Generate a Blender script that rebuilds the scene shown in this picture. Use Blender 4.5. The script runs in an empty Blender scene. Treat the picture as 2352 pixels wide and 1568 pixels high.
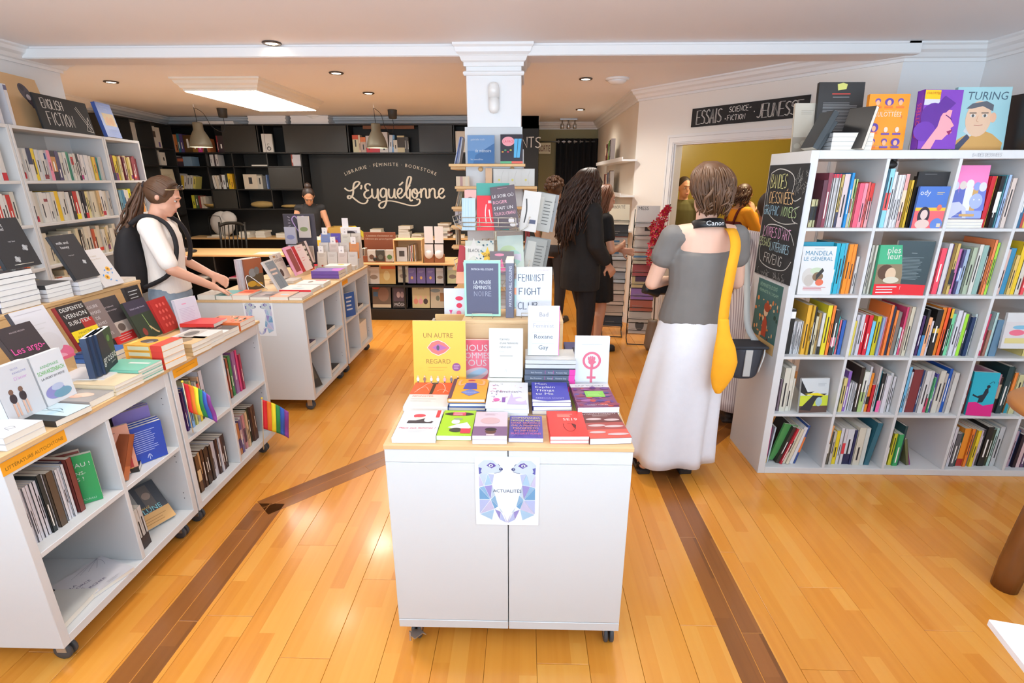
import bpy, bmesh, math, random
from mathutils import Matrix, Vector
C = bpy.context.scene.collection
SC = bpy.context.scene
# ------------------------------------------------------------------ camera, world, lights, exposure
cam = bpy.data.cameras.new('camera'); cam.sensor_width = 36; cam.lens = 1160/2352*36; cam.clip_start = .05
camo = bpy.data.objects.new('camera', cam); C.objects.link(camo)
camo.location = (0, 0, 1.684); camo.rotation_euler = (math.radians(90-17.8), 0, math.radians(1.43))
SC.camera = camo
SC.view_settings.view_transform = 'Standard'; SC.view_settings.look = 'None'
SC.view_settings.gamma = 1; SC.view_settings.use_curve_mapping = False
SC.view_settings.exposure = 0.14
W = bpy.data.worlds.new('world'); SC.world = W; W.use_nodes = True
W.node_tree.nodes['Background'].inputs[0].default_value = (.80, .90, 1.0, 1)
W.node_tree.nodes['Background'].inputs[1].default_value = .6

def light(name, kind, loc, power, col, rot=(0, 0, 0), **k):
    l = bpy.data.lights.new(name, kind); l.energy = power; l.color = col
    for a, b in k.items(): setattr(l, a, b)
    o = bpy.data.objects.new(name, l); C.objects.link(o); o.location = loc; o.rotation_euler = rot
    return o
R = math.radians
# daylight through the shop windows behind the camera, then an added upward fill
light('daylight_shopfront', 'AREA', (-.1, -1.32, 1.45), 4, (.8, .9, 1.0), (R(90), 0, 0), shape='RECTANGLE', size=6.2, size_y=2.1)
light('upward_ceiling_fill', 'AREA', (-.1, -1.15, 1.4), 280, (.66, .82, 1.0), (R(155), 0, 0), shape='RECTANGLE', size=6.2, size_y=.9)  # added area light that lifts the ceiling and upper walls
# ceiling panel light of the back of the shop, its recessed spots and two pendants; a point light without fixture in the next room
WARM = (1, .93, .84)
for i, (x, y, p) in enumerate([(-1.79, 3.93, 16), (-4.08, 5.41, 85), (-1.71, 5.03, 80), (-1.75, 6.15, 85), (.57, 5.37, 95),
                               (.6, 2.85, 62), (-.6, 2.2, 3), (1.9, 2.0, 14), (-1.2, 1.9, 76), (-.55, 7.3, 90), (-2.5, 2.8, 44), (.75, 7.6, 40)]):  # unseen spots before beam, over aisle and by white bookshelf are added fill
    light('spot_light', 'SPOT', (x, y, 2.57), p, WARM, spot_size=R(155), spot_blend=.9, shadow_soft_size=.14)
light('next_room_light', 'POINT', (2.7, 6.3, 2.35), 55, (1, .86, .55), shadow_soft_size=.15)

# ------------------------------------------------------------------ materials
MC = {}
def lin(h):
    h = h.lstrip('#'); c = [int(h[i:i+2], 16)/255 for i in (0, 2, 4)]
    return tuple((v/12.92 if v <= .04045 else ((v+.055)/1.055)**2.4) for v in c)+(1,)
def mat(hexc, rough=.55, metal=0, name=None, **k):
    key = (hexc, rough, metal, tuple(sorted(k.items())))
    if key in MC: return MC[key]
    m = bpy.data.materials.new(name or 'paint_'+hexc.strip('#')); m.use_nodes = True
    nt = m.node_tree; b = nt.nodes['Principled BSDF']
    b.inputs['Base Color'].default_value = lin(hexc); b.inputs['Roughness'].default_value = rough; b.inputs['Metallic'].default_value = metal
    if 'coat' in k: b.inputs['Coat Weight'].default_value = k['coat']; b.inputs['Coat Roughness'].default_value = .08
    if 'trans' in k: b.inputs['Transmission Weight'].default_value = k['trans']
    if 'sss' in k:
        b.inputs['Subsurface Weight'].default_value = k['sss']; b.inputs['Subsurface Radius'].default_value = (.01, .004, .002)
    if 'emit' in k:
        b.inputs['Emission Color'].default_value = lin(hexc); b.inputs['Emission Strength'].default_value = k['emit']
    if 'sheen' in k: b.inputs['Sheen Weight'].default_value = k['sheen']
    if 'vary' in k or 'bump' in k:
        tc = nt.nodes.new('ShaderNodeTexCoord'); mp = nt.nodes.new('ShaderNodeMapping'); nz = nt.nodes.new('ShaderNodeTexNoise')
        mp.inputs['Scale'].default_value = k.get('st', (1, 1, 1)); nz.inputs['Scale'].default_value = k.get('sc', 12); nz.inputs['Detail'].default_value = 4
        nt.links.new(tc.outputs['Object'], mp.inputs[0]); nt.links.new(mp.outputs[0], nz.inputs['Vector'])
        if 'vary' in k:
            mx = nt.nodes.new('ShaderNodeMix'); mx.data_type = 'RGBA'; c = lin(hexc); v = k['vary']
            mx.inputs[6].default_value = tuple(max(0, q*(1-v)) for q in c[:3])+(1,); mx.inputs[7].default_value = tuple(min(1, q*(1+v)) for q in c[:3])+(1,)
            nt.links.new(nz.outputs['Fac'], mx.inputs[0]); nt.links.new(mx.outputs[2], b.inputs['Base Color'])
        if 'bump' in k:
            bp = nt.nodes.new('ShaderNodeBump'); bp.inputs['Strength'].default_value = k['bump']; bp.inputs['Distance'].default_value = .004
            nt.links.new(nz.outputs['Fac'], bp.inputs['Height']); nt.links.new(bp.outputs[0], b.inputs['Normal'])
    MC[key] = m; return m
def plank_mat(name, a, bcol, dark, rough):
    """three-strip parquet boards: strips, butt joints and grain in the board's own coordinates"""
    m = bpy.data.materials.new(name); m.use_nodes = True; nt = m.node_tree; N = nt.nodes; L = nt.links; b = N['Principled BSDF']
    tc = N.new('ShaderNodeTexCoord'); sp = N.new('ShaderNodeSeparateXYZ'); oi = N.new('ShaderNodeObjectInfo'); L.new(tc.outputs['Object'], sp.inputs[0])
    def ma(op, x, y=None):
        n = N.new('ShaderNodeMath'); n.operation = op
        for i, v in enumerate((x, y)):
            if v is None: continue
            if isinstance(v, (int, float)): n.inputs[i].default_value = v
            else: L.new(v, n.inputs[i])
        return n.outputs[0]
    strip = ma('FLOOR', ma('DIVIDE', sp.outputs[0], .0634))
    off = ma('MULTIPLY', ma('FRACT', ma('MULTIPLY', strip, .37)), 1.1)
    seg = ma('FLOOR', ma('DIVIDE', ma('ADD', ma('ADD', sp.outputs[1], off), ma('MULTIPLY', oi.outputs['Random'], 7)), .62))
    cb = N.new('ShaderNodeCombineXYZ'); L.new(strip, cb.inputs[0]); L.new(seg, cb.inputs[1]); L.new(oi.outputs['Random'], cb.inputs[2])
    wn = N.new('ShaderNodeTexWhiteNoise'); L.new(cb.outputs[0], wn.inputs[0])
    mp = N.new('ShaderNodeMapping'); mp.inputs['Scale'].default_value = (38, 1.6, 1); L.new(tc.outputs['Object'], mp.inputs[0])
    ad = N.new('ShaderNodeVectorMath'); ad.operation = 'ADD'; L.new(mp.outputs[0], ad.inputs[0]); L.new(wn.outputs['Color'], ad.inputs[1])
    nz = N.new('ShaderNodeTexNoise'); nz.inputs['Scale'].default_value = 1.0; nz.inputs['Detail'].default_value = 5; L.new(ad.outputs[0], nz.inputs['Vector'])
    f = ma('ADD', ma('MULTIPLY', wn.outputs['Value'], .55), ma('MULTIPLY', nz.outputs['Fac'], .5))
    cr = N.new('ShaderNodeValToRGB'); e = cr.color_ramp.elements; e[0].position = .12; e[0].color = lin(dark); e[1].position = .95; e[1].color = lin(bcol)
    x = e.new(.45); x.color = lin(a); L.new(f, cr.inputs[0]); L.new(cr.outputs[0], b.inputs['Base Color'])
    b.inputs['Roughness'].default_value = rough; b.inputs['Coat Weight'].default_value = .25; b.inputs['Coat Roughness'].default_value = .12
    return m

# ------------------------------------------------------------------ mesh building
class MB:
    def __init__(s): s.v = []; s.f = []; s.m = []; s.mats = []; s.sm = []
    def mi(s, m):
        if m not in s.mats: s.mats.append(m)
        return s.mats.index(m)
    def add(s, vs, fs, m, M=None, smooth=False):
        o = len(s.v)
        s.v += [tuple(M @ Vector(p)) if M else tuple(p) for p in vs]
        i = s.mi(m)
        for f in fs: s.f.append([o+q for q in f]); s.m.append(i); s.sm.append(smooth)
        return s
    def box(s, x0, y0, z0, x1, y1, z1, m, M=None, ch=0):
        if not ch:
            vs = [(x, y, z) for x in (x0, x1) for y in (y0, y1) for z in (z0, z1)]
            return s.add(vs, [(0, 1, 3, 2), (4, 6, 7, 5), (0, 4, 5, 1), (2, 3, 7, 6), (0, 2, 6, 4), (1, 5, 7, 3)], m, M)
        c = min(ch, (x1-x0)/2.01, (y1-y0)/2.01, (z1-z0)/2.01); vs = []; idx = {}
        for ix, x in enumerate((x0, x1)):
            for iy, y in enumerate((y0, y1)):
                for iz, z in enumerate((z0, z1)):
                    dx, dy, dz = c*(1-2*ix), c*(1-2*iy), c*(1-2*iz)
                    for k, p in enumerate(((x, y+dy, z+dz), (x+dx, y, z+dz), (x+dx, y+dy, z))):
                        idx[ix, iy, iz, k] = len(vs); vs.append(p)
        fs = []
        I = lambda *a: idx[a]
        for e in (0, 1):
            q = [I(e, 0, 0, 0), I(e, 0, 1, 0), I(e, 1, 1, 0), I(e, 1, 0, 0)]; fs.append(q if e == 0 else q[::-1])
            q = [I(0, e, 0, 1), I(1, e, 0, 1), I(1, e, 1, 1), I(0, e, 1, 1)]; fs.append(q if e == 0 else q[::-1])
            q = [I(0, 0, e, 2), I(0, 1, e, 2), I(1, 1, e, 2), I(1, 0, e, 2)]; fs.append(q if e == 0 else q[::-1])
        for a in (0, 1):
            for b in (0, 1):
                fs.append([I(a, b, 0, 0), I(a, b, 1, 0), I(a, b, 1, 1), I(a, b, 0, 1)])
                fs.append([I(a, 0, b, 0), I(a, 1, b, 0), I(a, 1, b, 2), I(a, 0, b, 2)])
                fs.append([I(0, a, b, 1), I(1, a, b, 1), I(1, a, b, 2), I(0, a, b, 2)])
                for cc in (0, 1): fs.append([I(a, b, cc, 0), I(a, b, cc, 1), I(a, b, cc, 2)])
        return s.add(vs, fs, m, M)
    def prism(s, poly, z0, z1, m, M=None):
        n = len(poly); vs = [(x, y, z0) for x, y in poly]+[(x, y, z1) for x, y in poly]
        fs = [list(range(n))[::-1], list(range(n, 2*n))]+[(i, (i+1) % n, n+(i+1) % n, n+i) for i in range(n)]
        return s.add(vs, fs, m, M)
    def lathe(s, prof, m, M=None, n=16, smooth=True):
        vs = [(r*math.cos(2*math.pi*i/n), r*math.sin(2*math.pi*i/n), z) for r, z in prof for i in range(n)]
        fs = [(k*n+i, k*n+(i+1) % n, (k+1)*n+(i+1) % n, (k+1)*n+i) for k in range(len(prof)-1) for i in range(n)]
        fs += [tuple(range(n))[::-1], tuple(range((len(prof)-1)*n, len(prof)*n))]
        return s.add(vs, fs, m, M, smooth)
    def tube(s, pts, r, m, M=None, n=6, smooth=True, cap=True):
        P = [Vector(p) for p in pts]; rs = r if isinstance(r, (list, tuple)) else [r]*len(P); vs = []; up = None
        for i, p in enumerate(P):
            d = (P[min(i+1, len(P)-1)]-P[max(i-1, 0)])
            d = d.normalized() if d.length > 1e-9 else Vector((0, 0, 1))
            if up is None: up = d.orthogonal().normalized()
            else:
                up = up-d*up.dot(d); up = up.normalized() if up.length > 1e-6 else d.orthogonal().normalized()
            w = d.cross(up)
            vs += [p+(up*math.cos(2*math.pi*k/n)+w*math.sin(2*math.pi*k/n))*rs[i] for k in range(n)]
        fs = [(k*n+i, k*n+(i+1) % n, (k+1)*n+(i+1) % n, (k+1)*n+i) for k in range(len(P)-1) for i in range(n)]
        if cap: fs += [tuple(range(n))[::-1], tuple(range((len(P)-1)*n, len(P)*n))]
        return s.add(vs, fs, m, M, smooth)
    def loft(s, rings, m, M=None, smooth=True, cap=True):
        n = len(rings[0]); vs = [p for r in rings for p in r]
        fs = [(k*n+i, k*n+(i+1) % n, (k+1)*n+(i+1) % n, (k+1)*n+i) for k in range(len(rings)-1) for i in range(n)]
        if cap: fs += [tuple(range(n))[::-1], tuple(range((len(rings)-1)*n, len(rings)*n))]
        return s.add(vs, fs, m, M, smooth)
    def ball(s, c, r, m, M=None, n=12, k=8):
        rx, ry, rz = r if isinstance(r, (tuple, list)) else (r, r, r); rings = []
        for j in range(k+1):
            a = math.pi*(j/k-.5); cr = max(math.cos(a), .02)
            rings.append([(c[0]+rx*cr*math.cos(2*math.pi*i/n), c[1]+ry*cr*math.sin(2*math.pi*i/n), c[2]+rz*math.sin(a)) for i in range(n)])
        return s.loft(rings, m, M)
    def mesh(s, name):
        me = bpy.data.meshes.new(name); me.from_pydata(s.v, [], s.f)
        for m in s.mats: me.materials.append(m)
        me.polygons.foreach_set('material_index', s.m); me.polygons.foreach_set('use_smooth', s.sm); me.update()
        return me
    def build(s, name, parent=None, loc=None, rz=0, M=None):
        o = bpy.data.objects.new(name, s.mesh(name)); C.objects.link(o); o.parent = parent
        if M is not None: o.matrix_local = M
        elif loc is not None: o.location = loc; o.rotation_euler = (0, 0, rz)
        return o
def tag(o, label=None, cat=None, group=None, kind=None):
    for k, v in (('label', label), ('category', cat), ('group', group), ('kind', kind)):
        if v: o[k] = v
    return o
def thing(name, label, cat, loc=(0, 0, 0), rz=0, group=None):
    o = bpy.data.objects.new(name, None); o.empty_display_size = .1; C.objects.link(o); o.location = loc; o.rotation_euler = (0, 0, rz)
    return tag(o, label, cat, group)
def part(name, parent, m, *boxes, ch=.0015):
    b = MB()
    for q in boxes: b.box(*q, m, ch=ch)
    return b.build(name, parent)
def struct(o): o['kind'] = 'structure'; return o
def T(x, y, z, rz=0): return Matrix.Translation((x, y, z)) @ Matrix.Rotation(rz, 4, 'Z')
def RX(a): return Matrix.Rotation(a, 4, 'X')
def RY(a): return Matrix.Rotation(a, 4, 'Y')
def RZ(a): return Matrix.Rotation(a, 4, 'Z')
def TR(x, y, z): return Matrix.Translation((x, y, z))

# ------------------------------------------------------------------ print: lettering and shapes laid on a cover (unit: metres, x right, y up)
_tx = {}
def text2d(s):
    if s in _tx: return _tx[s]
    cu = bpy.data.curves.new('t', 'FONT'); cu.body = s; cu.size = 1; cu.resolution_u = 2
    o = bpy.data.objects.new('t', cu); me = o.to_mesh()
    vs = [(v.co.x, v.co.y) for v in me.vertices]; fs = [tuple(p.vertices) for p in me.polygons]
    o.to_mesh_clear(); bpy.data.objects.remove(o); bpy.data.curves.remove(cu)
    xs = [v[0] for v in vs] or [0]; x0 = min(xs); w = max(xs)-x0
    _tx[s] = ([(x-x0, y) for x, y in vs], fs, w or 1); return _tx[s]
STK = {'A': '0,0 .5,1 1,0;.2,.38 .8,.38', 'B': '0,0 0,1 .7,1 .85,.78 .7,.55 0,.53;.6,.54 .95,.35 .85,.05 0,0', 'C': '1,.85 .6,1 .15,.8 0,.5 .15,.15 .6,0 1,.15', 'D': '0,0 0,1 .6,.95 1,.6 .95,.3 .6,.03 0,0', 'E': '1,1 0,1 0,0 1,0;0,.52 .8,.52', 'F': '1,1 0,1 0,0;0,.52 .8,.52', 'G': '1,.85 .55,1 .1,.8 0,.4 .25,.03 .75,0 1,.2 1,.45 .6,.45', 'H': '0,0 0,1;1,0 1,1;0,.5 1,.5', 'I': '.5,0 .5,1', 'J': '.9,1 .85,.2 .5,0 .1,.1', 'L': '0,1 0,0 .9,0', 'M': '0,0 .1,1 .5,.35 .9,1 1,0', 'N': '0,0 0,1 1,0 1,1', 'O': '.5,1 .1,.8 0,.5 .1,.2 .5,0 .9,.2 1,.5 .9,.8 .5,1', 'P': '0,0 0,1 .8,.95 1,.75 .8,.5 0,.48', 'R': '0,0 0,1 .8,.95 .95,.75 .75,.52 0,.5;.5,.5 1,0', 'S': '1,.88 .6,1 .15,.88 .1,.65 .5,.52 .9,.38 .95,.15 .5,0 0,.1', 'T': '0,1 1,1;.5,1 .5,0', 'U': '0,1 0,.25 .3,0 .7,0 1,.25 1,1', 'V': '0,1 .5,0 1,1', 'K': '0,0 0,1;1,1 .05,.45 1,0', 'Z': '0,1 1,1 0,0 1,0', 'Y': '0,1 .5,.5 1,1;.5,.5 .5,0', 'W': '0,1 .25,0 .5,.7 .75,0 1,1', 'X': '0,0 1,1;0,1 1,0', '/': '.1,-.1 .9,1.1', '-': '.1,.5 .9,.5', '.': '.45,.45 .55,.5', "'": '.5,1.1 .4,.8', '&': '1,0 .2,.75 .4,1 .65,.8 .05,.25 .35,0 1,.45'}
STK['É'] = STK['E']+';.35,1.12 .75,1.32'; STK['È'] = STK['E']+';.3,1.3 .7,1.12'
def ribbon(pts, w):
    n = len(pts); L = []; Rr = []
    for i, (x, y) in enumerate(pts):
        a = pts[max(i-1, 0)]; b = pts[min(i+1, n-1)]; dx, dy = b[0]-a[0], b[1]-a[1]; d = math.hypot(dx, dy) or 1
        ww = w[i] if isinstance(w, list) else w
        nx, ny = -dy/d*ww/2, dx/d*ww/2; L.append((x+nx, y+ny)); Rr.append((x-nx, y-ny))
    return L+Rr, [(i, n+i, n+i+1, i+1) for i in range(n-1)]
def smooth2(p, k=5):
    out = []
    for i in range(len(p)-1):
        a, b, c, d = p[max(i-1, 0)], p[i], p[i+1], p[min(i+2, len(p)-1)]
        for j in range(k):
            t = j/k
            out.append(tuple(.5*(2*b[q]+(c[q]-a[q])*t+(2*a[q]-5*b[q]+4*c[q]-d[q])*t*t+(3*b[q]-a[q]-3*c[q]+d[q])*t**3) for q in range(len(b))))
    return out+[p[-1]]
class Print:
    """flat print on the local plane z=0 facing +z; every item lies a hair above the one before"""
    def __init__(s, w=1, h=1, z=.0004, step=.00012): s.b = MB(); s.w = w; s.h = h; s.z = z; s.st = step
    def _a(s, pts, fs, col):
        s.b.add([(x, y, s.z) for x, y in pts], fs, col if not isinstance(col, str) else mat(dim(col), .6)); s.z += s.st; return s
    def r(s, x0, y0, x1, y1, col): return s._a([(x0*s.w, y0*s.h), (x1*s.w, y0*s.h), (x1*s.w, y1*s.h), (x0*s.w, y1*s.h)], [(0, 1, 2, 3)], col)
    def e(s, cx, cy, rx, ry, col, n=20, rot=0):
        ca, sa = math.cos(rot), math.sin(rot)
        p = [(rx*math.cos(6.2832*i/n), ry*math.sin(6.2832*i/n)) for i in range(n)]
        return s._a([(cx*s.w+(a*ca-b*sa)*s.w, cy*s.h+(a*sa+b*ca)*s.w) for a, b in p], [tuple(range(n))], col)
    def p(s, pts, col): return s._a([(x*s.w, y*s.h) for x, y in pts], [tuple(range(len(pts)))], col)
    def s_(s, pts, wd, col, k=5):
        q = smooth2([(x*s.w, y*s.h) for x, y in pts], k) if k else [(x*s.w, y*s.h) for x, y in pts]
        return s._a(*ribbon(q, wd*s.w), col)
    def t(s, txt, x, y, size, col, al='l', wmax=None, sx=1, sh=0):
        """text: size = cap height as a share of the width"""
        vs, fs, w = text2d(txt); k = size*s.w/.73; kx = k*sx
        if wmax and w*kx > wmax*s.w: kx = wmax*s.w/w
        o = {'l': 0, 'c': -w*kx/2, 'r': -w*kx}[al]
        return s._a([(x*s.w+o+a*kx+b*k*sh, y*s.h+b*k) for a, b in vs], fs, col)
    def hand(s, txt, x, y, size, wd, col, al='l', asp=.5, gap=.28, jit=.03, seed=1, cols=None):
        rnd = random.Random(seed); cw = size*asp*s.w; ch = size*s.w; adv = cw*(1+gap)
        tot = sum((adv*.55 if c in " I.'" else adv) for c in txt); o = {'l': 0, 'c': -tot/2, 'r': -tot}[al]; px = x*s.w+o
        for c in txt:
            a = adv*.55 if c in " I.'" else adv
            if c in STK:
                for st in STK[c].split(';'):
                    pts = [tuple(float(q) for q in u.split(',')) for u in st.split()]
                    cc = cw*.45 if c in "I.'" else cw
                    pts = [(px+(u+rnd.uniform(-jit, jit))*cc, y*s.h+(v+rnd.uniform(-jit, jit))*ch) for u, v in pts]
                    s._a(*ribbon(pts, wd*s.w), col)
            px += a
        return s
    def lines(s, x0, x1, y0, y1, n, col, th=.35, rag=.25, seed=1):
        rnd = random.Random(seed)
        for i in range(n):
            y = y1+(y0-y1)*i/max(n-1, 1); d = abs(y1-y0)/max(n, 2)*th
            xe = x1-(x1-x0)*rag*rnd.random(); s.r(x0, y-d/2, xe, y+d/2, col); s.z -= s.st
        s.z += s.st; return s
    def build(s, parent, name='cover_print', M=None): return s.b.build(name, parent, M=M)

# ------------------------------------------------------------------ books: canonical frame x = width from the spine, y = height, z = thickness, front cover up
PAGE = mat('#e0d9cb', .8, name='paper'); PAGEW = mat('#e4e3df', .8, name='white_paper')
ALLB = []
def dim(h):
    if not isinstance(h, str): return h
    c = [int(h.strip('#')[i:i+2], 16) for i in (0, 2, 4)]; l = sum(a*b for a, b in zip(c, (.3, .59, .11)))/255
    f = 1-.13*max(0, min(1, (l-.7)/.2)); return '#%02x%02x%02x' % tuple(int(v*f) for v in c)
FLAT = Matrix.Identity(4)
SPINE = Matrix(((0, 0, 1, 0), (1, 0, 0, 0), (0, 1, 0, 0), (0, 0, 0, 1)))      # spine out, facing -y, standing
FACE = Matrix(((1, 0, 0, 0), (0, 0, -1, 0), (0, 1, 0, 0), (0, 0, 0, 1)))       # standing, cover facing -y
UPX = Matrix(((0, -1, 0, 0), (1, 0, 0, 0), (0, 0, 1, 0), (0, 0, 0, 1)))        # lying, cover up, top towards -x, spine towards -y
def book(name, label, w, h, t, col, M, bands=(), front=None, spine=None, hard=False, group=None, rough=.42, paper=PAGE, cat='book', back=None, title=True):
    """bands: (from, to, colour) along the height wrapped round spine and covers' spine strip; front(Print), spine(Print)"""
    c = mat(dim(col), rough) if isinstance(col, str) else col
    b = MB(); e = .003 if hard else .0006; ct = .0028 if hard else .0008
    b.box(0, 0, 0, w, h, ct, c); b.box(0, 0, t-ct, w, h, t, c); b.box(0, 0, 0, ct, h, t, c)
    o = b.build(name, None, M=M); tag(o, label, cat, group)
    pg = MB(); pg.box(ct, e, ct, w-e, h-e, t-ct, paper); pg.build('pages', o)
    if bands:
        q = MB()
        for a, z, bc in bands:
            q.add([(-.0003, a*h, 0), (-.0003, a*h, t), (-.0003, z*h, t), (-.0003, z*h, 0)], [(0, 1, 2, 3)], mat(bc, .5))
        q.build('spine_print', o)
    if front:
        p = Print(w, h); front(p); p.build(o, M=TR(0, 0, t))
    if spine:
        p = Print(t, h); spine(p); p.build(o, 'spine_print', M=Matrix(((0, 0, -1, 0), (0, 1, 0, 0), (1, 0, 0, 0), (0, 0, 0, 1))))
    if back:
        p = Print(w, h); back(p); p.build(o, M=Matrix(((-1, 0, 0, w), (0, 1, 0, 0), (0, 0, -1, 0), (0, 0, 0, 1))))
    ALLB.append(o); return o
ORD = ['first', 'second', 'third', 'fourth', 'fifth', 'sixth', 'seventh', 'eighth', 'ninth', 'tenth', 'eleventh', 'twelfth', 'thirteenth', 'fourteenth', 'fifteenth', 'sixteenth', 'seventeenth', 'eighteenth', 'nineteenth', 'twentieth', 'twenty-first', 'twenty-second', 'twenty-third', 'twenty-fourth', 'twenty-fifth', 'twenty-sixth', 'twenty-seventh', 'twenty-eighth', 'twenty-ninth', 'thirtieth']+['far-right']*40
def cname(h):
    r, g, b = [int(h.strip('#')[i:i+2], 16)/255 for i in (0, 2, 4)]
    mx, mn = max(r, g, b), min(r, g, b); s = (mx-mn)/(mx or 1)
    if mx < .22: return 'black'
    if s < .13: return 'white' if mx > .86 else 'pale grey' if mx > .62 else 'grey' if mx > .36 else 'charcoal'
    if s < .27 and mx > .78: return 'cream' if r >= b else 'pale blue'
    d = mx-mn; hu = (((g-b)/d) % 6 if mx == r else (b-r)/d+2 if mx == g else (r-g)/d+4)*60
    n = 'red' if hu < 14 or hu >= 345 else 'orange' if hu < 38 else 'yellow' if hu < 62 else 'lime' if hu < 85 else 'green' if hu < 155 else 'teal' if hu < 192 else 'blue' if hu < 250 else 'purple' if hu < 290 else 'pink'
    if n in ('orange', 'yellow') and mx < .62: n = 'brown'
    if n == 'red' and mx < .5: n = 'maroon'
    if n == 'red' and s < .5 and mx > .7: n = 'pink'
    if n == 'blue' and mx < .42: n = 'navy'
    return ('pale ' if s < .38 and mx > .7 and n not in ('pink', 'brown') else 'dark ' if mx < .42 and n in ('green', 'teal', 'purple', 'brown', 'pink') else '')+n
_sh = {}
def spinebook(name, label, t, h, d, col, M, band=None, title=None, group=None):
    """a shelved book: cover, pages, and the print of its spine"""
    c = mat(dim(col), .45); b = MB(); ct = .0012
    b.box(0, 0, 0, d, h, ct, c); b.box(0, 0, t-ct, d, h, t, c); b.box(0, 0, 0, ct, h, t, c)
    o = b.build(name, None, M=M); tag(o, label, 'book', group)
    pg = MB(); pg.box(ct, .001, ct, d-.001, h-.001, t-ct, PAGE); pg.build('pages', o)
    q = MB(); n = 0
    for a, z, bc in (band or ()):
        q.add([(-.0003, a*h, 0), (-.0003, a*h, t), (-.0003, z*h, t), (-.0003, z*h, 0)], [(0, 1, 2, 3)], mat(bc, .5)); n += 1
    if title:      # a line of lettering too small to read
        tc, a, z = title
        q.add([(-.0006, a*h, t*.38), (-.0006, a*h, t*.62), (-.0006, z*h, t*.62), (-.0006, z*h, t*.38)], [(0, 1, 2, 3)], mat(tc, .5)); n += 1
    if n: q.build('spine_print', o)
    ALLB.append(o); return o
def lum(h): return sum(int(h.strip('#')[i:i+2], 16)*k for i, k in ((0, .3), (2, .59), (4, .11)))/255
def row(M, spec, where, name='book', d=.15, group=None, width=None, seed=1, lean=None, kind='book', maxn=99):
    """spec: 'thickness_cm height_cm colour[,band colour,from,to]' separated by ';' from left to right; M: frame of the shelf (x along, y depth, z up)"""
    rnd = random.Random(seed); x = 0; i = 0; its = [s.split() for s in spec.split(';') if s.strip()]; k_ = 1
    if width:
        g = sum(float(q[1]) for q in its if q[0] == '_'); b_ = sum(float(q[0])+.06 for q in its if q[0] != '_'); k_ = max(.8, min(1.25, (width*100-g)/b_))
    for it in its:
        if it[0] == '_': x += float(it[1])/100; continue
        t = float(it[0])/100*k_; h = float(it[1])/100; cs = it[2].split(','); col = '#'+cs[0]; band = []
        for k in range(1, len(cs)-2, 3): band.append((float(cs[k+1]), float(cs[k+2]), '#'+cs[k]))
        ln = float(it[3]) if len(it) > 3 else 0
        a = R(ln)
        dd = d*rnd.uniform(.88, 1.06); dy = rnd.uniform(.0, .018)+(.012 if t < .012 else 0)
        tc = '#2a2a2e' if lum(col) > .5 else '#f0ece4'
        z0 = rnd.uniform(.1, .35); z1 = min(.95, z0+rnd.uniform(.25, .55))
        ti = (tc, z0, z1) if rnd.random() < .75 and t > .008 else None
        x += .0006
        if a > 0: Mx = M @ TR(x, dy, 0) @ RY(a); ext = t/math.cos(a)
        elif a < 0: Mx = M @ TR(x, dy, 0) @ RY(a); ext = t/math.cos(a)
        else: Mx = M @ TR(x, dy, 0); ext = t
        i += 1
        # a book leaning right rests on its lower right corner: lift it so that it does not sink into the board
        if a > 0: Mx = TR(0, 0, t*math.sin(a)) @ Mx
        lb = f"{cname(col)} {kind}, {ORD[i-1]} from left {where}"
        spinebook(name, lb, t, h, dd, col, Mx @ SPINE, band, ti, group)
        x += ext
    return x
# ================================================================== THE SETTING
WHITE = mat('#e9e9e8', .5, name='white_wall_paint', vary=.02, sc=3)
CREAM = mat('#e9dfd0', .5, name='cream_wall_paint', vary=.03, sc=3)
KHAKI = mat('#9a9268', .6, name='khaki_wall_paint', vary=.04, sc=2)
OCHRE = mat('#a08f3e', .32, name='ochre_wall_paint', vary=.06, sc=1.5)
BLACKW = mat('#20211f', .55, name='black_wall_paint', vary=.12, sc=4)
TRIM = mat('#efeeec', .35, name='white_gloss_trim')
CEIL = mat('#f4f2f2', .7, name='ceiling_paint', vary=.015, sc=2)
ZC = 2.6
# floor of three-strip parquet boards with a dark inlaid border
PLANK = plank_mat('maple_parquet', '#d98f36', '#e09f48', '#cb7e2a', .26)
DARKP = plank_mat('dark_inlay', '#8d5526', '#9c602e', '#74451e', .28)
fl = MB(); fl.box(-6.2, -1.6, -.05, 5.2, 9.6, -.0125, mat('#6d4a22', .8, name='subfloor'))
floor = struct(fl.build('floor'))
PM = {}
def plank(x, y, w, l, m, z=0, rz=0):
    k = (round(w, 3), round(l, 3), m.name)
    if k not in PM:
        b = MB(); b.box(.0006, .0006, -.012, w-.0006, l-.0006, 0, m, ch=.0011); PM[k] = b.mesh('floorboard')
    o = bpy.data.objects.new('floorboard', PM[k]); C.objects.link(o); o.parent = floor; o.location = (x, y, z); o.rotation_euler = (0, 0, rz)
    return o
rnd = random.Random(7); pw = .1905; i = 0; x = -5.85
while x < 4.7:
    off = [0, 1.0, .35, 1.5, .7][i % 5]
    xm = x+pw/2
    ylo = -.2 if -3.6 < x < 3.3 else (4.2 if x < -3.6 else 4.3); yhi = 9.3 if .2 < xm < 1.3 else 8.45
    y = ylo-off*.6; ys = []
    L = 2.2
    while y < yhi:
        e = min(y+L, yhi); s0 = max(y, ylo)
        if e-s0 > .15: plank(x, s0, pw, e-s0, PLANK)
        y += L
    x += pw; i += 1
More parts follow.
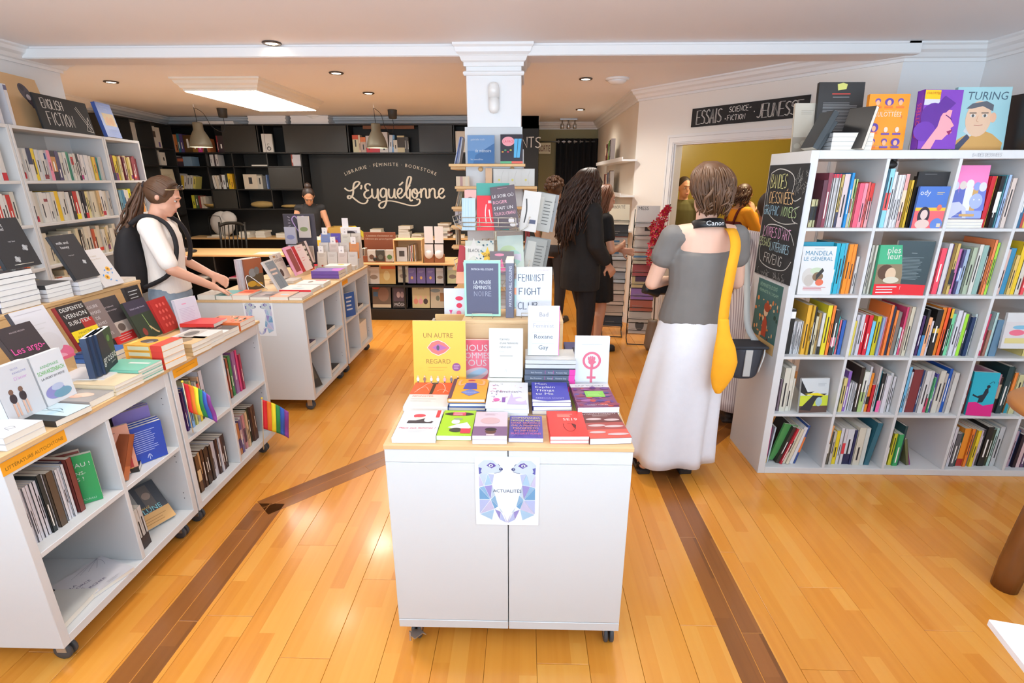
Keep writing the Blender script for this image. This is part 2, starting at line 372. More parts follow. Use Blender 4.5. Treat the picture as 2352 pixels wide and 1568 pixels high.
def band(p, q, n, w0=0):
    """a run of dark boards from p to q, n boards wide (each 0.08 m), laid flush in the floor"""
    d = Vector((q[0]-p[0], q[1]-p[1])); L = d.length; a = math.atan2(d.y, d.x)-math.pi/2
    nx, ny = math.cos(a), math.sin(a); k = 0
    for j in range(n):
        y = [0, -.55][j % 2]
        while y < L:
            s = max(y, 0); e = min(y+1.15, L)
            if e-s > .04: plank(p[0]+nx*j*.082-ny*0+d.x/L*s, p[1]+ny*j*.082+d.y/L*s, .081, e-s, DARKP, .0012, a)
            y += 1.15
band((-1.458, -.2), (-1.458, 2.32), 2); band((-1.458, 2.335), (-.52, 3.30), 2)
band((.775, -.2), (.775, 2.70), 2); band((.775, 2.72), (1.75, 3.74), 2)

def wall(name, p, q, z0, z1, m, th=.1, holes=()):
    """vertical wall from p to q (room on its left); holes: (s0, s1, z0, z1)"""
    d = Vector((q[0]-p[0], q[1]-p[1])); L = d.length; a = math.atan2(d.y, d.x); b = MB(); M = T(p[0], p[1], 0, a)
    s = 0
    for h in sorted(holes):
        b.box(s, -th, z0, h[0], 0, z1, m)
        if h[2] > z0: b.box(h[0], -th, z0, h[1], 0, h[2], m)
        if h[3] < z1: b.box(h[0], -th, h[3], h[1], 0, z1, m)
        s = h[1]
    b.box(s, -th, z0, L, 0, z1, m)
    return struct(b.build(name, M=M))
OUT = [(3.3, -1.5), (3.3, 4.15), (2.718, 4.15), (1.232, 6.056), (1.232, 9.3), (.21, 9.3), (.21, 8.5), (-5.65, 8.5), (-5.0, 4.4), (-3.72, 4.4), (-3.45, -1.5)]
wall('wall_right', OUT[0], OUT[1], 0, ZC, WHITE); wall('wall_right_return', OUT[1], OUT[2], 0, ZC, WHITE, .06)
wall('wall_doorway', OUT[2], OUT[3], 0, ZC, mat('#f1ece4', .45, name='warm_white_paint'), .11, [(.45, 1.90, 0, 2.035)])
wall('wall_magazines', OUT[3], OUT[4], 0, ZC, CREAM); wall('wall_nook', OUT[4], OUT[5], 0, ZC, KHAKI); wall('wall_nook_side', OUT[5], OUT[6], 0, ZC, KHAKI, .02)
wall('wall_back', OUT[6], OUT[7], 0, ZC, mat('#2b2a28', .6, name='dark_back_paint')); wall('wall_back_left', OUT[7], OUT[8], 0, ZC, CREAM)
wall('wall_left_return', OUT[8], OUT[9], 0, ZC, WHITE, .08); wall('wall_left', OUT[9], OUT[10], 0, ZC, WHITE)
# shop front behind the camera: wall with wide window openings and panes
wall('wall_front', OUT[10], OUT[0], 0, ZC, WHITE, .12, [(.3, 2.2, .35, 2.45), (2.4, 4.3, .35, 2.45), (4.5, 6.45, .35, 2.45)])
for i, (a, b_) in enumerate([(.3, 2.2), (2.4, 4.3), (4.5, 6.45)]):
    w = MB(); fm = mat('#3b3a38', .5)
    for q in ((a, .35, a+.05, 2.45), (b_-.05, .35, b_, 2.45), (a, .35, b_, .4), (a, 2.4, b_, 2.45)): w.box(q[0]-3.45, -1.58, q[1], q[2]-3.45, -1.53, q[3], fm)
    struct(w.build(f'window_{i+1}'))
ce = MB(); ce.box(-6.2, -1.7, ZC, 5.2, 9.6, ZC+.08, CEIL); struct(ce.build('ceiling'))
def moulding(name, pts, prof, m, z=ZC, closed=False):
    """sweep a profile (u into the room, v downwards) along a polyline with the room on its left, mitred"""
    n = len(pts); rings = []
    for i, p in enumerate(pts):
        def nrm(a, b): d = Vector((b[0]-a[0], b[1]-a[1])).normalized(); return Vector((-d.y, d.x))
        n0 = nrm(pts[i-1], p) if (i > 0 or closed) else None; n1 = nrm(p, pts[(i+1) % n]) if (i < n-1 or closed) else None
        if n0 is None: o = n1
        elif n1 is None: o = n0
        else:
            o = (n0+n1); o = o/ max(.3, o.dot(n0))
        rings.append([(p[0]+o.x*u, p[1]+o.y*u, z-v) for u, v in prof])
    if closed: rings.append(rings[0])
    return MB().loft(rings, m, smooth=False, cap=not closed).build(name)
CROWN = [(0, 0), (.10, 0), (.10, .012), (.085, .022), (.075, .045), (.05, .06), (.035, .085), (.018, .092), (.018, .112), (0, .112)]
CROWN = CROWN[::-1]
struct(moulding('trim_1', OUT[0:6], CROWN, TRIM)); struct(moulding('trim_2', OUT[6:11], CROWN, TRIM))
BASE = [(0, 2.6), (.014, 2.6), (.014, 2.5), (.006, 2.49), (0, 2.49)]
struct(moulding('baseboard_right', [OUT[0], OUT[1]], BASE, TRIM)); struct(moulding('baseboard_magazines', OUT[3:6], BASE, TRIM))
dd = (Vector(OUT[3])-Vector(OUT[2])).normalized()
def dw(s, off=0, z=0): return (OUT[2][0]+dd.x*s-dd.y*off, OUT[2][1]+dd.y*s+dd.x*off, z)
DWA = math.atan2(dd.y, dd.x)
# door casing: stepped trim round the opening of the diagonal wall
dc = MB(); MD = T(*OUT[2], 0, DWA)
for o, w, pr in ((0, .085, .018), (.012, .045, .026), (.058, .02, .032)):
    dc.box(1.90+o, 0, 0, 1.90+o+w, pr, 2.035+o+w, TRIM, MD); dc.box(.45-o-w, 0, 0, .45-o, pr, 2.035+o+w, TRIM, MD); dc.box(.45-o, 0, 2.035+o, 1.90+o, pr, 2.035+o+w, TRIM, MD)
dc.box(1.885, -.11, 0, 1.90, 0, 2.035, TRIM, MD); dc.box(.45, -.11, 0, .465, 0, 2.035, TRIM, MD); dc.box(.465, -.11, 2.02, 1.885, 0, 2.035, TRIM, MD)
struct(dc.build('door_1'))
# ceiling beam and the column that carries it
be = MB(); be.box(-3.75, 4.05, 2.52, 2.75, 4.27, ZC, mat('#efe8e4', .6)); struct(be.build('beam_trim')).name = 'trim_3'
bt = MB(); bt.box(-3.75, 4.035, 2.522, 2.75, 4.05, 2.585, TRIM, ch=.003); struct(bt.build('trim_4'))
cx0, cx1, cy0, cy1 = -.436, -.033, 4.08, 4.46
co = MB(); co.box(cx0, cy0, 0, cx1, cy1, ZC, TRIM, ch=.004); struct(co.build('column'))
def ringp(x0, y0, x1, y1): return [(x0, y0), (x0, y1), (x1, y1), (x1, y0)]
struct(moulding('trim_5', ringp(cx0, cy0, cx1, cy1)[::1], [(u*.85, v*1.25) for u, v in CROWN], TRIM, closed=True))
struct(moulding('trim_6', ringp(cx0, cy0, cx1, cy1), [(0, .2), (.014, .2), (.02, .19), (.02, .178), (.012, .17), (0, .17)], TRIM, closed=True))
# end pilaster of the back wall with its capital
pi_ = MB(); pi_.box(-.09, 8.34, 0, .2, 8.5, ZC, BLACKW); struct(pi_.build('pilaster'))
struct(moulding('trim_7', [(.2, 8.5), (.2, 8.34), (-.09, 8.34), (-.09, 8.5)][::-1], [(u*1.0, v*1.6) for u, v in CROWN], mat('#e6dccb', .4)))
# mural panel with its lettering
mu = MB(); mu.box(-3.42, 8.40, .0, -.09, 8.5, 2.08, BLACKW); mural = struct(mu.build('wall_mural'))
LET = mat('#e5d9c4', .7, name='painted_lettering')
pr = Print(1, 1, .0006, .00006)
def cp(x, y): return ((x-710)/652, -(y-1000)/652)
strokes = {
 'L': '712,992 735,1012 765,1022 800,1008 835,985 865,958 876,940 860,930 835,934 815,955 805,995 800,1040 785,1075 760,1098 742,1096 738,1080 755,1070 785,1082 820,1112 860,1140 900,1150 932,1138 950,1108',
 'q': '893,962 893,985 882,1005', 'E': '987,968 970,952 945,955 930,978 940,1008 968,1016 935,1026 915,1052 920,1082 945,1096 975,1085 1000,1060',
 'u': '1002,998 1000,1060 1012,1090 1035,1090 1055,1060 1062,998 1060,1060 1058,1100 1070,1120 1082,1116',
 'g': '1148,1012 1125,996 1098,1010 1086,1045 1096,1080 1118,1084 1140,1060 1152,1000 1150,1080 1140,1140 1115,1185 1085,1196 1064,1178 1072,1150 1110,1130 1160,1122 1220,1126 1300,1145 1380,1166 1440,1170 1480,1156 1499,1128 1490,1106 1472,1104 1466,1114',
 'u2': '1178,998 1172,1055 1184,1088 1208,1088 1228,1060 1238,998 1234,1060 1242,1090 1258,1090',
 'e': '1262,1060 1300,1042 1316,1015 1304,998 1282,1004 1266,1040 1272,1078 1296,1094 1325,1078', 'a': '1330,932 1312,950 1288,966',
 'l': '1325,1078 1370,1010 1405,940 1419,896 1408,880 1388,888 1370,940 1360,1010 1360,1070 1374,1094 1392,1084', 'i': '1400,1000 1396,1060 1392,1100 1404,1122 1424,1112',
 'o': '1454,1002 1430,1012 1418,1045 1424,1080 1446,1094 1468,1076 1474,1040 1464,1008 1446,1004 1440,1030 1462,1050 1490,1042 1514,1020',
 'n': '1514,998 1514,1050 1512,1092', 'n1': '1514,1040 1532,1010 1552,998 1566,1014 1566,1060 1570,1088 1584,1092 1598,1080', 'n2': '1602,998 1602,1050 1600,1092', 'n3': '1602,1040 1620,1010 1642,998 1657,1014 1657,1060 1662,1088 1676,1092 1694,1076',
 'e2': '1694,1060 1732,1042 1752,1014 1740,998 1716,1004 1700,1040 1706,1078 1730,1094 1750,1086 1764,1068', 't': '1396,968 1404,976'}
def cusps(pts):
    out = [[pts[0]]]
    for i in range(1, len(pts)):
        out[-1].append(pts[i])
        if 0 < i < len(pts)-1:
            a = (pts[i][0]-pts[i-1][0], pts[i][1]-pts[i-1][1]); c_ = (pts[i+1][0]-pts[i][0], pts[i+1][1]-pts[i][1])
            if (a[0]*c_[0]+a[1]*c_[1]) < -.2*math.hypot(*a)*math.hypot(*c_): out.append([pts[i]])
    return out
for q in [w_ for s in strokes.values() for w_ in cusps([cp(*map(float, u.split(','))) for u in s.split()])]:
    q = smooth2(q, 6); n = len(q)
    w = []
    for i in range(n):
        a, b_ = q[max(i-1, 0)], q[min(i+1, n-1)]; ang = abs(b_[1]-a[1])/(math.hypot(b_[0]-a[0], b_[1]-a[1]) or 1)
        w.append((.017+.013*ang)*(.6 if i in (0, n-1) else 1))
    pr._a(*ribbon(q, w), LET); kk = globals().get('kk', 0)+1; v0 = len(pr.b.v)-2*n
    for i in range(2*n): v = pr.b.v[v0+i]; pr.b.v[v0+i] = (v[0], v[1], .001+.004*(i % n)/n+.005*(kk % 3))
arc = 'LIBRAIRIE · FÉMINISTE · BOOKSTORE'; Rr = 1.86; cx = cp(1205, 0)[0]; cy = cp(0, 775)[1]-Rr
tot = [text2d(c)[2]*.071+.017 if c != ' ' else .035 for c in arc]; L = sum(tot); s = -L/2
for c, tw in zip(arc, tot):
    if c != ' ':
        vs, fs, w = text2d(c); th = (s+tw/2)/Rr; ca, sa = math.cos(-th), math.sin(-th)
        pts = [((x-w/2)*.071, y*.071) for x, y in vs]
        pr._a([(cx+Rr*math.sin(th)+x*ca-y*sa, cy+Rr*math.cos(th)+x*sa+y*ca) for x, y in pts], fs, LET)
    s += tw
pr.build(mural, 'wall_lettering', M=TR(-2.90, 8.40, 1.54) @ RX(R(90)))
ch = Print(1, 1); CHALK = mat('#e8e6e0', .8, name='chalk')
ch.hand('NTS', .03, .55, .15, .014, CHALK, asp=.55); ch.t('ence', .08, .02, .05, CHALK); ch.t('s', .2, -.5, .07, CHALK)
ch.build(bpy.data.objects['pilaster'], 'wall_lettering', M=TR(-.09, 8.34, 1.6) @ RX(R(90)))
# the next room seen through the doorway
wall('wall_next_far', (4.4, 8.2), (1.34, 8.2), 0, ZC, OCHRE, .05); wall('wall_next_right', (4.4, 4.3), (4.4, 8.2), 0, ZC, OCHRE, .05); wall('wall_next_left', (1.345, 8.2), (1.345, 6.2), 0, ZC, mat('#d8b070', .5), .008)
wall('wall_next_front', (3.3, 4.26), (4.4, 4.26), 0, ZC, OCHRE, .05)
# ================================================================== FURNITURE
MEL = mat('#d0d0cf', .38, name='white_melamine'); PLY = mat('#d3ae7c', .5, name='plywood', vary=.12, sc=6, st=(1, 12, 12))
BLK = mat('#1d1c1b', .45, name='black_stained_wood', vary=.15, sc=8); STEEL = mat('#b9bcc0', .3, .9, name='steel'); RUB = mat('#45484c', .5, name='grey_rubber')
WIRE = mat('#c9c4b8', .35, .7, name='chrome_wire'); BWIRE = mat('#1a1a1a', .4, .3, name='black_wire'); PINE = mat('#e0b67c', .5, name='pine', vary=.1, sc=5, st=(1, 14, 14))
YEL = mat('#f0a11c', .6, name='yellow_label'); DRK = mat('#2c2c30', .6)
def caster(par, x, y, h=.1):
    b = MB(); b.box(x-.022, y-.022, h-.006, x+.022, y+.022, h, STEEL); b.box(x-.02, y-.016, .035, x-.017, y+.02, h-.006, STEEL); b.box(x+.017, y-.016, .035, x+.02, y+.02, h-.006, STEEL); b.box(x-.02, y-.018, h-.018, x+.02, y+.018, h-.006, STEEL)
    c = b.build('caster', par)
    for dx in (-.011, .011):
        MB().lathe([(.012, -.007), (.031, -.007), (.034, -.004), (.034, .004), (.031, .007), (.012, .007)], RUB, TR(x+dx, y+.004, .0345) @ RY(R(90)), n=14).build('wheel', c)
def case(name, label, M, L, D, div, shelves, back=True, end=None):
    """a low wheeled bookcase: front at y=0 facing -y, x from 0 to L"""
    t = thing(name, label, 'bookcase'); t.matrix_world = M
    part('side_panel', t, MEL, (0, 0, .1, .03, D, .85)); part('side_panel', t, MEL, (L-.03, 0, .1, L, D, .85))
    part('bottom_panel', t, MEL, (.03, 0, .1, L-.03, D, .135)); part('top_rail', t, MEL, (.03, 0, .79, L-.03, D, .85))
    part('divider', t, MEL, (div-.009, .002, .135, div+.009, D-.01, .79))
    for a, b in ((.03, div-.009), (div+.009, L-.03)): part('shelf', t, MEL, (a, .002, .465, b, D-.01, .485))
    if back: part('back_panel', t, MEL, (.03, D-.01, .135, L-.03, D-.004, .79))
    part('worktop', t, PLY, (-.004, -.008, .85, L+.004, D+.004, .866), ch=.001)
    h = MB()
    for x in (.0302, L-.0302):
        for z in (.2, .23, .4, .43, .7, .73): h.box(x-.0004, .03, z, x+.0004, .034, z+.004, DRK); h.box(x-.0004, .25, z, x+.0004, .254, z+.004, DRK)
    tag(h.build('shelf_pin_hole', t), kind='stuff')
    for x in (.06, L-.06):
        for y in (.06, D-.06): caster(t, x, y)
    return t
def flabel(par, x0, x1, z0, z1, txt, y=-.0008):
    b = MB(); b.box(x0, y-.0006, z0, x1, y, z1, YEL); o = b.build('shelf_label', par)
    p = Print(x1-x0, z1-z0); (p.t(txt, .5, .3, .055, '#7a5a18', 'c', .9) if txt else p.lines(.1, .9, .45, .6, 1, '#9a7424', .5)); p.build(o, 'label_print', M=TR(x0, y-.0006, z0) @ RX(R(90)))
LA = case('wheeled_bookcase', 'white wheeled bookcase nearest the camera on the left, with lying white book', T(-1.62, 1.33, 0, R(90)), .775, .78, .41, True)
LB = case('wheeled_bookcase', 'white wheeled bookcase on the left holding two small rainbow flags', T(-1.62, 2.115, 0, R(90)), .81, .78, .405, True)
flabel(LA, .0, .23, .80, .845, 'LITTÉRATURE AUTOCHTONE'); flabel(LB, .02, .2, .805, .845, None)
TA = case('wheeled_bookcase', 'white wheeled display case with a pale animal print on its end panel', T(-1.57, 3.45, 0, R(90)), .75, .76, .37, True)
TB = case('wheeled_bookcase', 'white wheeled display case farthest from the camera, before the black counter', T(-1.57, 4.235, 0, R(90)), .75, .76, .37, True)
flabel(TB, .02, .16, .81, .845, None)
# plywood riser along the back of the left cases
rs = thing('display_riser', 'long plywood riser box carrying black books on the left cases', 'riser', (-2.27, 1.45, .866), R(90))
part('front_panel', rs, PLY, (0, 0, 0, 1.44, .016, .236)); part('top_panel', rs, PLY, (0, -.004, .236, 1.444, .26, .254)); part('end_panel', rs, PLY, (1.424, .016, 0, 1.44, .25, .236)); part('end_panel', rs, PLY, (0, .016, 0, .016, .25, .236))
# front display cabinet
FT = thing('display_cabinet', 'white two-door display cabinet on wheels in the centre foreground', 'cabinet', (-.452, 1.446, 0))
Lw, Dw = .806, .80
part('side_panel', FT, MEL, (0, .012, .11, .018, Dw, .85)); part('side_panel', FT, MEL, (Lw-.018, .012, .11, Lw, Dw, .85)); part('bottom_panel', FT, MEL, (.018, .012, .11, Lw-.018, Dw, .13)); part('back_panel', FT, MEL, (.018, Dw-.012, .13, Lw-.018, Dw-.002, .85))
part('worktop', FT, PLY, (-.002, -.004, .85, Lw+.002, Dw+.002, .866))
for a, b in ((0, Lw/2-.0015), (Lw/2+.0015, Lw)):
    d = part('door', FT, MEL, (a, 0, .146, b, .012, .80)); part('top_rail', FT, MEL, (a, -.001, .8015, b, .012, .85)); part('bottom_rail', FT, MEL, (a, -.001, .11, b, .012, .1445))
for x in (.03, Lw-.045):
    for y in (.06, Dw-.06): caster(FT, x+.02, y, .11)
br = MB(); br.prism([(-.02, -.012), (.006, -.03), (.03, -.004), (.045, -.01), (.02, .012), (-.01, .012)], .03, .034, STEEL); br.box(-.018, -.016, .006, -.012, -.01, .05, STEEL); br.build('caster_brake', FT, (.05, .02, .03))
RW = mat('#d8b486', .5, name='pale_plywood', vary=.1, sc=5, st=(1, 10, 10))
ri = thing('display_riser', 'pale plywood box riser behind the books on the centre cabinet', 'riser', (-.258, 2.02, .866))
part('front_panel', ri, RW, (0, 0, 0, .42, .014, .244)); part('top_panel', ri, RW, (0, 0, .244, .42, .20, .26)); part('side_panel', ri, RW, (0, .014, 0, .014, .2, .244)); part('side_panel', ri, RW, (.406, .014, 0, .42, .2, .244))
# animal prints on the cabinet and on the end of the display case
def animal_print(name, label, M, w, h, words):
    b = MB(); b.box(0, 0, -.0006, w, h, 0, mat('#e4e6e8', .5)); o = b.build(name, M=M); tag(o, label, 'poster')
    p = Print(w, h, .0004, .00006)
    for sx in (0, 1):
        X = (lambda x: x) if not sx else (lambda x: 1-x)
        P = lambda *pts: [(X(a), 1-b_) for a, b_ in pts]
        tones = ['#c9d6e0', '#a3bfd4', '#86a9c4', '#aeb4d4', '#9288bd', '#6c98bb', '#c6bdd6']
        p.p(P((.05, .12), (.14, .05), (.28, .05), (.42, .16), (.40, .21), (.34, .23), (.22, .24), (.08, .28)), '#d3dde2')
        tri = [((.06, .25), (.2, .24), (.14, .42)), ((.2, .24), (.3, .25), (.27, .40)), ((.06, .25), (.14, .42), (.06, .44)), ((.06, .44), (.14, .42), (.24, .62)), ((.06, .44), (.24, .62), (.06, .62)), ((.27, .40), (.2, .24), (.14, .42)), ((.14, .42), (.27, .40), (.24, .62)), ((.27, .40), (.31, .55), (.24, .62)), ((.06, .62), (.24, .62), (.06, .84)), ((.24, .62), (.30, .76), (.06, .84)), ((.24, .62), (.31, .55), (.36, .72)), ((.24, .62), (.36, .72), (.30, .76)), ((.06, .84), (.30, .76), (.26, .93)), ((.30, .76), (.40, .80), (.38, .92)), ((.36, .72), (.44, .82), (.40, .80)), ((.40, .80), (.49, .97), (.38, .92)), ((.44, .82), (.5, .95), (.49, .97))]
        for i, t in enumerate(tri):
            cx_ = sum(q[0] for q in t)/3; cy_ = sum(q[1] for q in t)/3
            q = P(*[(cx_+(a-cx_)*.93, cy_+(b_-cy_)*.93) for a, b_ in t])
            p.p(q, tones[(i*3) % 7]); p.z -= p.st
        p.z += p.st
        p.p(P((.18, .125), (.24, .085), (.30, .10), (.33, .13), (.26, .165)), '#5b4a94'); p.e(X(.25), .875, .032, .024, '#ffffff'); p.e(X(.25), .873, .014, .014, '#3c3a78')
        p.e(X(.405), .825, .03, .026, '#39406e'); p.e(X(.40), .83, .01, .008, '#c9d0e6'); p.s_([(X(.30), 1-.235), (X(.36), 1-.225), (X(.41), 1-.205)], .007, '#4a5480'); p.s_([(X(.36), 1-.10), (X(.39), 1-.13)], .008, '#4a5480')
        p.p(P((.06, .15), (.11, .165), (.09, .21), (.11, .23), (.065, .25)), '#5a5a9e')
    (p.t(words, .5, .49, .058, '#34506c', 'c', .56) if words else None)
    p.build(o, 'poster_print'); return o
animal_print('poster', 'paper print of two mirrored animals reading ACTUALITÉS on the centre cabinet', TR(-.158, 1.4436, .566) @ RX(R(90)), .212, .262, 'ACTUALITÉS')
animal_print('poster', 'paper print of two mirrored animals on the end of a wheeled display case', TR(-2.0, 3.4486, .605) @ RX(R(90)), .212, .262, None)
# the big white cube bookcase
BCX, BCY, BW, BD, BH = 1.41, 2.69, 1.82, .43, 1.82
BC = thing('cube_bookcase', 'tall white cube bookcase of comics on the right, chalkboard on its side', 'bookcase', (BCX, BCY, 0))
part('side_panel', BC, MEL, (0, 0, 0, .04, BD, BH)); part('side_panel', BC, MEL, (BW-.04, 0, 0, BW, BD, BH)); part('top_panel', BC, MEL, (.04, 0, BH-.04, BW-.04, BD, BH)); part('bottom_panel', BC, MEL, (.04, 0, 0, BW-.04, BD, .04))
CW = (BW-.08-4*.016)/5
CX = [.04+i*(CW+.016) for i in range(5)]; CZ = [.04+(4-i)*(CW+.016) for i in range(5)]   # cell left edges; shelf tops, row 0 = top
for i in range(4): part('divider', BC, MEL, (CX[i]+CW, .001, .04, CX[i]+CW+.016, BD-.001, BH-.04))
for r in range(4):
    for c in range(5): part('shelf', BC, MEL, (CX[c], .002, CZ[r]-.016, CX[c]+CW, BD-.002, CZ[r]))
p = Print(1, 1); p.hand('BANDES DESSINEES', .0, .0, .016, .0012, '#8f8f95', asp=.45); p.build(BC, 'shelf_lettering', M=TR(.78, 0, BH-.03) @ RX(R(90)))
# its side: chalkboard and poster (facing -x)
SIDE = Matrix(((0, 0, -1, 0), (-1, 0, 0, 0), (0, 1, 0, 0), (0, 0, 0, 1)))   # x -> -y, y -> z, z -> -x
CB = mat('#2a2b2c', .8, name='chalkboard', vary=.25, sc=14)
b = MB(); b.box(0, 0, -.004, .425, .615, 0, CB); o = b.build('chalkboard', M=TR(1.4055, 3.105, 1.145) @ SIDE); tag(o, 'chalkboard reading BANDES DESSINÉES on the side of the cube bookcase', 'chalkboard')
p = Print(.425, .615, .0004, .00008)
p.s_([(.08, .93), (.3, .965), (.6, .93), (.72, .86), (.70, .74), (.8, .70), (.93, .73)], .012, '#cfcfca'); p.s_([(.93, .66), (.78, .62), (.82, .54), (.95, .52)], .01, '#bdbdb8'); p.s_([(.08, .93), (.05, .8), (.09, .62), (.3, .53), (.6, .50), (.9, .52)], .01, '#c8c8c2')
p.s_([(.1, .40), (.2, .47), (.5, .48), (.8, .44), (.95, .34)], .011, '#cfcfca'); p.s_([(.1, .40), (.06, .28), (.1, .14), (.4, .09), (.8, .11), (.95, .2)], .011, '#cfcfca')
rr = random.Random(3)
for k in range(60):
    x, y = (rr.uniform(.76, .98), rr.uniform(.74, .97)) if k % 2 else (rr.uniform(.1, .95), rr.uniform(.02, .08)); a = rr.uniform(-.06, .06)
    p.s_([(x, y), (x+a, y-.02), (x+a*.4, y-.04)], .006, '#8e8e8a', 2)
p.hand('BANDES', .13, .80, .17, .012, '#e7e79e', asp=.34); p.hand('DESSINÉES', .16, .67, .14, .011, '#efc58c', asp=.42); p.hand('GRAPHIC', .06, .565, .12, .010, '#8fb9cf', asp=.42); p.hand('NOVELS', .55, .565, .12, .010, '#bfe0a0', asp=.42)
p.hand('LIVRES D\'ART', .14, .37, .13, .010, '#d9a0c8', asp=.42); p.hand('ESSAIS', .07, .28, .11, .009, '#cfe0a8', asp=.42); p.hand('LITTÉRAIRES', .40, .255, .11, .009, '#a8cfe0', asp=.36); p.hand('FR/ENG', .28, .14, .12, .010, '#dcdcd6', asp=.55)
p.build(o, 'chalk_lettering')
b = MB(); b.box(0, 0, -.0006, .30, .40, 0, mat('#3f6a66', .4)); o = b.build('poster', M=TR(1.409, 3.04, .725) @ SIDE); tag(o, 'teal illustrated poster on the side of the cube bookcase', 'poster')
p = Print(.30, .40, .0004, .00008); p.r(0, 0, 1, .16, '#c9a46a'); p.t("FÉMINISTE D'ÉTÉ", .1, .9, .07, '#9fc2a8', 'l', .8); p.t("FÉMINISTE À L'UQAM", .1, .82, .06, '#9fc2a8', 'l', .8)
for k in range(46):
    x, y = rr.uniform(.05, .95), rr.uniform(.05, .75); p.e(x, y, rr.uniform(.012, .05), rr.uniform(.012, .05), rr.choice(['#d9884a', '#e7b27a', '#c4602e', '#2f4a3c', '#6b2f20', '#f0d0a0'])); p.z -= p.st*.8
p.p([(.42, .2), (.62, .2), (.60, .42), (.5, .52), (.42, .40)], '#b5462a'); p.e(.5, .57, .09, .1, '#e8c39c'); p.e(.52, .63, .12, .09, '#a4421f'); p.build(o, 'poster_print')
# tall white bookshelf on the left wall
WSM = T(-3.312, 3.423, 0, R(100))
WS = []
LV = [2.0, 1.655, 1.372, 1.085, .80, .50, .08]
for x0, x1, lab in ((-.84, -.005, 'tall white novel bookshelf bay at the left edge, beside ENGLISH FICTION sign'), (.0, .985, 'wide white bookshelf bay under the ENGLISH FICTION chalkboard'), (.99, 1.53, 'narrow white bookshelf bay under the blue book, beside black shelves')):
    t = thing('tall_bookshelf', lab, 'bookshelf'); t.matrix_world = WSM @ TR(x0, 0, 0); w = x1-x0; WS.append(t)
    part('side_panel', t, MEL, (0, 0, 0, .022, .28, 2.02)); part('side_panel', t, MEL, (w-.022, 0, 0, w, .28, 2.02)); part('back_panel', t, MEL, (.022, .272, .05, w-.022, .278, 2.0))
    part('top_panel', t, MEL, (.022, 0, 1.998, w-.022, .28, 2.02))
    for z in LV[1:]: part('shelf', t, MEL, (.022, .002, z-.0, w-.022, .272, z+.02))
# black shelving on the back wall, doors closing some compartments
BS = thing('wall_shelving', 'large black wall shelving behind the cash desk, partly closed by panels', 'shelving', (0, 8.15, 0))
VX = [-5.62, -4.93, -4.52, -3.98, -3.45]; HZ = [2.455, 2.06, 1.86, 1.52, 1.225]
for z in HZ: part('shelf', BS, BLK, (-5.62, 0, z, -3.43, .34, z+.018))
part('shelf', BS, BLK, (-3.43, 0, 2.455, -.1, .34, 2.473)); part('shelf', BS, BLK, (-3.43, 0, 2.055, -.1, .25, 2.073)); part('back_panel', BS, mat('#141413', .6), (-5.62, .33, 1.22, -3.43, .345, 2.47)); part('back_panel', BS, mat('#141413', .6), (-3.43, .24, 2.07, -.1, .25, 2.455))
for x in VX: part('upright', BS, BLK, (x, 0, 1.243 if x > -5.6 else .0, x+.018, .33, 2.455))
part('upright', BS, BLK, (-3.45, .0, 0, -3.42, .34, 1.225)); 
for x in (-4.07, -2.69, -1.61, -1.09): part('upright', BS, BLK, (x, 0, 2.078, x+.018, .24, 2.455))
DOORM = mat('#2e2d29', .42, name='black_panel', vary=.15, sc=7)
for x0, x1, z0, z1 in ((-4.6, -4.08, 2.08, 2.453), (-3.66, -2.70, 2.075, 2.453), (-1.60, -1.10, 2.075, 2.453), (-3.97, -3.46, 1.54, 1.858), (-4.9, -4.53, 1.245, 1.518)): part('sliding_door', BS, DOORM, (x0, -.014, z0, x1, -.001, z1))
# black shelf on the left part of the back room
BL = thing('wall_shelving', 'black shelving with a framed certificate beside the narrow white bookshelf', 'shelving', (-5.17, 6.6, 0), R(97))
for z in (2.44, 2.10, 1.86, 1.5, 1.15): part('shelf', BL, BLK, (0, 0, z, 1.53, .25, z+.018))
for x in (0, .5, 1.0, 1.515): part('upright', BL, BLK, (x, 0, 0, x+.018, .25, 2.44))
part('back_panel', BL, mat('#141413', .6), (0, .25, 0, 1.53, .26, 2.45))
# wall counter below the mural
WC = thing('wall_counter', 'long narrow wooden counter under the lettered black wall', 'counter', (-5.4, 8.02, 0))
part('worktop', WC, PINE, (0, 0, .775, 5.25, .38, .80)); 
for x in (0, 1.7, 3.5, 5.2): part('support_panel', WC, BLK, (x, .05, 0, x+.02, .38, .775))
part('back_panel', WC, mat('#141413', .6), (0, .36, 0, 5.25, .38, .775))
# black magazine counter on the right and the cash desk on the left
MCX = thing('magazine_counter', 'black counter with wooden top and face-out magazines, centre back', 'counter', (-2.35, 6.09, 0))
part('worktop', MCX, PINE, (0, -.012, .69, 2.15, .55, .712)); part('plinth', MCX, BLK, (0, .0, 0, 2.15, .5, .12)); part('shelf', MCX, BLK, (0, 0, .12, 2.15, .5, .14)); part('shelf', MCX, BLK, (0, 0, .415, 2.15, .5, .44)); part('back_panel', MCX, BLK, (0, .3, .14, 2.15, .32, .69))
for x in (0, .86, 1.36, 2.13): part('upright', MCX, BLK, (x, 0, .14, x+.022, .3, .415)); part('upright', MCX, BLK, (x, 0, .44, x+.022, .3, .69))
CD = thing('cash_desk', 'black cash desk with long pale wooden top behind the woman with backpack', 'desk', (-4.75, 6.3, 0))
part('worktop', CD, PINE, (0, 0, .755, 2.36, .62, .78)); part('back_panel', CD, mat('#161514', .6), (0, .5, 0, 2.36, .52, .755)); part('shelf', CD, BLK, (.02, .02, .45, 2.34, .5, .468)); part('shelf', CD, BLK, (.02, .02, .1, 2.34, .5, .118))
for x in (0, .8, 1.6, 2.34): part('upright', CD, BLK, (x, .02, 0, x+.02, .5, .755))
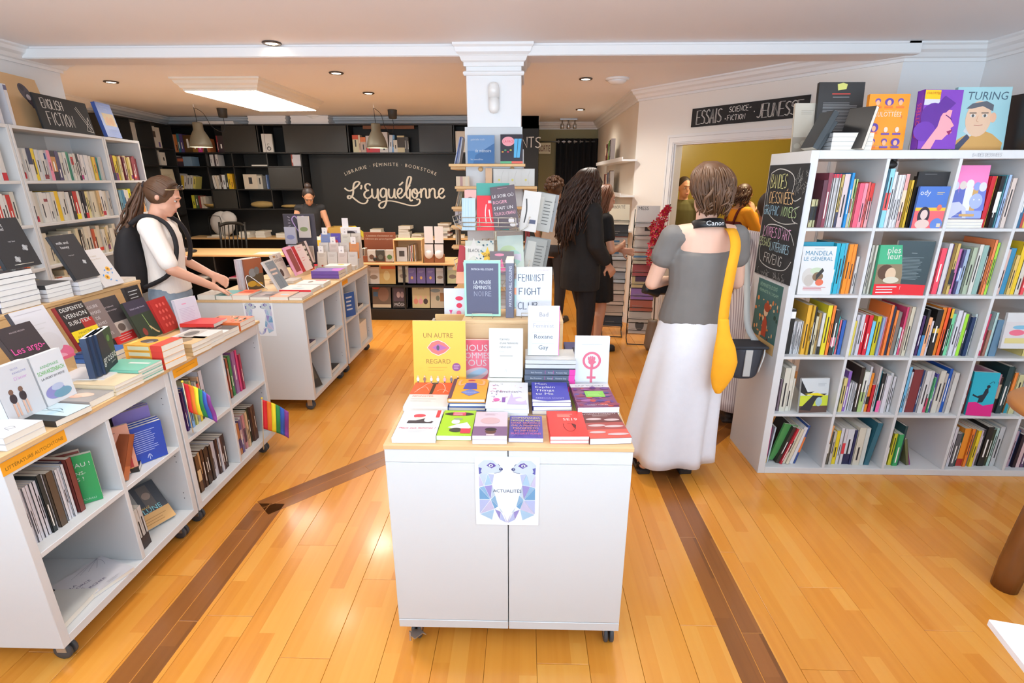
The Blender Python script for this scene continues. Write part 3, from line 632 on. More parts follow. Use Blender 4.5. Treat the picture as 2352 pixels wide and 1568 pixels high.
# book tower round the column: white boards with pine ledges
CT = thing('column_stand', 'white boards with pine ledges fixed round the column', 'display stand', (0, 0, 0))
part('front_board', CT, MEL, (-.454, 4.058, .6, -.024, 4.078, 2.055)); part('side_board', CT, MEL, (-.456, 4.08, .6, -.438, 4.46, 1.9)); part('side_board', CT, MEL, (-.031, 4.08, .6, -.013, 4.46, 1.9))
for z, x0, x1 in ((1.775, -.57, .0), (1.615, -.53, .09), (1.465, -.56, .09), (1.325, -.57, .1), (1.17, -.57, .1), (1.0, -.57, .1), (.83, -.57, .1)):
    part('ledge', CT, PINE, (x0, 3.965, z, x1, 4.058, z+.018)); part('ledge', CT, PINE, (x0, 4.058, z-.02, -.456, 4.46, z))
    if x1 > .05: part('ledge', CT, PINE, (-.013, 4.058, z-.02, x1, 4.46, z))
for x in (-.34, -.10): MB().lathe([(.004, 0), (.018, .0), (.018, .012), (.004, .012)], PINE, TR(x, 4.058, 1.757) @ RX(R(90)), n=14).build('dowel_end', CT)
p = Print(.05, .22); p.r(0, 0, 1, 1, '#fafafa'); o = p.build(CT, 'paper_label', M=TR(-.32, 4.0565, 1.63) @ RX(R(90)))
p = Print(.05, .13, .0006); p.hand('VISAGES', 0, 0, .5, .06, '#333338', asp=.55, gap=.2); o = p.build(CT, 'label_lettering', M=TR(-.283, 4.0565, 1.64) @ RX(R(90)) @ RZ(R(90)))
o.scale = (.55, .9, 1)
# wire spinner in front of the column
SPN = thing('spinner_rack', 'chrome wire spinner rack of cards and books before the column', 'display rack', (-.2, 3.48, 0), R(-6))
MB().tube([(0, 0, .02), (0, 0, 1.62)], .011, WIRE, n=8).build('pole', SPN)
MB().lathe([(.22, 0), (.22, .012), (.05, .03), (.012, .04)], mat('#2a2a2a', .5), n=20).build('base', SPN)
for z in (1.37, 1.09, .80, .52):
    b = MB()
    for k in range(4):
        a = k*math.pi/2; Mk = RZ(a)
        for zz, yy in ((0, -.19), (.03, -.235), (.055, -.245), (.085, -.25)):
            b.tube([(-.19 if zz == 0 else -.17, yy, z+zz), (.19 if zz == 0 else .17, yy, z+zz)], .0028, WIRE, Mk, n=5)
        for x in (-.17, -.06, .06, .17): b.tube([(x, -.05, z), (x, -.19, z), (x, -.235, z+.03), (x, -.25, z+.085)], .0026, WIRE, Mk, n=5)
        b.tube([(-.19, -.19, z), (-.1, -.06, z+.2), (.1, -.06, z+.2), (.19, -.19, z)], .0026, WIRE, Mk, n=5)
    tag(b.build('wire_tier', SPN), kind='stuff')
# black wire magazine racks by the doorway
def wire_rack(label, x, y, rz, w, n, z0, dz):
    t = thing('magazine_rack', label, 'magazine rack', (x, y, 0), rz)
    for sx in (-w/2, w/2): MB().tube([(sx, .1, .0), (sx, .1, z0+n*dz+.05)], .005, BWIRE, n=6).build('upright', t)
    for k in range(n):
        z = z0+k*dz; b = MB(); dy = -.02*(n-k)/n
        b.tube([(-w/2, .1, z+.05), (-w/2, -.0+dy, z), (w/2, dy, z), (w/2, .1, z+.05)], .003, BWIRE, n=5); b.tube([(-w/2, .08, z+.06), (-w/2, -.03+dy, z+.05), (w/2, -.03+dy, z+.05), (w/2, .08, z+.06)], .003, BWIRE, n=5)
        b.tube([(-w/2, dy, z), (-w/2, -.03+dy, z+.05)], .003, BWIRE, n=5); b.tube([(w/2, dy, z), (w/2, -.03+dy, z+.05)], .003, BWIRE, n=5); b.build('wire_pocket', t)
    MB().tube([(-w/2, .1, .01), (-w/2, -.14, .01), (w/2, -.14, .01), (w/2, .1, .01)], .006, BWIRE, n=6).build('base', t)
    return t
MR1 = wire_rack('black wire magazine rack nearer the woman in black', 1.0, 5.56, R(-8), .22, 10, .09, .125)
MR2 = wire_rack('black wire magazine rack beside the red blossom branch', 1.24, 5.28, R(-8), .24, 10, .09, .125)
# shallow magazine shelves on the cream wall
for k, z in enumerate((1.875, 1.49, 1.1)):
    o = thing('picture_ledge', f'{["upper", "middle", "lower"][k]} white magazine ledge on the cream wall past the column', 'ledge', (1.232, 8.1, z), R(-90))
    part('board', o, TRIM, (0, -.16, 0, 2.15, -.0, .02)); part('lip', o, TRIM, (0, -.165, 0, 2.15, -.155, .045))
# stool, low white table at the right edge
STW = mat('#7a4a22', .35, name='dark_turned_wood', vary=.25, sc=7, st=(3, 3, 1))
st = thing('wooden_stool', 'round wooden stool with tapered leg cut by the right picture edge', 'stool', (2.245, 1.80, 0))
MB().lathe([(.05, .79), (.27, .79), (.292, .8), (.295, .82), (.285, .832), (.05, .834)], mat('#b9793c', .35, name='stool_seat', vary=.15, sc=6), n=32).build('seat', st)
for k in range(4):
    a = R(45+90*k+180-50); c, s_ = math.cos(a), math.sin(a); MB().tube([(c*.10, s_*.10, .79), (c*.12, s_*.12, .62), (c*.13, s_*.13, .60), (c*.135, s_*.135, .58), (c*.135, s_*.135, .48), (c*.15, s_*.15, .12), (c*.155, s_*.155, .0)], [.022, .03, .046, .03, .036, .05, .046], STW, n=16).build('leg', st)
lt = thing('side_table', 'corner of a low white table at the bottom right corner', 'table', (1.187, 1.038, 0), R(-102.5))
part('table_top', lt, mat('#ece9ea', .4), (0, 0, .60, .5, .62, .62), ch=.002)
for x in (.2, .46):
    for y in (.16, .58): MB().tube([(x, y, 0), (x, y, .60)], .016, MEL, n=10).build('leg', lt)
# ceiling fittings
EMB = mat('#fff1d8', .3, name='lamp_glow', emit=14); EMW = mat('#fffdf8', .3, name='panel_glow', emit=13)
SPL = ['above the white display cases', 'left of the ceiling light panel, near the left crown', 'right of the ceiling light panel, nearer one', 'right of the ceiling light panel, farther one', 'right of the column beside the round white detector', 'before the beam, right of the column', 'above the centre cabinet', 'above the cube bookcase', 'above the aisle by the left cases', 'behind the column above the counter', 'before the tall white bookshelf', 'in the nook with the black curtain']
for i, (x, y) in enumerate([(-1.79, 3.98), (-4.08, 5.41), (-1.71, 5.03), (-1.75, 6.15), (.57, 5.37), (.6, 2.85), (-.6, 2.2), (1.9, 2.0), (-1.2, 1.9), (-.55, 7.3), (-2.5, 2.8), (.75, 7.6)]):
    t = thing('ceiling_spot', 'recessed ceiling spot '+SPL[i], 'ceiling light', (x, y, ZC), 0, 'recessed ceiling spots')
    MB().lathe([(.045, -.001), (.062, -.001), (.066, -.006), (.06, -.012), (.047, -.012), (.045, -.001)], mat('#5a4a3e', .4, .5), n=20).build('rim', t)
    MB().lathe([(.002, -.004), (.046, -.004), (.04, -.009), (.002, -.01)], EMB, n=16).build('lamp', t)
lp = thing('ceiling_light_panel', 'large box ceiling light with white crown-moulded frame over the cash desk', 'ceiling light', (0, 0, 0))
f = MB(); o4 = lambda x0, y0, x1, y1, z: [(x0, y0, z), (x1, y0, z), (x1, y1, z), (x0, y1, z)]
f.loft([o4(-3.36+k, 5.19+k, -2.5-k*.9, 6.8-k, z) for k, z in ((0, 2.6), (0, 2.585), (.018, 2.575), (.03, 2.55), (.05, 2.535), (.06, 2.515), (.075, 2.508), (.075, 2.49))], mat('#eee6d6', .4), smooth=False); f.build('frame', lp)
d = MB(); d.box(-3.275, 5.275, 2.484, -2.58, 6.715, 2.4895, EMW); d.build('diffuser', lp)
PSH = mat('#75705f', .5, .2, name='taupe_metal')
def pendant(label, x, y, cx_, cy_, zb):
    t = thing('pendant_lamp', label, 'pendant lamp', (x, y, zb))
    MB().lathe([(.028, .30), (.055, .30), (.06, .285), (.06, .21), (.075, .185), (.108, .12), (.128, .05), (.136, .0), (.130, .0), (.122, .05), (.10, .118), (.07, .18), (.03, .2)], PSH, n=28).build('shade', t)
    MB().ball((0, 0, .06), (.04, .04, .05), EMB).build('bulb', t)
    h = ZC-zb; MB().tube([(0, 0, .3), (-.01, 0, h-.03)], .004, DRK, n=6).build('cord', t); MB().tube([(-.01, 0, h), (-.01, 0, h-.03), (.0, 0, h-.04)], .005, TRIM, n=6).build('hook', t)
    X, Y = cx_-x, cy_-y; MB().tube(smooth2([(-.01, 0, h-.035), (.03+X*.2, Y*.2, h-.1), (X*.5, Y*.5, h-.24), (X*.85, Y*.85, h-.3), (X, Y, h-.24), (X, Y, h-.12)], 5), .0035, DRK, n=6).build('cable', t)
    MB().lathe([(.045, h-.115), (.055, h-.11), (.065, h-.005), (.065, h)], mat('#3c3a36', .5), TR(X, Y, 0), n=18).build('canopy', t)
    light('pendant_light', 'POINT', (x, y, zb-.02), 10, WARM, shadow_soft_size=.06)
pendant('taupe dome pendant lamp left, hanging before bookfilled black shelves', -4.26, 7.0, -4.13, 7.4, 2.085); pendant('taupe dome pendant lamp hanging over the lettered black wall', -1.96, 7.1, -1.85, 7.6, 2.078)
for x, y, lb in ((.871, 5.379, 'round white ceiling detector right of the column'), (-3.2, 8.25, 'small round white detector by the back crown moulding')):
    t = thing('smoke_detector', lb, 'detector', (x, y, ZC)); MB().lathe([(.02, -.05), (.06, -.048), (.085, -.03), (.09, -.018)], TRIM, n=24).build('cap', t); MB().lathe([(.085, -.02), (.11, -.016), (.115, 0)], TRIM, n=24).build('base_plate', t)
sc = thing('wall_lamp', 'white capsule-shaped lamp on the column', 'wall lamp', (-.235, 4.06, 2.145)); b = MB()
b.lathe([(.004, 0), (.024, .006), (.036, .022), (.039, .04), (.039, .104)], mat('#f7f5f0', .3), n=20); b.build('lower_glass', sc); MB().lathe([(.041, .106), (.041, .17), (.037, .19), (.024, .206), (.004, .212)], mat('#f1efea', .3), n=20).build('upper_glass', sc); MB().box(-.02, .0, .06, .02, .022, .15, TRIM).build('bracket', sc)
# signs
o = MB().box(0, 0, 0, 1.115, .012, .168, CB).build('chalkboard_sign', M=T(*dw(1.722, .013)[:2], 2.178, DWA+math.pi)); tag(o, 'long chalkboard sign reading ESSAIS SCIENCE-FICTION JEUNESSE above the doorway', 'sign')
p = Print(1.115, .168, .0004, .00005)
for dx in (0, .008): p.hand('ESSAIS', .05+dx, .12, .112, .0032, CHALK, asp=.32, gap=.24, seed=4); p.hand('JEUNESSE', .60+dx, .16, .1, .0032, CHALK, asp=.38, gap=.18, seed=6)
p.hand('SCIENCE-', .36, .60, .04, .0045, CHALK, asp=.52); p.hand('FICTION', .35, .18, .04, .0045, CHALK, asp=.52); p.e(.332, .28, .005, .005, CHALK); p.e(.582, .5, .004, .004, CHALK)
p.build(o, 'chalk_lettering', M=FACE)
o = MB().box(0, 0, 0, .58, .014, .24, CB, ch=.002).build('chalkboard_sign', M=WSM @ TR(.37, .03, 2.022) @ RX(R(-6))); tag(o, 'chalkboard reading ENGLISH FICTION on top of the white bookshelf', 'sign')
p = Print(.58, .24, .0004, .00005)
for dx in (0, .006): p.hand('ENGLISH', .1+dx, .62, .11, .006, CHALK, asp=.42, seed=2); p.hand('FICTION', .13+dx, .16, .15, .006, CHALK, asp=.42, seed=3)
for q in ([(.72, .78), (.93, .12)], [(.75, .82), (.95, .2)], [(.93, .55), (.84, .12)], [(.84, .12), (.98, .08)], [(.93, .55), (.97, .1)]): p.s_(q, .007, CHALK, 0)
p.build(o, 'chalk_lettering', M=FACE)
ex = MB().box(0, 0, 0, .2, .03, .17, mat('#d8cfae', .5)).build('exit_sign', M=TR(.22, 9.02, 2.09)); tag(ex, 'small exit sign reading SORTIE left of the black curtain', 'sign'); p = Print(.2, .17); p.t('SORTIE', .5, .22, .5, '#5c1414', 'c', .92); p.build(ex, 'sign_lettering', M=FACE)
# ================================================================== BOOKS IN THE CUBE BOOKCASE
RN = ['top-row', 'second-row', 'third-row', 'fourth-row', 'bottom-row']; CN = ['first', 'second', 'third', 'fourth', 'fifth']
W6 = lambda n, s: ';'.join([s]*n)
CELL = {
 (0, 0): '2 13.6 d8478c;'+W6(4, '1.15 14 ddd6a0,2a2a2a,.25,.75')+';2.4 23.5 5b2b38;2.3 27 8a3a48;'+W6(5, '.8 26.5 f2efec,d2354a,.93,1')+';1.4 26 b9a05a,3a3a50,0,.3;3 26.5 e9d2cf;1.6 27 0f83c4;1.5 24 d9c9a0,8a5a40,.3,.6;1.2 24 3aa65a,f2f2f2,0,.6;.9 24 c9e08a;2.6 22 ea5a72;2.1 22 f08a9a;1.3 22.5 e8655f;1.9 22 f4b0b0,d8433e,.6,1',
 (0, 1): '1 28 7d3a63;1.4 26 d9c6c0;1 28 8a3a5a;2.6 29 8fd0e6,d9534f,.3,.6;2 27.5 f6f5f5;1.6 26 f4f2f2;1.6 26 f4f2f2;1.4 26 efe9e8;2 26.5 e8a7a0,f0d0b0,.3,.7;1 24 8fc9bd;1.4 23.5 f3c53f;_ 12.5;2.4 25.5 1b1a1c,d8d4d0,.05,.9;1 26 3f8a86',
 (0, 2): '_ 20.4;2.4 25.5 c9202e;1 25.5 f0b04a;1.6 25.5 1d1d20,f2eee8,.3,.7;1.6 25.5 4a4a50,e8f0e0,.3,.7;.7 26 5a9aa5;1.6 26 a9c3e8;2.4 24.5 f1ddd0;1 24 e8a0a8',
 (1, 0): '1 26 c2365a,6a2a60,0,.4;_ 17.6;2.2 27 17a2bb;2.2 27 2ba9c0;1.6 27 5ab0cf;2.1 26.5 f58a1f;1.9 26.5 f28c28;.9 22 ee8a4a;1.4 20 f4eee8',
 (1, 1): '1.4 24 5560b8;1.4 24 4a58b0;1.4 26 d8d4c4;1.2 26 ebe6d2;_ 15;_ 10',
 (1, 2): '1.6 27 e9edf2,2a4a78,0,.35;1.7 27 f2f2f2;2.5 24.5 ef4a5e;1.9 27 eeeaea;.9 27 f4f0f2;.8 26.5 7a5a90;1.4 27 cfae62,2c2c34,.2,.5;2 24 c974a4;1.3 23.5 4a4470,8090c0,.3,.6;1.7 24 9fb0c6;.9 24 5a3a52;2.1 25 a9b59c;1.9 26.5 efece0;2.9 26 8fb0a6;1 25 2a2626;1.3 29 f28a55;1.3 27.5 a9d94a',
 (1, 3): '2.6 28 f0edee;1.6 24 e9c3b6;2.4 24.5 3a8ab0;1.6 21 e3bd6a;2 28 f3cb2a;2 24 f1e6d4;1.4 20 ec4a50;2 26 d8c8a0;2.4 25 4a7aa0;2 24 e0e0e0;2.2 23 c05050;2 24 506070',
 (2, 0): '1 20 3a6ad0,c2367a,.0,.6;1 20 d23a86;2.5 26 20211f,f2f2f2,.8,.95;'+W6(6, '.82 19 f2f1f1')+';2.3 28.5 e0a934;1.4 28.5 c99a2a;1.3 27.5 2c2a26;1.5 22 d9cfae;1.6 24 a98a4e;1.7 24 efece6,2a2a2a,.0,.2;2.5 28.5 f0dc2e;1.6 28.5 f28030;2.3 26 3c3a3a,d08090,.2,.4;1.5 22 5ab5b0;1 20 ef7a80;1.9 20 3a66b5',
 (2, 1): '3 20 f2df5e;1.9 23 eeeaf0;1.9 23.5 e9e4ec;2.1 23 cf2231;2.1 23 d42638;1.9 19.5 6fc0e0;2.3 22.5 c5b71e;1.5 22 8a9ab8;1.5 22 dd8a9a;1.5 29 ee7a34;1.5 28 2b3048;1.4 26 e87f3a;1.9 25 7c7068;1 16 1f5a58;1.3 16 d9efe8;1.3 27.5 d84a70;2 28 e8dcc0',
 (2, 2): '2.9 27 eadfd0;1.4 23 4a2f60;1.5 26.5 1d1d20,3a80b0,.0,.45;1.9 22 f3ab7a;1.3 20 f0e4ea;2.9 26.5 1c1a18,c9a23a,.5,.6;2.3 27.5 dd7b1a;1.7 27.5 ef5a28;1.2 27 2a2620,e0b030,.8,1;2.1 24 78cf9a;2.3 26 efeff4;1.3 25 f3edf4;1.9 24 9fdc3a;1.3 24 4c4a4e;1.9 22.5 243a60;1.3 24 d9e6e4',
 (2, 3): '2.6 24 e3dfe4;1.4 24 c9405e;1.4 15 9c6a5a;1.2 25 bcdcd6;3.2 21 5f8098;_ 15;4 5 e8d080',
 (3, 0): '1.3 16 2d1d35,c8c0d0,.2,.7;1.3 17 d9d4d8;1.2 20 7b6a74;3.5 27 ece6d3;2.6 28 f0ead8;1.4 20 efe8d4;_ 18',
 (3, 1): '1 17 2a3048;1.5 17.5 7fb0d0;1.9 21 e8d788;1.7 25 8a62b0;'+W6(4, '.9 17.5 f0eef0')+';1.9 27.5 3a302a;2.3 25 a8c07a,dcdcd0,.5,1;1.2 28 e6e4e6;1.4 24 e58a2a,2a2620,.2,.4;1.5 17 c0242e;1.3 28 dccdc8;1 25 3aa0b0;1.7 24 2a2a2c,ee6aa0,.0,.3;2.2 23 efeaf0;1.6 24 e9e6e2;1.4 22 f2f0f2',
 (3, 2): '1.7 20 c0c22e;1 24 ded8c0;1.4 28 6fb4d8;1 25 eceaf0;4.3 26.5 7b2f33;1 26 30406e;2.5 26 eeeae6;1.9 25.5 f2ecec,d8486a,0,.35;1 22 4a9a6a;1 24 5a50a0;2.7 26 e9e3d2;1.9 24 cabdb0;1.6 27 1f58b0;2.4 25 e6e0d8;1.1 24 f08a3c',
 (3, 3): '1.6 24 f1ece6;2 20 7a3a36;_ 13;1.8 25 d99ab0;1.5 24 c090a0;1.9 22 4a302a,c9b090,.4,.8;2.9 29 1d3a3c;1.7 28 2a3c34;1.7 25 f08a3c,2a90a0,0,.25;3 24 e0d8a0',
 (4, 0): '.9 26 2e2a40,e83a30,0,.25;.9 24 d92a80,c9a04a,0,.2;.9 24 d92a80,c9a04a,0,.2;1 24 d5e6ee 4;_ 4.2;2 25 3a3630 16;1.3 24.5 c0303c 16;1.9 24 efe6cc 15;1.9 24 eee2c4 14;2.6 25 f0ecec 12;1.5 26 2a4a8a,e07a3a,.3,.7 11',
 (4, 1): '1.1 26 f0a86a 5;2.1 22 5f584a;1.4 22 bdb6a8;2.1 22.5 f0d52a;1.5 24 f2eeee;1.4 24 efe9ea,d23a44,.3,.6;3.3 23.5 eeeef2,24264a,.0,.3;1.2 23 2c2f58;3.3 25 ede6d2;2.3 24.5 e6ece4;2.5 28 2f6878 6',
 (4, 2): '1.5 23 dc4a58;1.9 24 1d1b1a,eceaea,0,.5;1 22 bfe0cc;2.1 21 eadf3a;2.9 21 35a05e;1.5 26 24484c;_ 4.5;1.7 18 6a6c46 -16;.9 18 a02a90 -19',
 (4, 3): '1.5 27 3a7fa0;1 24 d0d05a;1.5 26 eeeaf0;2.3 22 5a585c;1 22 1f4f46;3.1 25 e8902a,b03028,0,.2;1.5 25 ee7f2a;1.3 24 8a7a98;1.7 24 f2d32e;1 24 d8c0c8;1.9 24 4a464c;2.9 26 1e1c1a;1.5 24 38402a;1.4 25 bcdcd0;2.4 26 dcdcda',
 (0, 3): '2 26 e0e0dc;2.4 25 3a6a8a;2 24 c04a40;3 26 f0d060;2.4 25 2c2c30',
 (0, 4): '3 25 8a3a4a;2.4 24 e8e4dc;2 26 3a7a5a',
 (1, 4): '3 25 4a5a8a;2.4 24 e8d8c0;2 26 c8603a',
 (2, 4): '3 25 2f6a5a;2.4 24 e8e4dc;2 26 d8a03a',
 (3, 4): '3 25 6a3a5a;2.4 24 e0dcd4;2 26 3a4a7a',
 (4, 4): '2.6 25 dcdcda;1.4 24 b59aa8;1.5 24 3a5f90;1.6 22 2a1c28;2 24 e0c0c0;1.6 23 6a4a6a;2 22 3a3a44'}
for (r, c), s in CELL.items():
    row(TR(BCX+CX[c]+.001, BCY+.035, CZ[r]), s, f'in {RN[r]} {CN[c]} cell of the cube bookcase', 'comic_book', .2, f'comics in {RN[r]} {CN[c]} cell', seed=r*7+c, width=None if (r, c) in ((0, 3), (0, 4), (1, 4), (2, 4), (3, 4), (1, 1), (4, 0), (4, 2), (3, 0)) else CW-.004)
def cellpos(r, c, x, y=.03, z=0): return TR(BCX+CX[c]+x, BCY+y, CZ[r]+z)
def f_ody(p):
    p.r(0, .45, 1, 1, '#4a72bd'); p.r(0, 0, 1, .42, '#e8646a'); p.t('ody', .05, .8, .17, '#f4f4f4'); p.lines(.6, .85, .82, .86, 2, '#e8d060', .5); p.r(0, .42, 1, .5, '#e6b93a'); p.e(.32, .30, .2, .3, '#2c2230'); p.e(.33, .33, .12, .16, '#f3d9cf'); p.e(.33, .1, .24, .16, '#f1d3c8'); p.e(.8, .1, .2, .2, '#5e80c4'); p.e(.78, .5, .08, .1, '#d8705a'); p.r(.82, .03, .95, .12, '#f0e0c0')
book('comic_book', 'blue comic with a dark-haired woman, face-out in top-row second cell', .15, .205, .012, '#4a72bd', cellpos(0, 1, .18, .02) @ FACE, front=f_ody)
book('comic_book', 'large black comic standing behind the blue face-out comic', .155, .275, .012, '#1c1b1d', cellpos(0, 1, .175, .045) @ FACE, front=lambda p: p.lines(.2, .6, .94, .96, 1, '#9a9a9a', .5))
def f_crowd(p):
    p.r(0, 0, 1, .55, '#93a3dd'); p.r(0, .5, 1, 1, '#f084bb'); rr = random.Random(5)
    for x, y, s, c1, c2 in ((.18, .62, .1, '#e7eaf6', '#5f6cb5'), (.38, .63, .09, '#f4e6dc', '#5f6cb5'), (.56, .65, .1, '#ffffff', '#ffffff'), (.75, .61, .09, '#8d9ad6', '#c9a063'), (.9, .6, .1, '#f3f3f8', '#6f7cc5')): p.p([(x-s*1.2, .15), (x+s*1.2, .15), (x+s, y-.06), (x-s, y-.06)], c2); p.e(x, y, s, s*1.2, c1)
    p.p([(0, 0), (.6, 0), (.55, .2), (.35, .32), (.1, .3)], '#d9dcf2'); p.p([(.2, .02), (.5, .02), (.45, .16)], '#5f6cb5'); p.e(.78, .33, .17, .2, '#a3b0e0'); p.e(.72, .36, .02, .02, '#ffffff'); p.e(.86, .36, .02, .02, '#ffffff'); p.r(.4, .04, .8, .09, '#c9a063'); p.lines(.25, .4, .05, .07, 1, '#ffffff', .5)
for k in range(3): book('comic_book', f'white lying comic, {ORD[k]} from the bottom under the pink crowd cover', .20, .26, .014, '#e9e6f2', cellpos(0, 2, .002, .03, k*.0145) @ FLAT, group='lying white comics under the pink crowd cover')
book('comic_book', 'pink comic with a painted crowd, face-out in top-row third cell', .192, .262, .012, '#f084bb', cellpos(0, 2, .008, .06, .0445) @ RX(R(-5)) @ FACE, front=f_crowd)
def f_mand(p):
    p.t('MANDELA', .5, .82, .14, '#3f7f9c', 'c', .8); p.t('LE GÉNÉRAL', .5, .71, .12, '#3f7f9c', 'c', .86); p.e(.28, .38, .2, .26, '#d5cfc6'); p.e(.3, .3, .15, .18, '#b9b0a6'); p.e(.5, .5, .2, .1, '#c8d8b8'); p.e(.55, .38, .16, .14, '#7a6248'); p.p([(.5, .3), (.72, .5), (.66, .56), (.5, .42)], '#2e2c2a'); p.e(.62, .26, .12, .1, '#d86a4a'); p.lines(.15, .85, .1, .16, 3, '#c05a5a', .5); p.lines(.35, .65, .93, .95, 1, '#777777', .5)
book('comic_book', 'white comic titled MANDELA face-out in second-row first cell', .175, .255, .014, '#f4f3f0', cellpos(1, 0, .012, .02) @ RX(R(-4)) @ FACE, front=f_mand)
book('comic_book', 'tall teal comic behind the white face-out comic in second row', .17, .275, .012, '#1f8fa6', cellpos(1, 0, .016, .065) @ FACE)
def f_ples(p): p.r(0, .62, 1, 1, '#46ac7e'); p.t('ples', .3, .84, .24, '#f3f1e6'); p.t('leur', .35, .72, .24, '#f3f1e6'); p.r(0, 0, 1, .22, '#e0242c'); p.r(0, .22, 1, .62, '#8c7a5e'); p.e(.35, .46, .3, .28, '#5a4030'); p.e(.55, .42, .2, .24, '#e8c9a6'); p.e(.6, .3, .3, .12, '#f0e8d0'); p.lines(.1, .9, .05, .16, 3, '#ffffff', .5)
book('comic_book', 'green comic with embracing couple and red paper band', .145, .262, .016, '#46ac7e', cellpos(1, 1, .062, .03) @ RX(R(-3)) @ RZ(R(4)) @ FACE, front=f_ples)
def f_dk(p): p.r(0, 0, 1, .2, '#d8202a'); p.r(.02, .09, .32, .16, '#f2e6e2'); p.lines(.2, .8, .3, .7, 16, '#7d8c8e', .3); p.lines(.42, .58, .76, .78, 1, '#c0c8c8', .5)
book('comic_book', 'dark slate comic with red band, turned in second-row second cell', .165, .285, .02, '#2a3c40', cellpos(1, 1, .165, .06) @ RZ(R(-14)) @ FACE @ TR(.165, 0, .02) @ RY(R(180)), back=f_dk)
def f_crow(p): p.r(0, .5, 1, 1, '#e8ecec'); p.r(0, 0, 1, .2, '#5a4238'); p.r(0, .2, 1, .5, '#c9d63a'); p.p([(0, .1), (.5, .55), (.95, .55), (.55, .35), (.4, .05)], '#2b2c2e'); p.p([(0, .95), (.25, .6), (.5, .62), (.2, .5), (0, .6)], '#202224'); p.p([(.15, .55), (.6, .58), (.95, .48), (.5, .5)], '#f2df1e'); p.e(.68, .32, .12, .16, '#9fb8bc'); p.lines(.6, .9, .78, .85, 3, '#9aa0a4', .4)
book('comic_book', 'comic with black crow on yellow, face-out in fourth-row first cell', .17, .205, .014, '#e8ecec', cellpos(3, 0, .145, .03) @ RX(R(-8)) @ RZ(R(6)) @ FACE, front=f_crow)
def f_sil(p): p.r(0, .28, 1, 1, '#1fa5b8'); p.p([(0, 0), (1, 0), (1, .3), (.6, .24), (.3, .32), (0, .3)], '#d0187a'); p.p([(.35, .3), (.55, .32), (.7, .55), (.66, .66), (.56, .62), (.5, .5), (.3, .45), (.12, .5), (.1, .46), (.38, .4)], '#12202c'); p.e(.66, .68, .07, .08, '#12202c'); p.s_([(.66, .74), (.8, .8), (.85, .76)], .02, '#12202c')
book('comic_book', 'turquoise comic with black silhouette, face-out in fourth-row fourth cell', .125, .26, .016, '#1fa5b8', cellpos(3, 3, .042, .03) @ RX(R(-4)) @ RZ(R(-10)) @ FACE, front=f_sil)
def f_gr(p): p.p([(.2, 0), (.8, 0), (.75, .35), (.6, .45), (.45, .4), (.3, .25)], '#23251f'); p.r(.4, .52, .66, .62, '#cfd8c4'); p.e(.6, .15, .12, .1, '#7fb85a')
book('comic_book', 'green comic leaning face-out in bottom-row first cell', .14, .25, .012, '#4f9150', cellpos(4, 0, .045, .075, .018) @ RY(R(14)) @ RZ(R(10)) @ FACE, front=f_gr)
def f_wc(p): p.r(0, .3, 1, .75, '#efe6e4'); p.e(.5, .45, .3, .12, '#e06a80'); p.e(.6, .6, .3, .08, '#7ab0c8'); p.r(.1, .15, .9, .3, '#e8d890'); p.e(.8, .82, .12, .06, '#e8d34a')
book('comic_book', 'white watercolour comic standing in third-row fourth cell', .14, .2, .014, '#f0eeec', cellpos(2, 3, .12, .03, .052) @ RX(R(-4)) @ FACE, front=f_wc)
# ---- on top of the bookcase
TZ = BH
def f_det(p): p.p([(.42, .88), (.6, .9), (.62, .97), (.52, 1-.01), (.4, .97)], '#e3df7a'); p.lines(.3, .7, .80, .83, 1, '#e0463a', .8, 0); p.lines(.32, .68, .765, .785, 1, '#dddddd', .6, 0); p.lines(.12, .88, .3, .7, 20, '#8f8f8f', .35, seed=2)
book('album', 'tall black album with small yellow emblem on the cube bookcase top', .235, .34, .02, '#2a2a2a', TR(1.53, 2.93, TZ+.006) @ RX(R(-8)) @ FACE, front=f_det)
book('album', 'narrow black book leaning before the tall black album', .13, .2, .022, '#1f1e1d', TR(1.60, 2.80, TZ+.002) @ RZ(R(-64)) @ RX(R(-15)) @ FACE, front=lambda p: p.t('M', .5, .04, .06, '#e8e8e8', 'c'))
for k in range(4): book('album', f'lying grey-spined album, {ORD[k]} from the bottom under the tall black album', .2, .14, .02, '#e6e4e2', TR(1.515, 2.72, TZ+.001+k*.0205), group='lying albums on the cube bookcase', spine=None)
book('album', 'beige album with pebbles standing beside the black albums', .17, .245, .016, '#b8b0a0', TR(1.425, 2.94, TZ+.002) @ RX(R(-9)) @ FACE, front=lambda p: (p.r(0, 0, 1, .3, '#8f8678'), [p.e(.15+.2*k, .12+.06*(k % 2), .1, .08, '#a39a8a') for k in range(5)], p.lines(.2, .6, .78, .85, 3, '#8a8274', .3)))
for k, (x, a) in enumerate(((1.425, 24), (1.455, 26))): book('album', f'black album leaning at the left end of the bookcase top, {["outer", "inner"][k]} one', .12, .185-.04*k, .03, '#2d3335', TR(x, 2.72+.03*k, TZ+.016) @ RY(R(a)) @ SPINE)
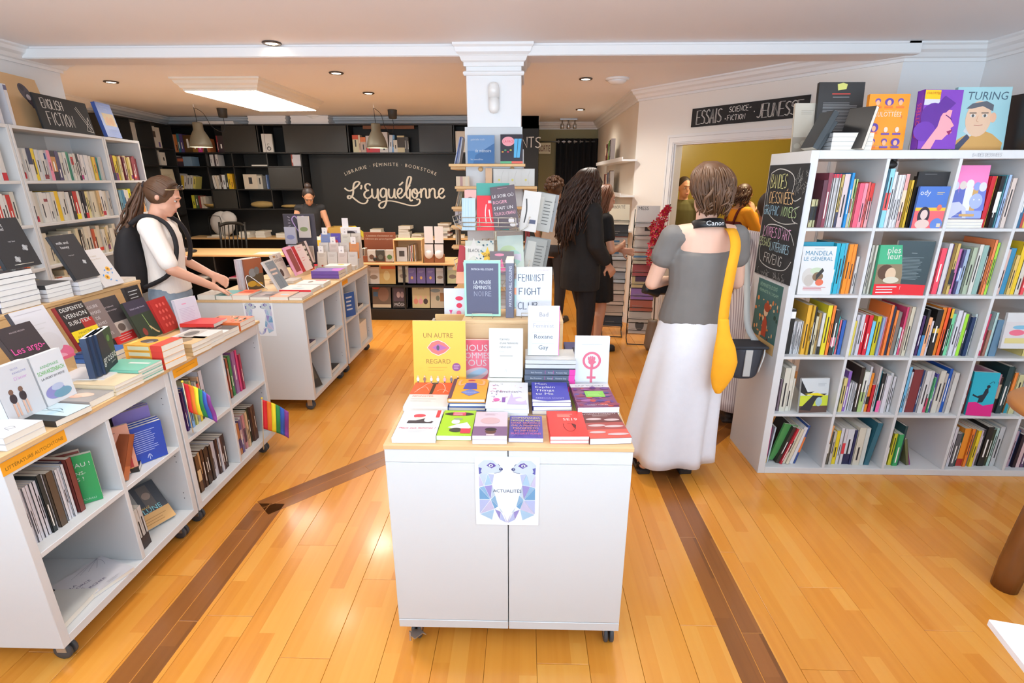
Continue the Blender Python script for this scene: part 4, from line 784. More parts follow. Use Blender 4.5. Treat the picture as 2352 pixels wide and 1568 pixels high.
def f_cul(p):
    p.t('CULOTTÉES', .5, .60, .12, '#fff3df', 'c', .68); p.t('2', .83, .57, .07, '#a83a5a'); p.lines(.4, .6, .69, .71, 1, '#ffd9a0', .6, 0)
    for x, y, k in ((.22, .86, 0), (.5, .86, 1), (.78, .86, 0), (.2, .40, 2), (.5, .38, 3), (.78, .38, 3), (.2, .14, 0), (.5, .14, 4), (.78, .14, 5)):
        if k in (1, 2, 5): p.e(x, y, .11, .09+.02*(k == 2), '#5a3f9a')
        if k in (0, 4): p.e(x, y+.02, .07, .06, '#6a4a9a')
        p.e(x, y-.015, .05, .065, '#f9b48a' if k != 3 else '#ffe6cf'); p.r(x-.1, y-.11, x+.1, y-.075, '#e8742e' if k < 3 else '#6a4a9a')
book('album', 'orange album titled CULOTTÉES with drawn heads on the bookcase top', .198, .262, .02, '#f6921e', TR(1.71, 2.80, TZ+.004) @ RX(R(-6)) @ FACE, front=f_cul)
def f_pur(p):
    p.r(.02, .84, .42, .99, '#f2c21a'); p.r(.02, .74, .42, .84, '#e9e6f2'); p.e(.3, .55, .32, .3, '#5d2b8e'); p.e(.12, .3, .28, .22, '#6a35a0'); p.p([(.1, 0), (.3, .22), (.45, .38), (.5, .55), (.6, .68), (.78, .66), (.75, .52), (.88, .4), (.8, .36), (.84, .28), (.72, .24), (.62, .16), (.45, .16), (.35, .0)], '#f3a0a8'); p.p([(.3, .7), (.55, .9), (.85, .78), (.62, .62), (.5, .6)], '#5d2b8e'); p.p([(.7, .3), (.86, .34), (.78, .24)], '#8a1f5a'); p.s_([(.62, .58), (.72, .54), (.8, .5)], .02, '#4a1f6a'); p.t('CULOTTÉES', .06, .92, .05, '#c05010')
def s_cul(p): p.b.v  # spine lettering runs upward
def spine_up(txt, col, fs=.5):
    def f(p):
        q = Print(p.h, p.w, p.z); q.t(txt, .2, .25, fs*p.w/p.h, col, 'l', .7)
        p.b.add([(p.w-v[1], v[0], v[2]) for v in q.b.v], q.b.f, q.b.mats[0])
    return f
book('album', 'glossy purple album with a pink profile on the bookcase top', .21, .275, .04, '#7d3fb0', TR(1.945, 2.78, TZ+.004) @ RZ(R(8)) @ RX(R(-6)) @ FACE, front=f_pur, spine=spine_up('CULOTTÉES', '#e0506a', .55), rough=.15, hard=True)
def f_tur(p):
    p.t('TURING', .56, .80, .15, '#47606e', 'c', .74, sh=.12); p.p([(0, 0), (.95, 0), (.96, .12), (.75, .26), (.5, .34), (.2, .22), (0, .1)], '#c99a58'); p.p([(.2, .3), (.34, .22), (.5, .3), (.62, .34), (.5, .44), (.25, .4)], '#dfe4e4'); p.p([(0, 0), (.16, .0), (.34, .2), (.28, .26)], '#454a5e'); p.e(.45, .5, .24, .32, '#ecc4a4'); p.e(.72, .52, .06, .09, '#e6b494'); p.p([(.2, .66), (.3, .74), (.56, .78), (.7, .72), (.7, .62), (.5, .70), (.3, .66)], '#5d5f66')
    for x in (.34, .56): p.e(x, .55, .05, .03, '#f6f0e8'); p.e(x, .55, .025, .028, '#5b5a56'); p.r(x-.07, .585, x+.06, .60, '#6a5a50')
    p.s_([(.44, .55), (.42, .47), (.46, .45)], .012, '#d2a080'); p.s_([(.38, .40), (.46, .395), (.54, .405)], .012, '#b87868')
book('album', 'pale blue album titled TURING with a painted man on the bookcase top', .27, .305, .018, '#a3cdd1', TR(2.19, 2.86, TZ+.004) @ RX(R(-8)) @ FACE, front=f_tur)
for k in range(3): book('album', f'dark red standing album, {ORD[k]} right of the pale blue album', .2, .27-.01*k, .014, ['#241c1c', '#8f2c2a', '#a3403a'][k], TR(2.49+.016*k, 2.74, TZ+.002) @ SPINE, group='red albums at the right of the bookcase top')
book('album', 'grey album at the far right of the bookcase top', .2, .28, .02, '#8a8078', TR(2.56, 2.74, TZ+.002) @ SPINE)
# wire book stands
def stand(label, M, w=.12, mt=WIRE):
    b = MB(); b.tube([(-w/2, .05, .0), (-w/2, -.03, .0), (-w/2, -.035, .022), (w/2, -.035, .022), (w/2, -.03, 0), (w/2, .05, 0), (w/2*.6, .075, .14), (-w/2*.6, .075, .14), (-w/2, .05, 0)], .0016, mt, n=5)
    return tag(b.build('book_stand', M=M), label, 'book stand')
stand('wire stand under the orange album on the bookcase top', TR(1.815, 2.815, TZ+.002)); stand('wire stand under the glossy purple album', TR(2.045, 2.8, TZ+.002) @ RZ(R(8)))
# loose things in the shelves: black knit hat-like ornament on the comics
o = MB().ball((0, 0, .02), (.035, .03, .022), mat('#161616', .5)).ball((.02, 0, .04), (.014, .012, .016), mat('#161616', .5)).build('ornament', M=TR(BCX+CX[1]+.045, BCY+.07, CZ[0]+.289)); tag(o, 'small black ornament on top of comics in top-row second cell', 'ornament')
# ================================================================== NOVELS ON THE LEFT WALL
def nspec(n, seed, pal, cm, hs=(19, 22), tt=(2.2, 4.0)):
    rd = random.Random(seed); out = []; tot = 0
    while tot < cm-tt[1]:
        t = rd.uniform(*tt); col = rd.choice(pal); bd = ''
        if rd.random() < .35: bd = ','+rd.choice(['c02a34', '2a2c4a', 'd8402e', 'e8c21e', '7a3a6a'])+f',{rd.choice([.06, .1, .0])},{rd.choice([.22, .3])}'
        out.append(f'{t:.2f} {rd.uniform(*hs):.1f} {col}{bd}'); tot += t+.06
    return ';'.join(out)
WP = ['f2efea']*6+['ece6d8']*3+['f6f4f0']*3+['e6ddc6', 'd8cdb0', 'e8c21e', 'c23a34', '2b2b33', '3f8a78', '54487a', 'dcae3c', 'e6a8b8']
CP = ['e8dfc8']*5+['ddd0ae']*3+['efe8d8']*4+['cdb98a', '2c2a28', 'b5563a', 'e0c040']
DP = ['6a2f3c', 'd9c030', '2c2b28', '8a3a40', '4a3a2c', 'c9b48a', 'e0d2a0', '7a5a3a', 'b5a050']
R1 = '4 20.5 f2efea;3 20.5 f4f1ec,c03038,.06,.26;2.6 20.5 f0ece6;3.6 21 f3f0ec,2c3050,.5,1;3.8 21 f0cf1c;3 20.5 f4f1ec;3.4 20 efe9e2,8a3a40,.05,.2;3 20.5 f1ece8,3a5a90,.7,.9;2.8 20.5 f0d8dc,e08aa0,0,1;4.6 20.5 2e2630,c08a50,.3,.8;3.4 20.5 4c4066;3 19.5 efe8da;3 20 f3efe8;3.6 20.5 3f8a70;2.4 19 f3ede0,c23a34,.6,.9;2.6 19.5 efe8dc;2.6 19.5 2a2628;2.6 19.5 f0e6e8,b0307a,.04,.2;3.4 19 f4f0ee;3.4 19 f2eeec;3 19 f5f2ee;3 18.5 efe9e0;2.6 18 d9b53c;2.2 18 d0752e;2.4 18 3aa096;3 18.5 f1ece4'
R2 = '3.2 21 f3f0ea;3.6 21.5 f1ede6,b02a40,.04,.22;3 20.5 ece4d4;3.4 20.5 f4f1ea;3.6 20 f1ece8,8a3a40,.7,.8;3 20 f3efe8;3 20.5 efe8da;3.4 21 e9be2a;3.4 20.5 f2eee4;3.2 20.5 efe9dc;3 20 f3f0ea;2.8 20.5 3a3636;4 20.5 b5332c,e8d020,.0,.2;3 20.5 f1ecdf;2.4 20 2a2a2e;2.8 20.5 333038,c02a34,0,.2;2.6 20 e8dc9a;3 20 ece3cd;3 20 e9dfc6;3 20 e6dabc;3 20.5 c9a878;3.4 20.5 f3f0ec,b02a40,.04,.2;3 20 f0ebe0;2.6 20 ece4d2;2.6 20 f0ece4'
G = 'novels on the white wall bookshelf'
ROWN = ['top row', 'second row', 'third row', 'fourth row']
BAYN = ['left-edge bay', 'wide middle bay', 'narrow right bay']
def wrow(bay, r, s, x0, d=.14): row(WSM @ TR([-.84, 0, .99][bay]+x0, .03, LV[r+1]+.0205), s, f'in {BAYN[bay]}, {ROWN[r]}, of the white bookshelf', 'novel', d, G, seed=bay*9+r, width=[None, .93, .485][bay] if r < 3 else None)
wrow(1, 0, R1, .024); wrow(1, 1, R2, .024); wrow(1, 2, nspec(0, 5, CP, 93, (18, 23), (2.6, 4.6)), .024)
wrow(2, 0, nspec(0, 6, DP, 48, (19, 21), (2.6, 4)), .024); wrow(2, 1, '3 20 e8d020;3 19.5 3a3a34;3.4 20 6a98a8;3 20 4a80a0;3.6 20.5 f2efe8;3 20 efe8da;3.6 21 e4dc1c;2.6 18 2b2430;2.6 18 d8702e;2.6 18 5a2a60;2.6 17.5 f0c8b0;2.8 18 d88a3a;3 18 f0e8d8', .024); wrow(2, 2, nspec(0, 8, CP, 48, (19, 22), (2.6, 4.4)), .024)
for r in range(4): wrow(0, r, nspec(0, 20+r, [WP, WP, ['d9682e', '3c4250', 'f3f1ee', 'efe8dc', '2a4a8a'], CP][r], 38, (19, 22), (2.6, 4.2)), .42)
wrow(1, 3, nspec(0, 31, CP, 60, (18, 23), (2.8, 4.6)), .024)
# ---- on top of it
def topm(x, y=.06): return WSM @ TR(x, y, 2.0215)
book('novel', 'blue hardback with cream picture standing on the narrow white bay', .21, .275, .03, '#3f5fae', topm(1.10, .05) @ RX(R(-10)) @ FACE, front=lambda p: (p.r(.18, .34, .95, .70, '#e6d2a8'), p.e(.45, .48, .14, .16, '#d8b088'), p.e(.7, .48, .14, .16, '#d0a880'), p.lines(.25, .8, .82, .9, 2, '#7f97cc', .4), p.lines(.3, .9, .12, .22, 3, '#7f97cc', .4)))
book('novel', 'thin white booklet standing at the left end of the white bookshelf top', .12, .26, .03, '#efecf2', topm(.0, .04) @ SPINE); book('novel', 'thin white booklet with blue mark beside the tan cat picture', .12, .25, .028, '#f2f0f4', topm(.10, .04) @ SPINE, bands=[(.85, .97, '#5a5a80')])
book('novel', 'yellow and blue book behind the ENGLISH FICTION chalkboard', .12, .17, .03, '#c9b030', topm(.97, .12) @ SPINE, bands=[(.2, .6, '#2a6a9a')])
o = MB().box(0, 0, 0, .40, .01, .36, mat('#dcb888', .6)).build('picture_board', M=topm(.24, .12) @ RX(R(-10))); tag(o, 'tan board with a dark painted animal head above the white bookshelf', 'picture')
p = Print(.40, .36); p.e(.60, .70, .12, .16, '#4a4452', rot=.6); p.e(.66, .60, .10, .12, '#3a3440'); p.e(.56, .78, .05, .05, '#332e3a'); p.e(.64, .62, .05, .05, '#c9c4d0'); p.p([(.6, .55), (.78, .55), (.8, .42), (.64, .42)], '#5a5060'); p.build(o, 'picture_print', M=FACE)
# ================================================================== BOOKS ON THE CENTRE CABINET
TZ0 = .8665
def fb(label, w, h, t, col, x, y, ang, front, n=1, z=TZ0, gap=.0, name='book', cols=None, **k):
    for i in range(n-1): book(name, f'{ORD[i]} copy from bottom beneath '+' '.join(label.split()[:9]).rstrip(','), w, h, t, (cols or [col])[0], T(x+.004*(i % 2), y-.003*(i % 2), z+i*(t+.0004), R(ang+1.2*(i % 2))), **k)
    return book(name, label, w, h, t, col, T(x, y, z+(n-1)*(t+.0004), R(ang)), front=front, **k)
def f_place(p): p.e(.48, .62, .3, .16, '#ece8e8'); p.e(.5, .68, .13, .15, '#f3e4da'); p.e(.45, .79, .15, .09, '#d8404a'); p.e(.36, .76, .05, .05, '#d8404a'); p.p([(.2, .5), (.8, .5), (.84, .56), (.6, .68), (.4, .6), (.22, .6)], '#3a3238'); p.e(.7, .62, .1, .12, '#f0eeee'); p.t('Place aux femmes !', .5, .30, .085, '#d0385a', 'c', .86, sh=.2); p.r(.86, .72, .95, 1, '#d83a40'); p.lines(.3, .75, .18, .22, 2, '#aaaaaa', .3)
fb('white book with drawn woman and red tab, front left of centre cabinet', .142, .2, .02, '#f3f2f3', -.428, 1.456, 1, f_place, paper=PAGEW)
def f_green(p): p.e(.5, .84, .46, .12, '#3a2f26'); p.r(.3, .78, .7, .92, '#c8405a'); p.lines(.33, .67, .80, .89, 3, '#f3dfe2', .4); p.e(.45, .52, .13, .15, '#f4f6ea'); p.e(.5, .63, .14, .07, '#8a9a70'); p.p([(.25, .3), (.5, .42), (.8, .5), (.95, .3), (.8, .2), (.5, .22)], '#f1f3e6'); p.e(.52, .2, .2, .13, '#3c3a2e'); p.r(.66, .08, .95, .26, '#d83a4a')
fb('lime green book with black speech bubble on the centre cabinet', .115, .19, .017, '#9cc32e', -.286, 1.478, 0, f_green, paper=PAGEW)
def f_mauve(p): p.r(0, 0, 1, .36, '#7b5a78'); p.e(.48, .6, .3, .22, '#c4a0a0'); p.e(.52, .16, .16, .16, '#5e3a2c'); p.e(.52, .24, .18, .1, '#2e2226'); p.r(.4, 0, .64, .06, '#d8c0c0'); p.lines(.3, .7, .85, .9, 2, '#c0a0a6', .5)
fb('pale mauve book with dusty pink circle on the centre cabinet', .112, .176, .015, '#d4bec4', -.165, 1.455, 1, f_mauve, 2, paper=PAGEW)
def f_chim(p):
    rr = random.Random(2)
    for k in range(40): p.s_([(rr.random()*.9, rr.random()*.9)]*1+[(rr.random()*.9+.05, rr.random()*.9+.05)], .012, rr.choice(['#6a55a8', '#564590', '#7a68b8']), 0)
    p.z += .0002
    for i, (t, c) in enumerate((('CHIMAMANDA', '#e6cf4a'), ('NGOZI ADICHIE', '#e6cf4a'), ('DEAR IJEAWELE', '#cf7a6a'), ('OR, A FEMINIST', '#d8925a'), ('MANIFESTO', '#d8925a'), ('IN FIFTEEN', '#cf7a6a'), ('SUGGESTIONS', '#d0607a'))): p.t(t, .5, .80-i*.118, .105, c, 'c', .88)
fb('purple patterned book with yellow lettering, front of centre cabinet', .113, .162, .015, '#5f4f9c', -.048, 1.471, 0, f_chim, paper=PAGEW)
def f_scum(p): p.lines(.28, .72, .76, .86, 3, '#f0a090', .6); p.t('SE19', .42, .60, .15, '#f3e6e0', 'l', .4); p.s_([(.4, .48), (.42, .3), (.5, .2), (.62, .2), (.7, .3), (.72, .44), (.6, .48), (.5, .46)], .015, '#7a1a18'); p.p([(.62, .48), (.74, .42), (.7, .26), (.66, .36)], '#5a1614')
fb('bright red book with line-drawn face, front right of centre cabinet', .126, .188, .013, '#e0352c', .087, 1.463, 1.5, f_scum, 2, paper=PAGEW)
def f_int(p):
    p.r(0, 0, 1, .3, '#d8584a'); p.r(0, .3, 1, .55, '#a44a44'); p.r(0, .55, 1, 1, '#6a3430'); p.t('INTERSECTIONALITY', .5, .86, .07, '#f0dcd4', 'c', .9)
    for x, y, a in ((.3, .68, .2), (.75, .64, .2), (.3, .44, .22), (.72, .40, .24), (.25, .2, .2), (.72, .12, .26)): p.e(x, y, a, .06, '#cdb0ac')
    p.lines(.3, .8, .78, .82, 2, '#d8c0b8', .4)
fb('dark red book with grey ovals, front right corner of centre cabinet', .137, .2, .022, '#7a3a36', .215, 1.459, 5, f_int, paper=PAGEW)
def f_femr(p):
    p.r(0, .45, 1, 1, '#df5a34'); p.t('FÉMINISTER', .1, .36, .07, '#d87a5a', 'l'); p.r(.46, .46, .54, .85, '#3a2a26'); p.e(.5, .9, .08, .07, '#3a2a26'); p.s_([(.1, .52), (.2, .7), (.34, .9), (.5, .92), (.68, .9), (.8, .68), (.78, .52)], .014, '#f3d8c8'); p.s_([(.12, .62), (.3, .75), (.42, .6)], .012, '#f0c8b4'); p.s_([(.62, .58), (.74, .66), (.9, .55)], .012, '#f0c8b4'); p.lines(.1, .7, .2, .28, 2, '#d8cfc4', .3)
fb('orange and cream book with line drawing, second row left on centre cabinet', .165, .246, .02, '#eee9e2', -.445, 1.69, 0, f_femr, paper=PAGEW)
def f_rosie(p): p.r(0, 0, .1, 1, '#5a3a4a'); p.e(.52, .84, .1, .1, '#c98a66'); p.e(.52, .92, .11, .05, '#b03a44'); p.p([(.34, .46), (.72, .46), (.68, .78), (.38, .78)], '#4a4a9a'); p.s_([(.38, .74), (.22, .66), (.2, .86), (.26, .92)], .07, '#e0a070'); p.s_([(.68, .74), (.86, .68), (.88, .86), (.8, .92)], .07, '#e0a070'); p.p([(.3, .3), (.55, .46), (.82, .3), (.55, .12)], '#6878b0'); p.t('FÉMINISME', .55, .28, .05, '#c9d2ea', 'c', .36)
fb('orange hardback with flexing figure and blue diamond, second row on centre cabinet', .14, .192, .0165, '#e79a35', -.28, 1.698, 0, f_rosie, 3, hard=True, cols=['#3f5a94'])
def f_femst(p):
    rr = random.Random(9)
    for k in range(34):
        x, y = rr.uniform(.05, .9), rr.uniform(.05, .95)
        if .3 < y < .5 and x > .3: continue
        p.s_([(x, y), (x+rr.uniform(-.06, .06), y+rr.uniform(-.03, .05)), (x+rr.uniform(-.06, .06), y+.03)], .012, rr.choice(['#c44a8a', '#5a4a8a', '#e07aa0', '#6a6a74']), 3); p.z -= p.st
    p.z += p.st; p.t('Féminist', .22, .52, .12, '#6a5a78'); p.p([(.5, .02), (.98, .02), (.95, .2), (.8, .34), (.65, .3), (.6, .5), (.55, .25)], '#b9a8c8'); p.e(.82, .2, .12, .1, '#f2e6e6'); p.e(.25, .2, .08, .09, '#d05a94'); p.r(.38, .1, .46, .3, '#7a4a94')
fb('white book with pink and violet doodles, second row on centre cabinet', .153, .208, .0165, '#f2f0f2', -.137, 1.649, 0, f_femst, 3, paper=PAGEW)
def f_men(p):
    for i, t in enumerate(('Men', 'Explain', 'Things', 'to Me')): p.t(t, .1, .86-i*.17, .145, '#f6f3f0')
    p.t('REBECCA SOLNIT', .1, .16, .075, '#b8b4e0', 'l', .75); p.p([(0, 0), (1, 0), (1, .1), (.4, .03), (0, .12)], '#e8e6ee')
fb('royal blue book titled Men Explain Things to Me on the centre cabinet', .139, .188, .0165, '#423f9e', .032, 1.674, .5, f_men, 3)
def f_crip(p):
    p.r(0, .84, 1, 1, '#efe9e6'); p.t('CRIP THEORY', .5, .88, .09, '#7a7478', 'c', .92); rr = random.Random(4)
    for k in range(40): p.e(rr.uniform(.05, .95), rr.uniform(.05, .82), rr.uniform(.04, .14), rr.uniform(.03, .08), rr.choice(['#6a3f7a', '#8a3a52', '#b5483e', '#54407a', '#9a5a8a'])); p.z -= p.st*.8
    p.z += .0003; p.r(.3, .4, .78, .66, '#7fb84a'); p.lines(.36, .72, .46, .6, 4, '#a8d87a', .4); p.t('ROBERT McRUER', .5, .05, .06, '#d8c8d8', 'c', .5)
fb('colourful book titled CRIP THEORY, second row right on centre cabinet', .15, .215, .022, '#7b3f62', .193, 1.645, 3, f_crip, 2, paper=PAGEW, cols=['#b5d06a'])
def sb(label, w, h, t, col, x, y, z, lean, front, ang=0, name='book', **k): return book(name, label, w, h, t, col, T(x, y, z, R(ang)) @ RX(R(-lean)) @ FACE, front=front, **k)
def f_autre(p):
    p.t('UN AUTRE', .48, .75, .095, '#8a6a2a', 'c', .56); p.t('REGARD', .48, .36, .095, '#8a6a2a', 'c', .46)
    P = [(.28, .60), (.36, .68), (.48, .71), (.6, .67), (.7, .60), (.6, .53), (.48, .49), (.36, .53)]; p.p([(.48+(a-.48)*1.06, .6+(b-.6)*1.12) for a, b in P], '#f6d8c8'); p.p(P, '#dd6a62'); p.p([(.36, .6), (.48, .66), (.66, .6), (.48, .545)], '#a85f92'); p.e(.475, .60, .028, .05, '#4f4a5a')
    p.e(.82, .31, .08, .08, '#8a4a7a'); p.lines(.77, .88, .29, .33, 3, '#e8c8e0', .4); p.lines(.28, .66, .26, .3, 2, '#d89a3a', .3)
    for k in range(7): x = .08+.128*k; p.r(x-.012, .03, x+.012, .09, '#5a5a5a'); p.e(x, .12, .028, .04, ['#f2efe8', '#8a6a5a', '#efe8e0', '#e6ecef', '#d8a8b0', '#7a7a80', '#3c3c40'][k]); p.e(x, .165, .016, .016, '#e8c8a8'); p.z -= p.st
book('book', 'large orange-yellow album titled UN AUTRE REGARD on the centre cabinet', .215, .275, .012, '#f3b33c', T(-.452, 1.93, TZ0+.0) @ RX(R(-8)) @ FACE, front=f_autre)
def f_nous(p): p.r(0, .72, 1, 1, '#dd6272'); p.r(0, 0, 1, .72, '#e8788a'); p.t('NOUS', .03, .74, .23, '#f8e9ea', 'l', .92); p.t('SOMMES', .03, .57, .21, '#f8e9ea', 'l', .92); p.t('TOUS', .03, .39, .23, '#f8e9ea', 'l', .92); p.e(.4, .18, .5, .22, '#eed4dc', rot=.3); p.e(.5, .22, .36, .1, '#a9c8de', rot=.4)
sb('pink book with big white capitals beside the orange-yellow album', .128, .185, .014, '#e27080', -.262, 1.99, TZ0+.001, 2, f_nous)
for k in range(2): book('book', f'thick cream book lying {["under", "above"][k]} in the pair below the white notebook', .138, .19, .03, '#e6e1d2', T(-.145, 1.88, TZ0+k*.0305), group='thick cream books')
def f_carn(p): p.t('Carnets', .32, .78, .065, '#7a746a'); p.t("d'une féministe", .32, .70, .065, '#7a746a'); p.t('rabat-joie', .32, .62, .065, '#7a746a'); p.t('Essais', .32, .53, .045, '#c8c2b8'); p.lines(.32, .7, .41, .45, 1, '#8a8478', .5, 0); p.s_([(.46, .12), (.5, .17), (.52, .12)], .008, '#bdb6aa')
sb('cream book of quiet grey lettering standing on two thick books', .134, .197, .02, '#f1eee6', -.138, 1.9, TZ0+.0615, 4, f_carn)
def s_bad(p):
    q = Print(p.h, p.w, p.z); q.r(.88, 0, 1, 1, '#e0409a'); q.t('Bad Feminist', .12, .33, .032, '#e8e8ea'); q.t('Essays', .46, .33, .032, '#e8e8ea'); q.t('Roxane Gay', .62, .33, .032, '#e8e8ea'); q.r(.4, .2, .405, .8, '#e0409a'); q.r(.56, .2, .565, .8, '#e0409a')
    o = len(p.b.v); p.b.v += [(p.w-v[1], v[0], v[2]) for v in q.b.v]
    for f, mi in zip(q.b.f, q.b.m): p.b.f.append([o+i for i in f]); p.b.m.append(p.b.mi(q.b.mats[mi])); p.b.sm.append(False)
# stack of the same title, spines to the viewer
SPF = Matrix(((0, 1, 0, 0), (1, 0, 0, 0), (0, 0, -1, 0), (0, 0, 0, 1)))       # lying, spine towards -y, height along +x, front cover down
for k in range(4): book('book', f'grey-spined book with magenta tip, {ORD[k]} from bottom of the stack on centre cabinet', .135, .2, .024, '#5a6270', T(.002+[0, .004, .001, .003][k], 1.88, TZ0+.0245*(k+1)) @ SPF, spine=s_bad, group='stack of grey-spined books', paper=PAGEW)
for k in range(2): book('book', f'white lying book, {["lower", "upper"][k]} of two on the grey-spined stack', .135, .2, .018, '#e9e6e2', T(.006, 1.885, TZ0+.1+k*.0185) @ SPF @ TR(0, 0, -.018), group='white books on the grey-spined stack')
def f_badf(p):
    for i, (t, c) in enumerate((('Bad', '#8f8a90'), ('Feminist', '#aaa5aa'), ('Roxane', '#5c636c'), ('Gay', '#5c636c'))): p.t(t, .5, .80-i*.225, .145, c, 'c', .84)
    for y in (.70, .47, .245): p.r(.14, y, .88, y+.004, '#c8c4c6')
    p.r(.985, 0, 1, 1, '#d832a0')
sb('white book titled Bad Feminist standing on the grey-spined stack', .126, .2, .02, '#f4f3f4', .015, 1.95, TZ0+.139, 3, f_badf)
def f_fist(p):
    n = 26; ro, ri = .27, .2
    p._a([(p.w*(.5+rr_*math.cos(6.2832*i/n)), p.h*.56+p.w*rr_*math.sin(6.2832*i/n)) for rr_ in (ro, ri) for i in range(n)], [(i, (i+1) % n, n+(i+1) % n, n+i) for i in range(n)], '#cf6478')
    p.r(.465, .15, .535, .40, '#cf6478'); p.r(.37, .225, .63, .268, '#cf6478'); p.e(.5, .54, .1, .09, '#cf6478')
    for k in range(4): p.e(.41+.055*k, .60+.012*(k in (1, 2)), .025, .06, '#cf6478')
    p.e(.57, .53, .06, .03, '#cf6478', rot=.4); p.r(.47, .42, .55, .5, '#cf6478'); p.lines(.2, .8, .84, .86, 1, '#b8b4c0', .5)
sb('white book with pink fist-and-Venus emblem, back right of centre cabinet', .137, .225, .016, '#f1f1f4', .203, 1.915, TZ0+.0, 4, f_fist, paper=PAGEW)
def f_pens(p):
    p.r(0, 0, 1, 1, '#9fd3b8'); p.r(.055, .04, .945, .95, '#555468'); p.t('PATRICIA HILL COLLINS', .5, .83, .058, '#f1f1f3', 'c', .6); p.t('LA PENSÉE', .5, .585, .10, '#f3f3f5', 'c', .48); p.t('FÉMINISTE', .5, .495, .10, '#f3f3f5', 'c', .48)
    for k, (x, s) in enumerate(zip((.265, .385, .505, .575, .665), 'NOIRE')): p.t(s, x, .365, .15, '#8d8c9b', 'l', .09 if s != 'I' else .03)
sb('slate and mint book titled LA PENSÉE FÉMINISTE NOIRE on the riser', .152, .235, .016, '#9fd3b8', -.252, 2.09, 1.129, 3, f_pens)
book('book', 'thick slate book shown by its spine on the pale plywood riser', .13, .242, .034, '#62616f', T(-.078, 2.06, 1.1275) @ RX(R(-1)) @ SPINE, spine=spine_up('PATRICIA HILL COLLINS', '#e4e4ea', .36), bands=[(.95, 1, '#cfcabc')])
def f_ffc(p): p.hand('FEMINIST', .06, .72, .19, .018, '#26324f', asp=.42, gap=.32, seed=5); p.hand('FIGHT', .08, .45, .18, .018, '#26324f', asp=.58, gap=.35, seed=7); p.hand('CLUB', .05, .15, .2, .018, '#26324f', asp=.55, gap=.35, seed=8); p.t('JESSICA BENNETT', .95, .93, .035, '#b59a9a', 'r')
sb('white book of hand-lettered navy capitals on the pale plywood riser', .149, .208, .016, '#f3f4f7', -.034, 2.1, 1.127, 4, f_ffc, paper=PAGEW)
stand('wire stand under the slate and mint book', TR(-.176, 2.08, 1.127), .085); stand('wire stand under the hand-lettered white book', TR(.03, 2.09, 1.127), .085)
# left behind: zines in a wooden holder; pink-heart booklet; right: lying stack
zb = thing('zine_holder', 'small wooden holder of thin zines left of the riser', 'holder', (-.40, 2.08, TZ0)); part('base_board', zb, PINE, (0, 0, 0, .13, .12, .012)); part('back_board', zb, PINE, (0, .105, .012, .13, .117, .24)); part('side_board', zb, mat('#b5b0a8', .5), (-.012, 0, 0, 0, .12, .22))
for k in range(6): book('zine', f'thin dark zine, {ORD[k]} in the wooden holder left of the riser', .12, .15, .004, ['#3a4450', '#8a8f96', '#2c343c', '#a8acb0', '#444c56', '#6a7078'][k], T(-.39+.016*k, 2.09, TZ0+.0125) @ RY(R(8)) @ SPINE, group='zines in the wooden holder')
def f_hrt(p): p.e(.62, .78, .16, .09, '#d8304e'); p.e(.62, .62, .12, .1, '#d8304e'); p.p([(.2, .52), (.34, .52), (.27, .42)], '#d0407a'); p.e(.6, .45, .1, .1, '#e0708a'); p.s_([(.3, .05), (.4, .3), (.55, .35)], .03, '#e0a0b8'); p.e(.7, .18, .12, .1, '#d8304e')
sb('white booklet with red hearts standing left of the riser', .11, .2, .01, '#eef0f5', -.36, 2.20, 1.02, 6, f_hrt); 
bx = MB(); bx.box(0, 0, 0, .16, .12, .153, RW); o = bx.build('wooden_block', M=TR(-.42, 2.20, TZ0)); tag(o, 'wooden block carrying the heart booklet behind the zines', 'block')
for k, (c, t) in enumerate((('#e6e3ea', .03), ('#d9d5de', .03), ('#efedf0', .03), ('#2f2f6a', .02))): book('book', f'book lying {ORD[k]} from bottom in the stack right of the riser', .16, .2, t, c, T(.18, 2.0, TZ0+sum((.03, .03, .03, .02)[:k])+.0004*k), front=(lambda p: (p.e(.6, .5, .2, .2, '#cfc6d8'), p.r(.2, .3, .5, .6, '#2a2430'))) if k == 3 else None, group='stack right of the riser')

# ================================================================== BOOKS ON THE LEFT CASES
LZ = .8665; HF = R(90)
def lf(label, w, h, t, col, x, y, front=None, n=1, ang=0, z=LZ, **k):
    """lying on a left case, read from the aisle: bottom edge at x, spine at y; w along y, h towards -x"""
    for i in range(n-1): book('book', f'{ORD[i]} copy from bottom beneath '+' '.join(label.split()[:9]).rstrip(','), w, h, t, col, T(x-.003*(i % 2), y+.003*(i % 2), z+i*(t+.0004), R(ang)) @ UPX, **k)
    return book('book', label, w, h, t, col, T(x, y, z+(n-1)*(t+.0004), R(ang)) @ UPX, front=front, **k)
lf('white book with ink swirl at the near corner of left cases', .13, .19, .022, '#f1eff0', -1.628, 1.372, lambda p: p.s_([(.4, .2), (.5, .35), (.62, .3), (.55, .2), (.45, .3)], .01, '#4a4a50'), 2, -3)
lf('coral-topped book at the left picture edge on the left cases', .13, .19, .02, '#e8645a', -1.78, 1.40, lambda p: p.r(.1, .2, .9, .5, '#f0948a'), 2, -5)
def f_wat(p): p.r(0, 0, .3, 1, '#2f3436'); p.r(.3, 0, 1, 1, '#c6dbe2'); p.e(.5, .4, .2, .12, '#b0ccd6'); p.s_([(.6, .3), (.7, .45), (.6, .6), (.72, .75)], .02, '#5a6a74'); p.s_([(.5, .2), (.55, .5), (.5, .8)], .016, '#4a545c')
lf('pale blue and black book lying at the front of left cases', .135, .195, .022, '#2b2b2b', -1.615, 1.535, f_wat, 1, -6)
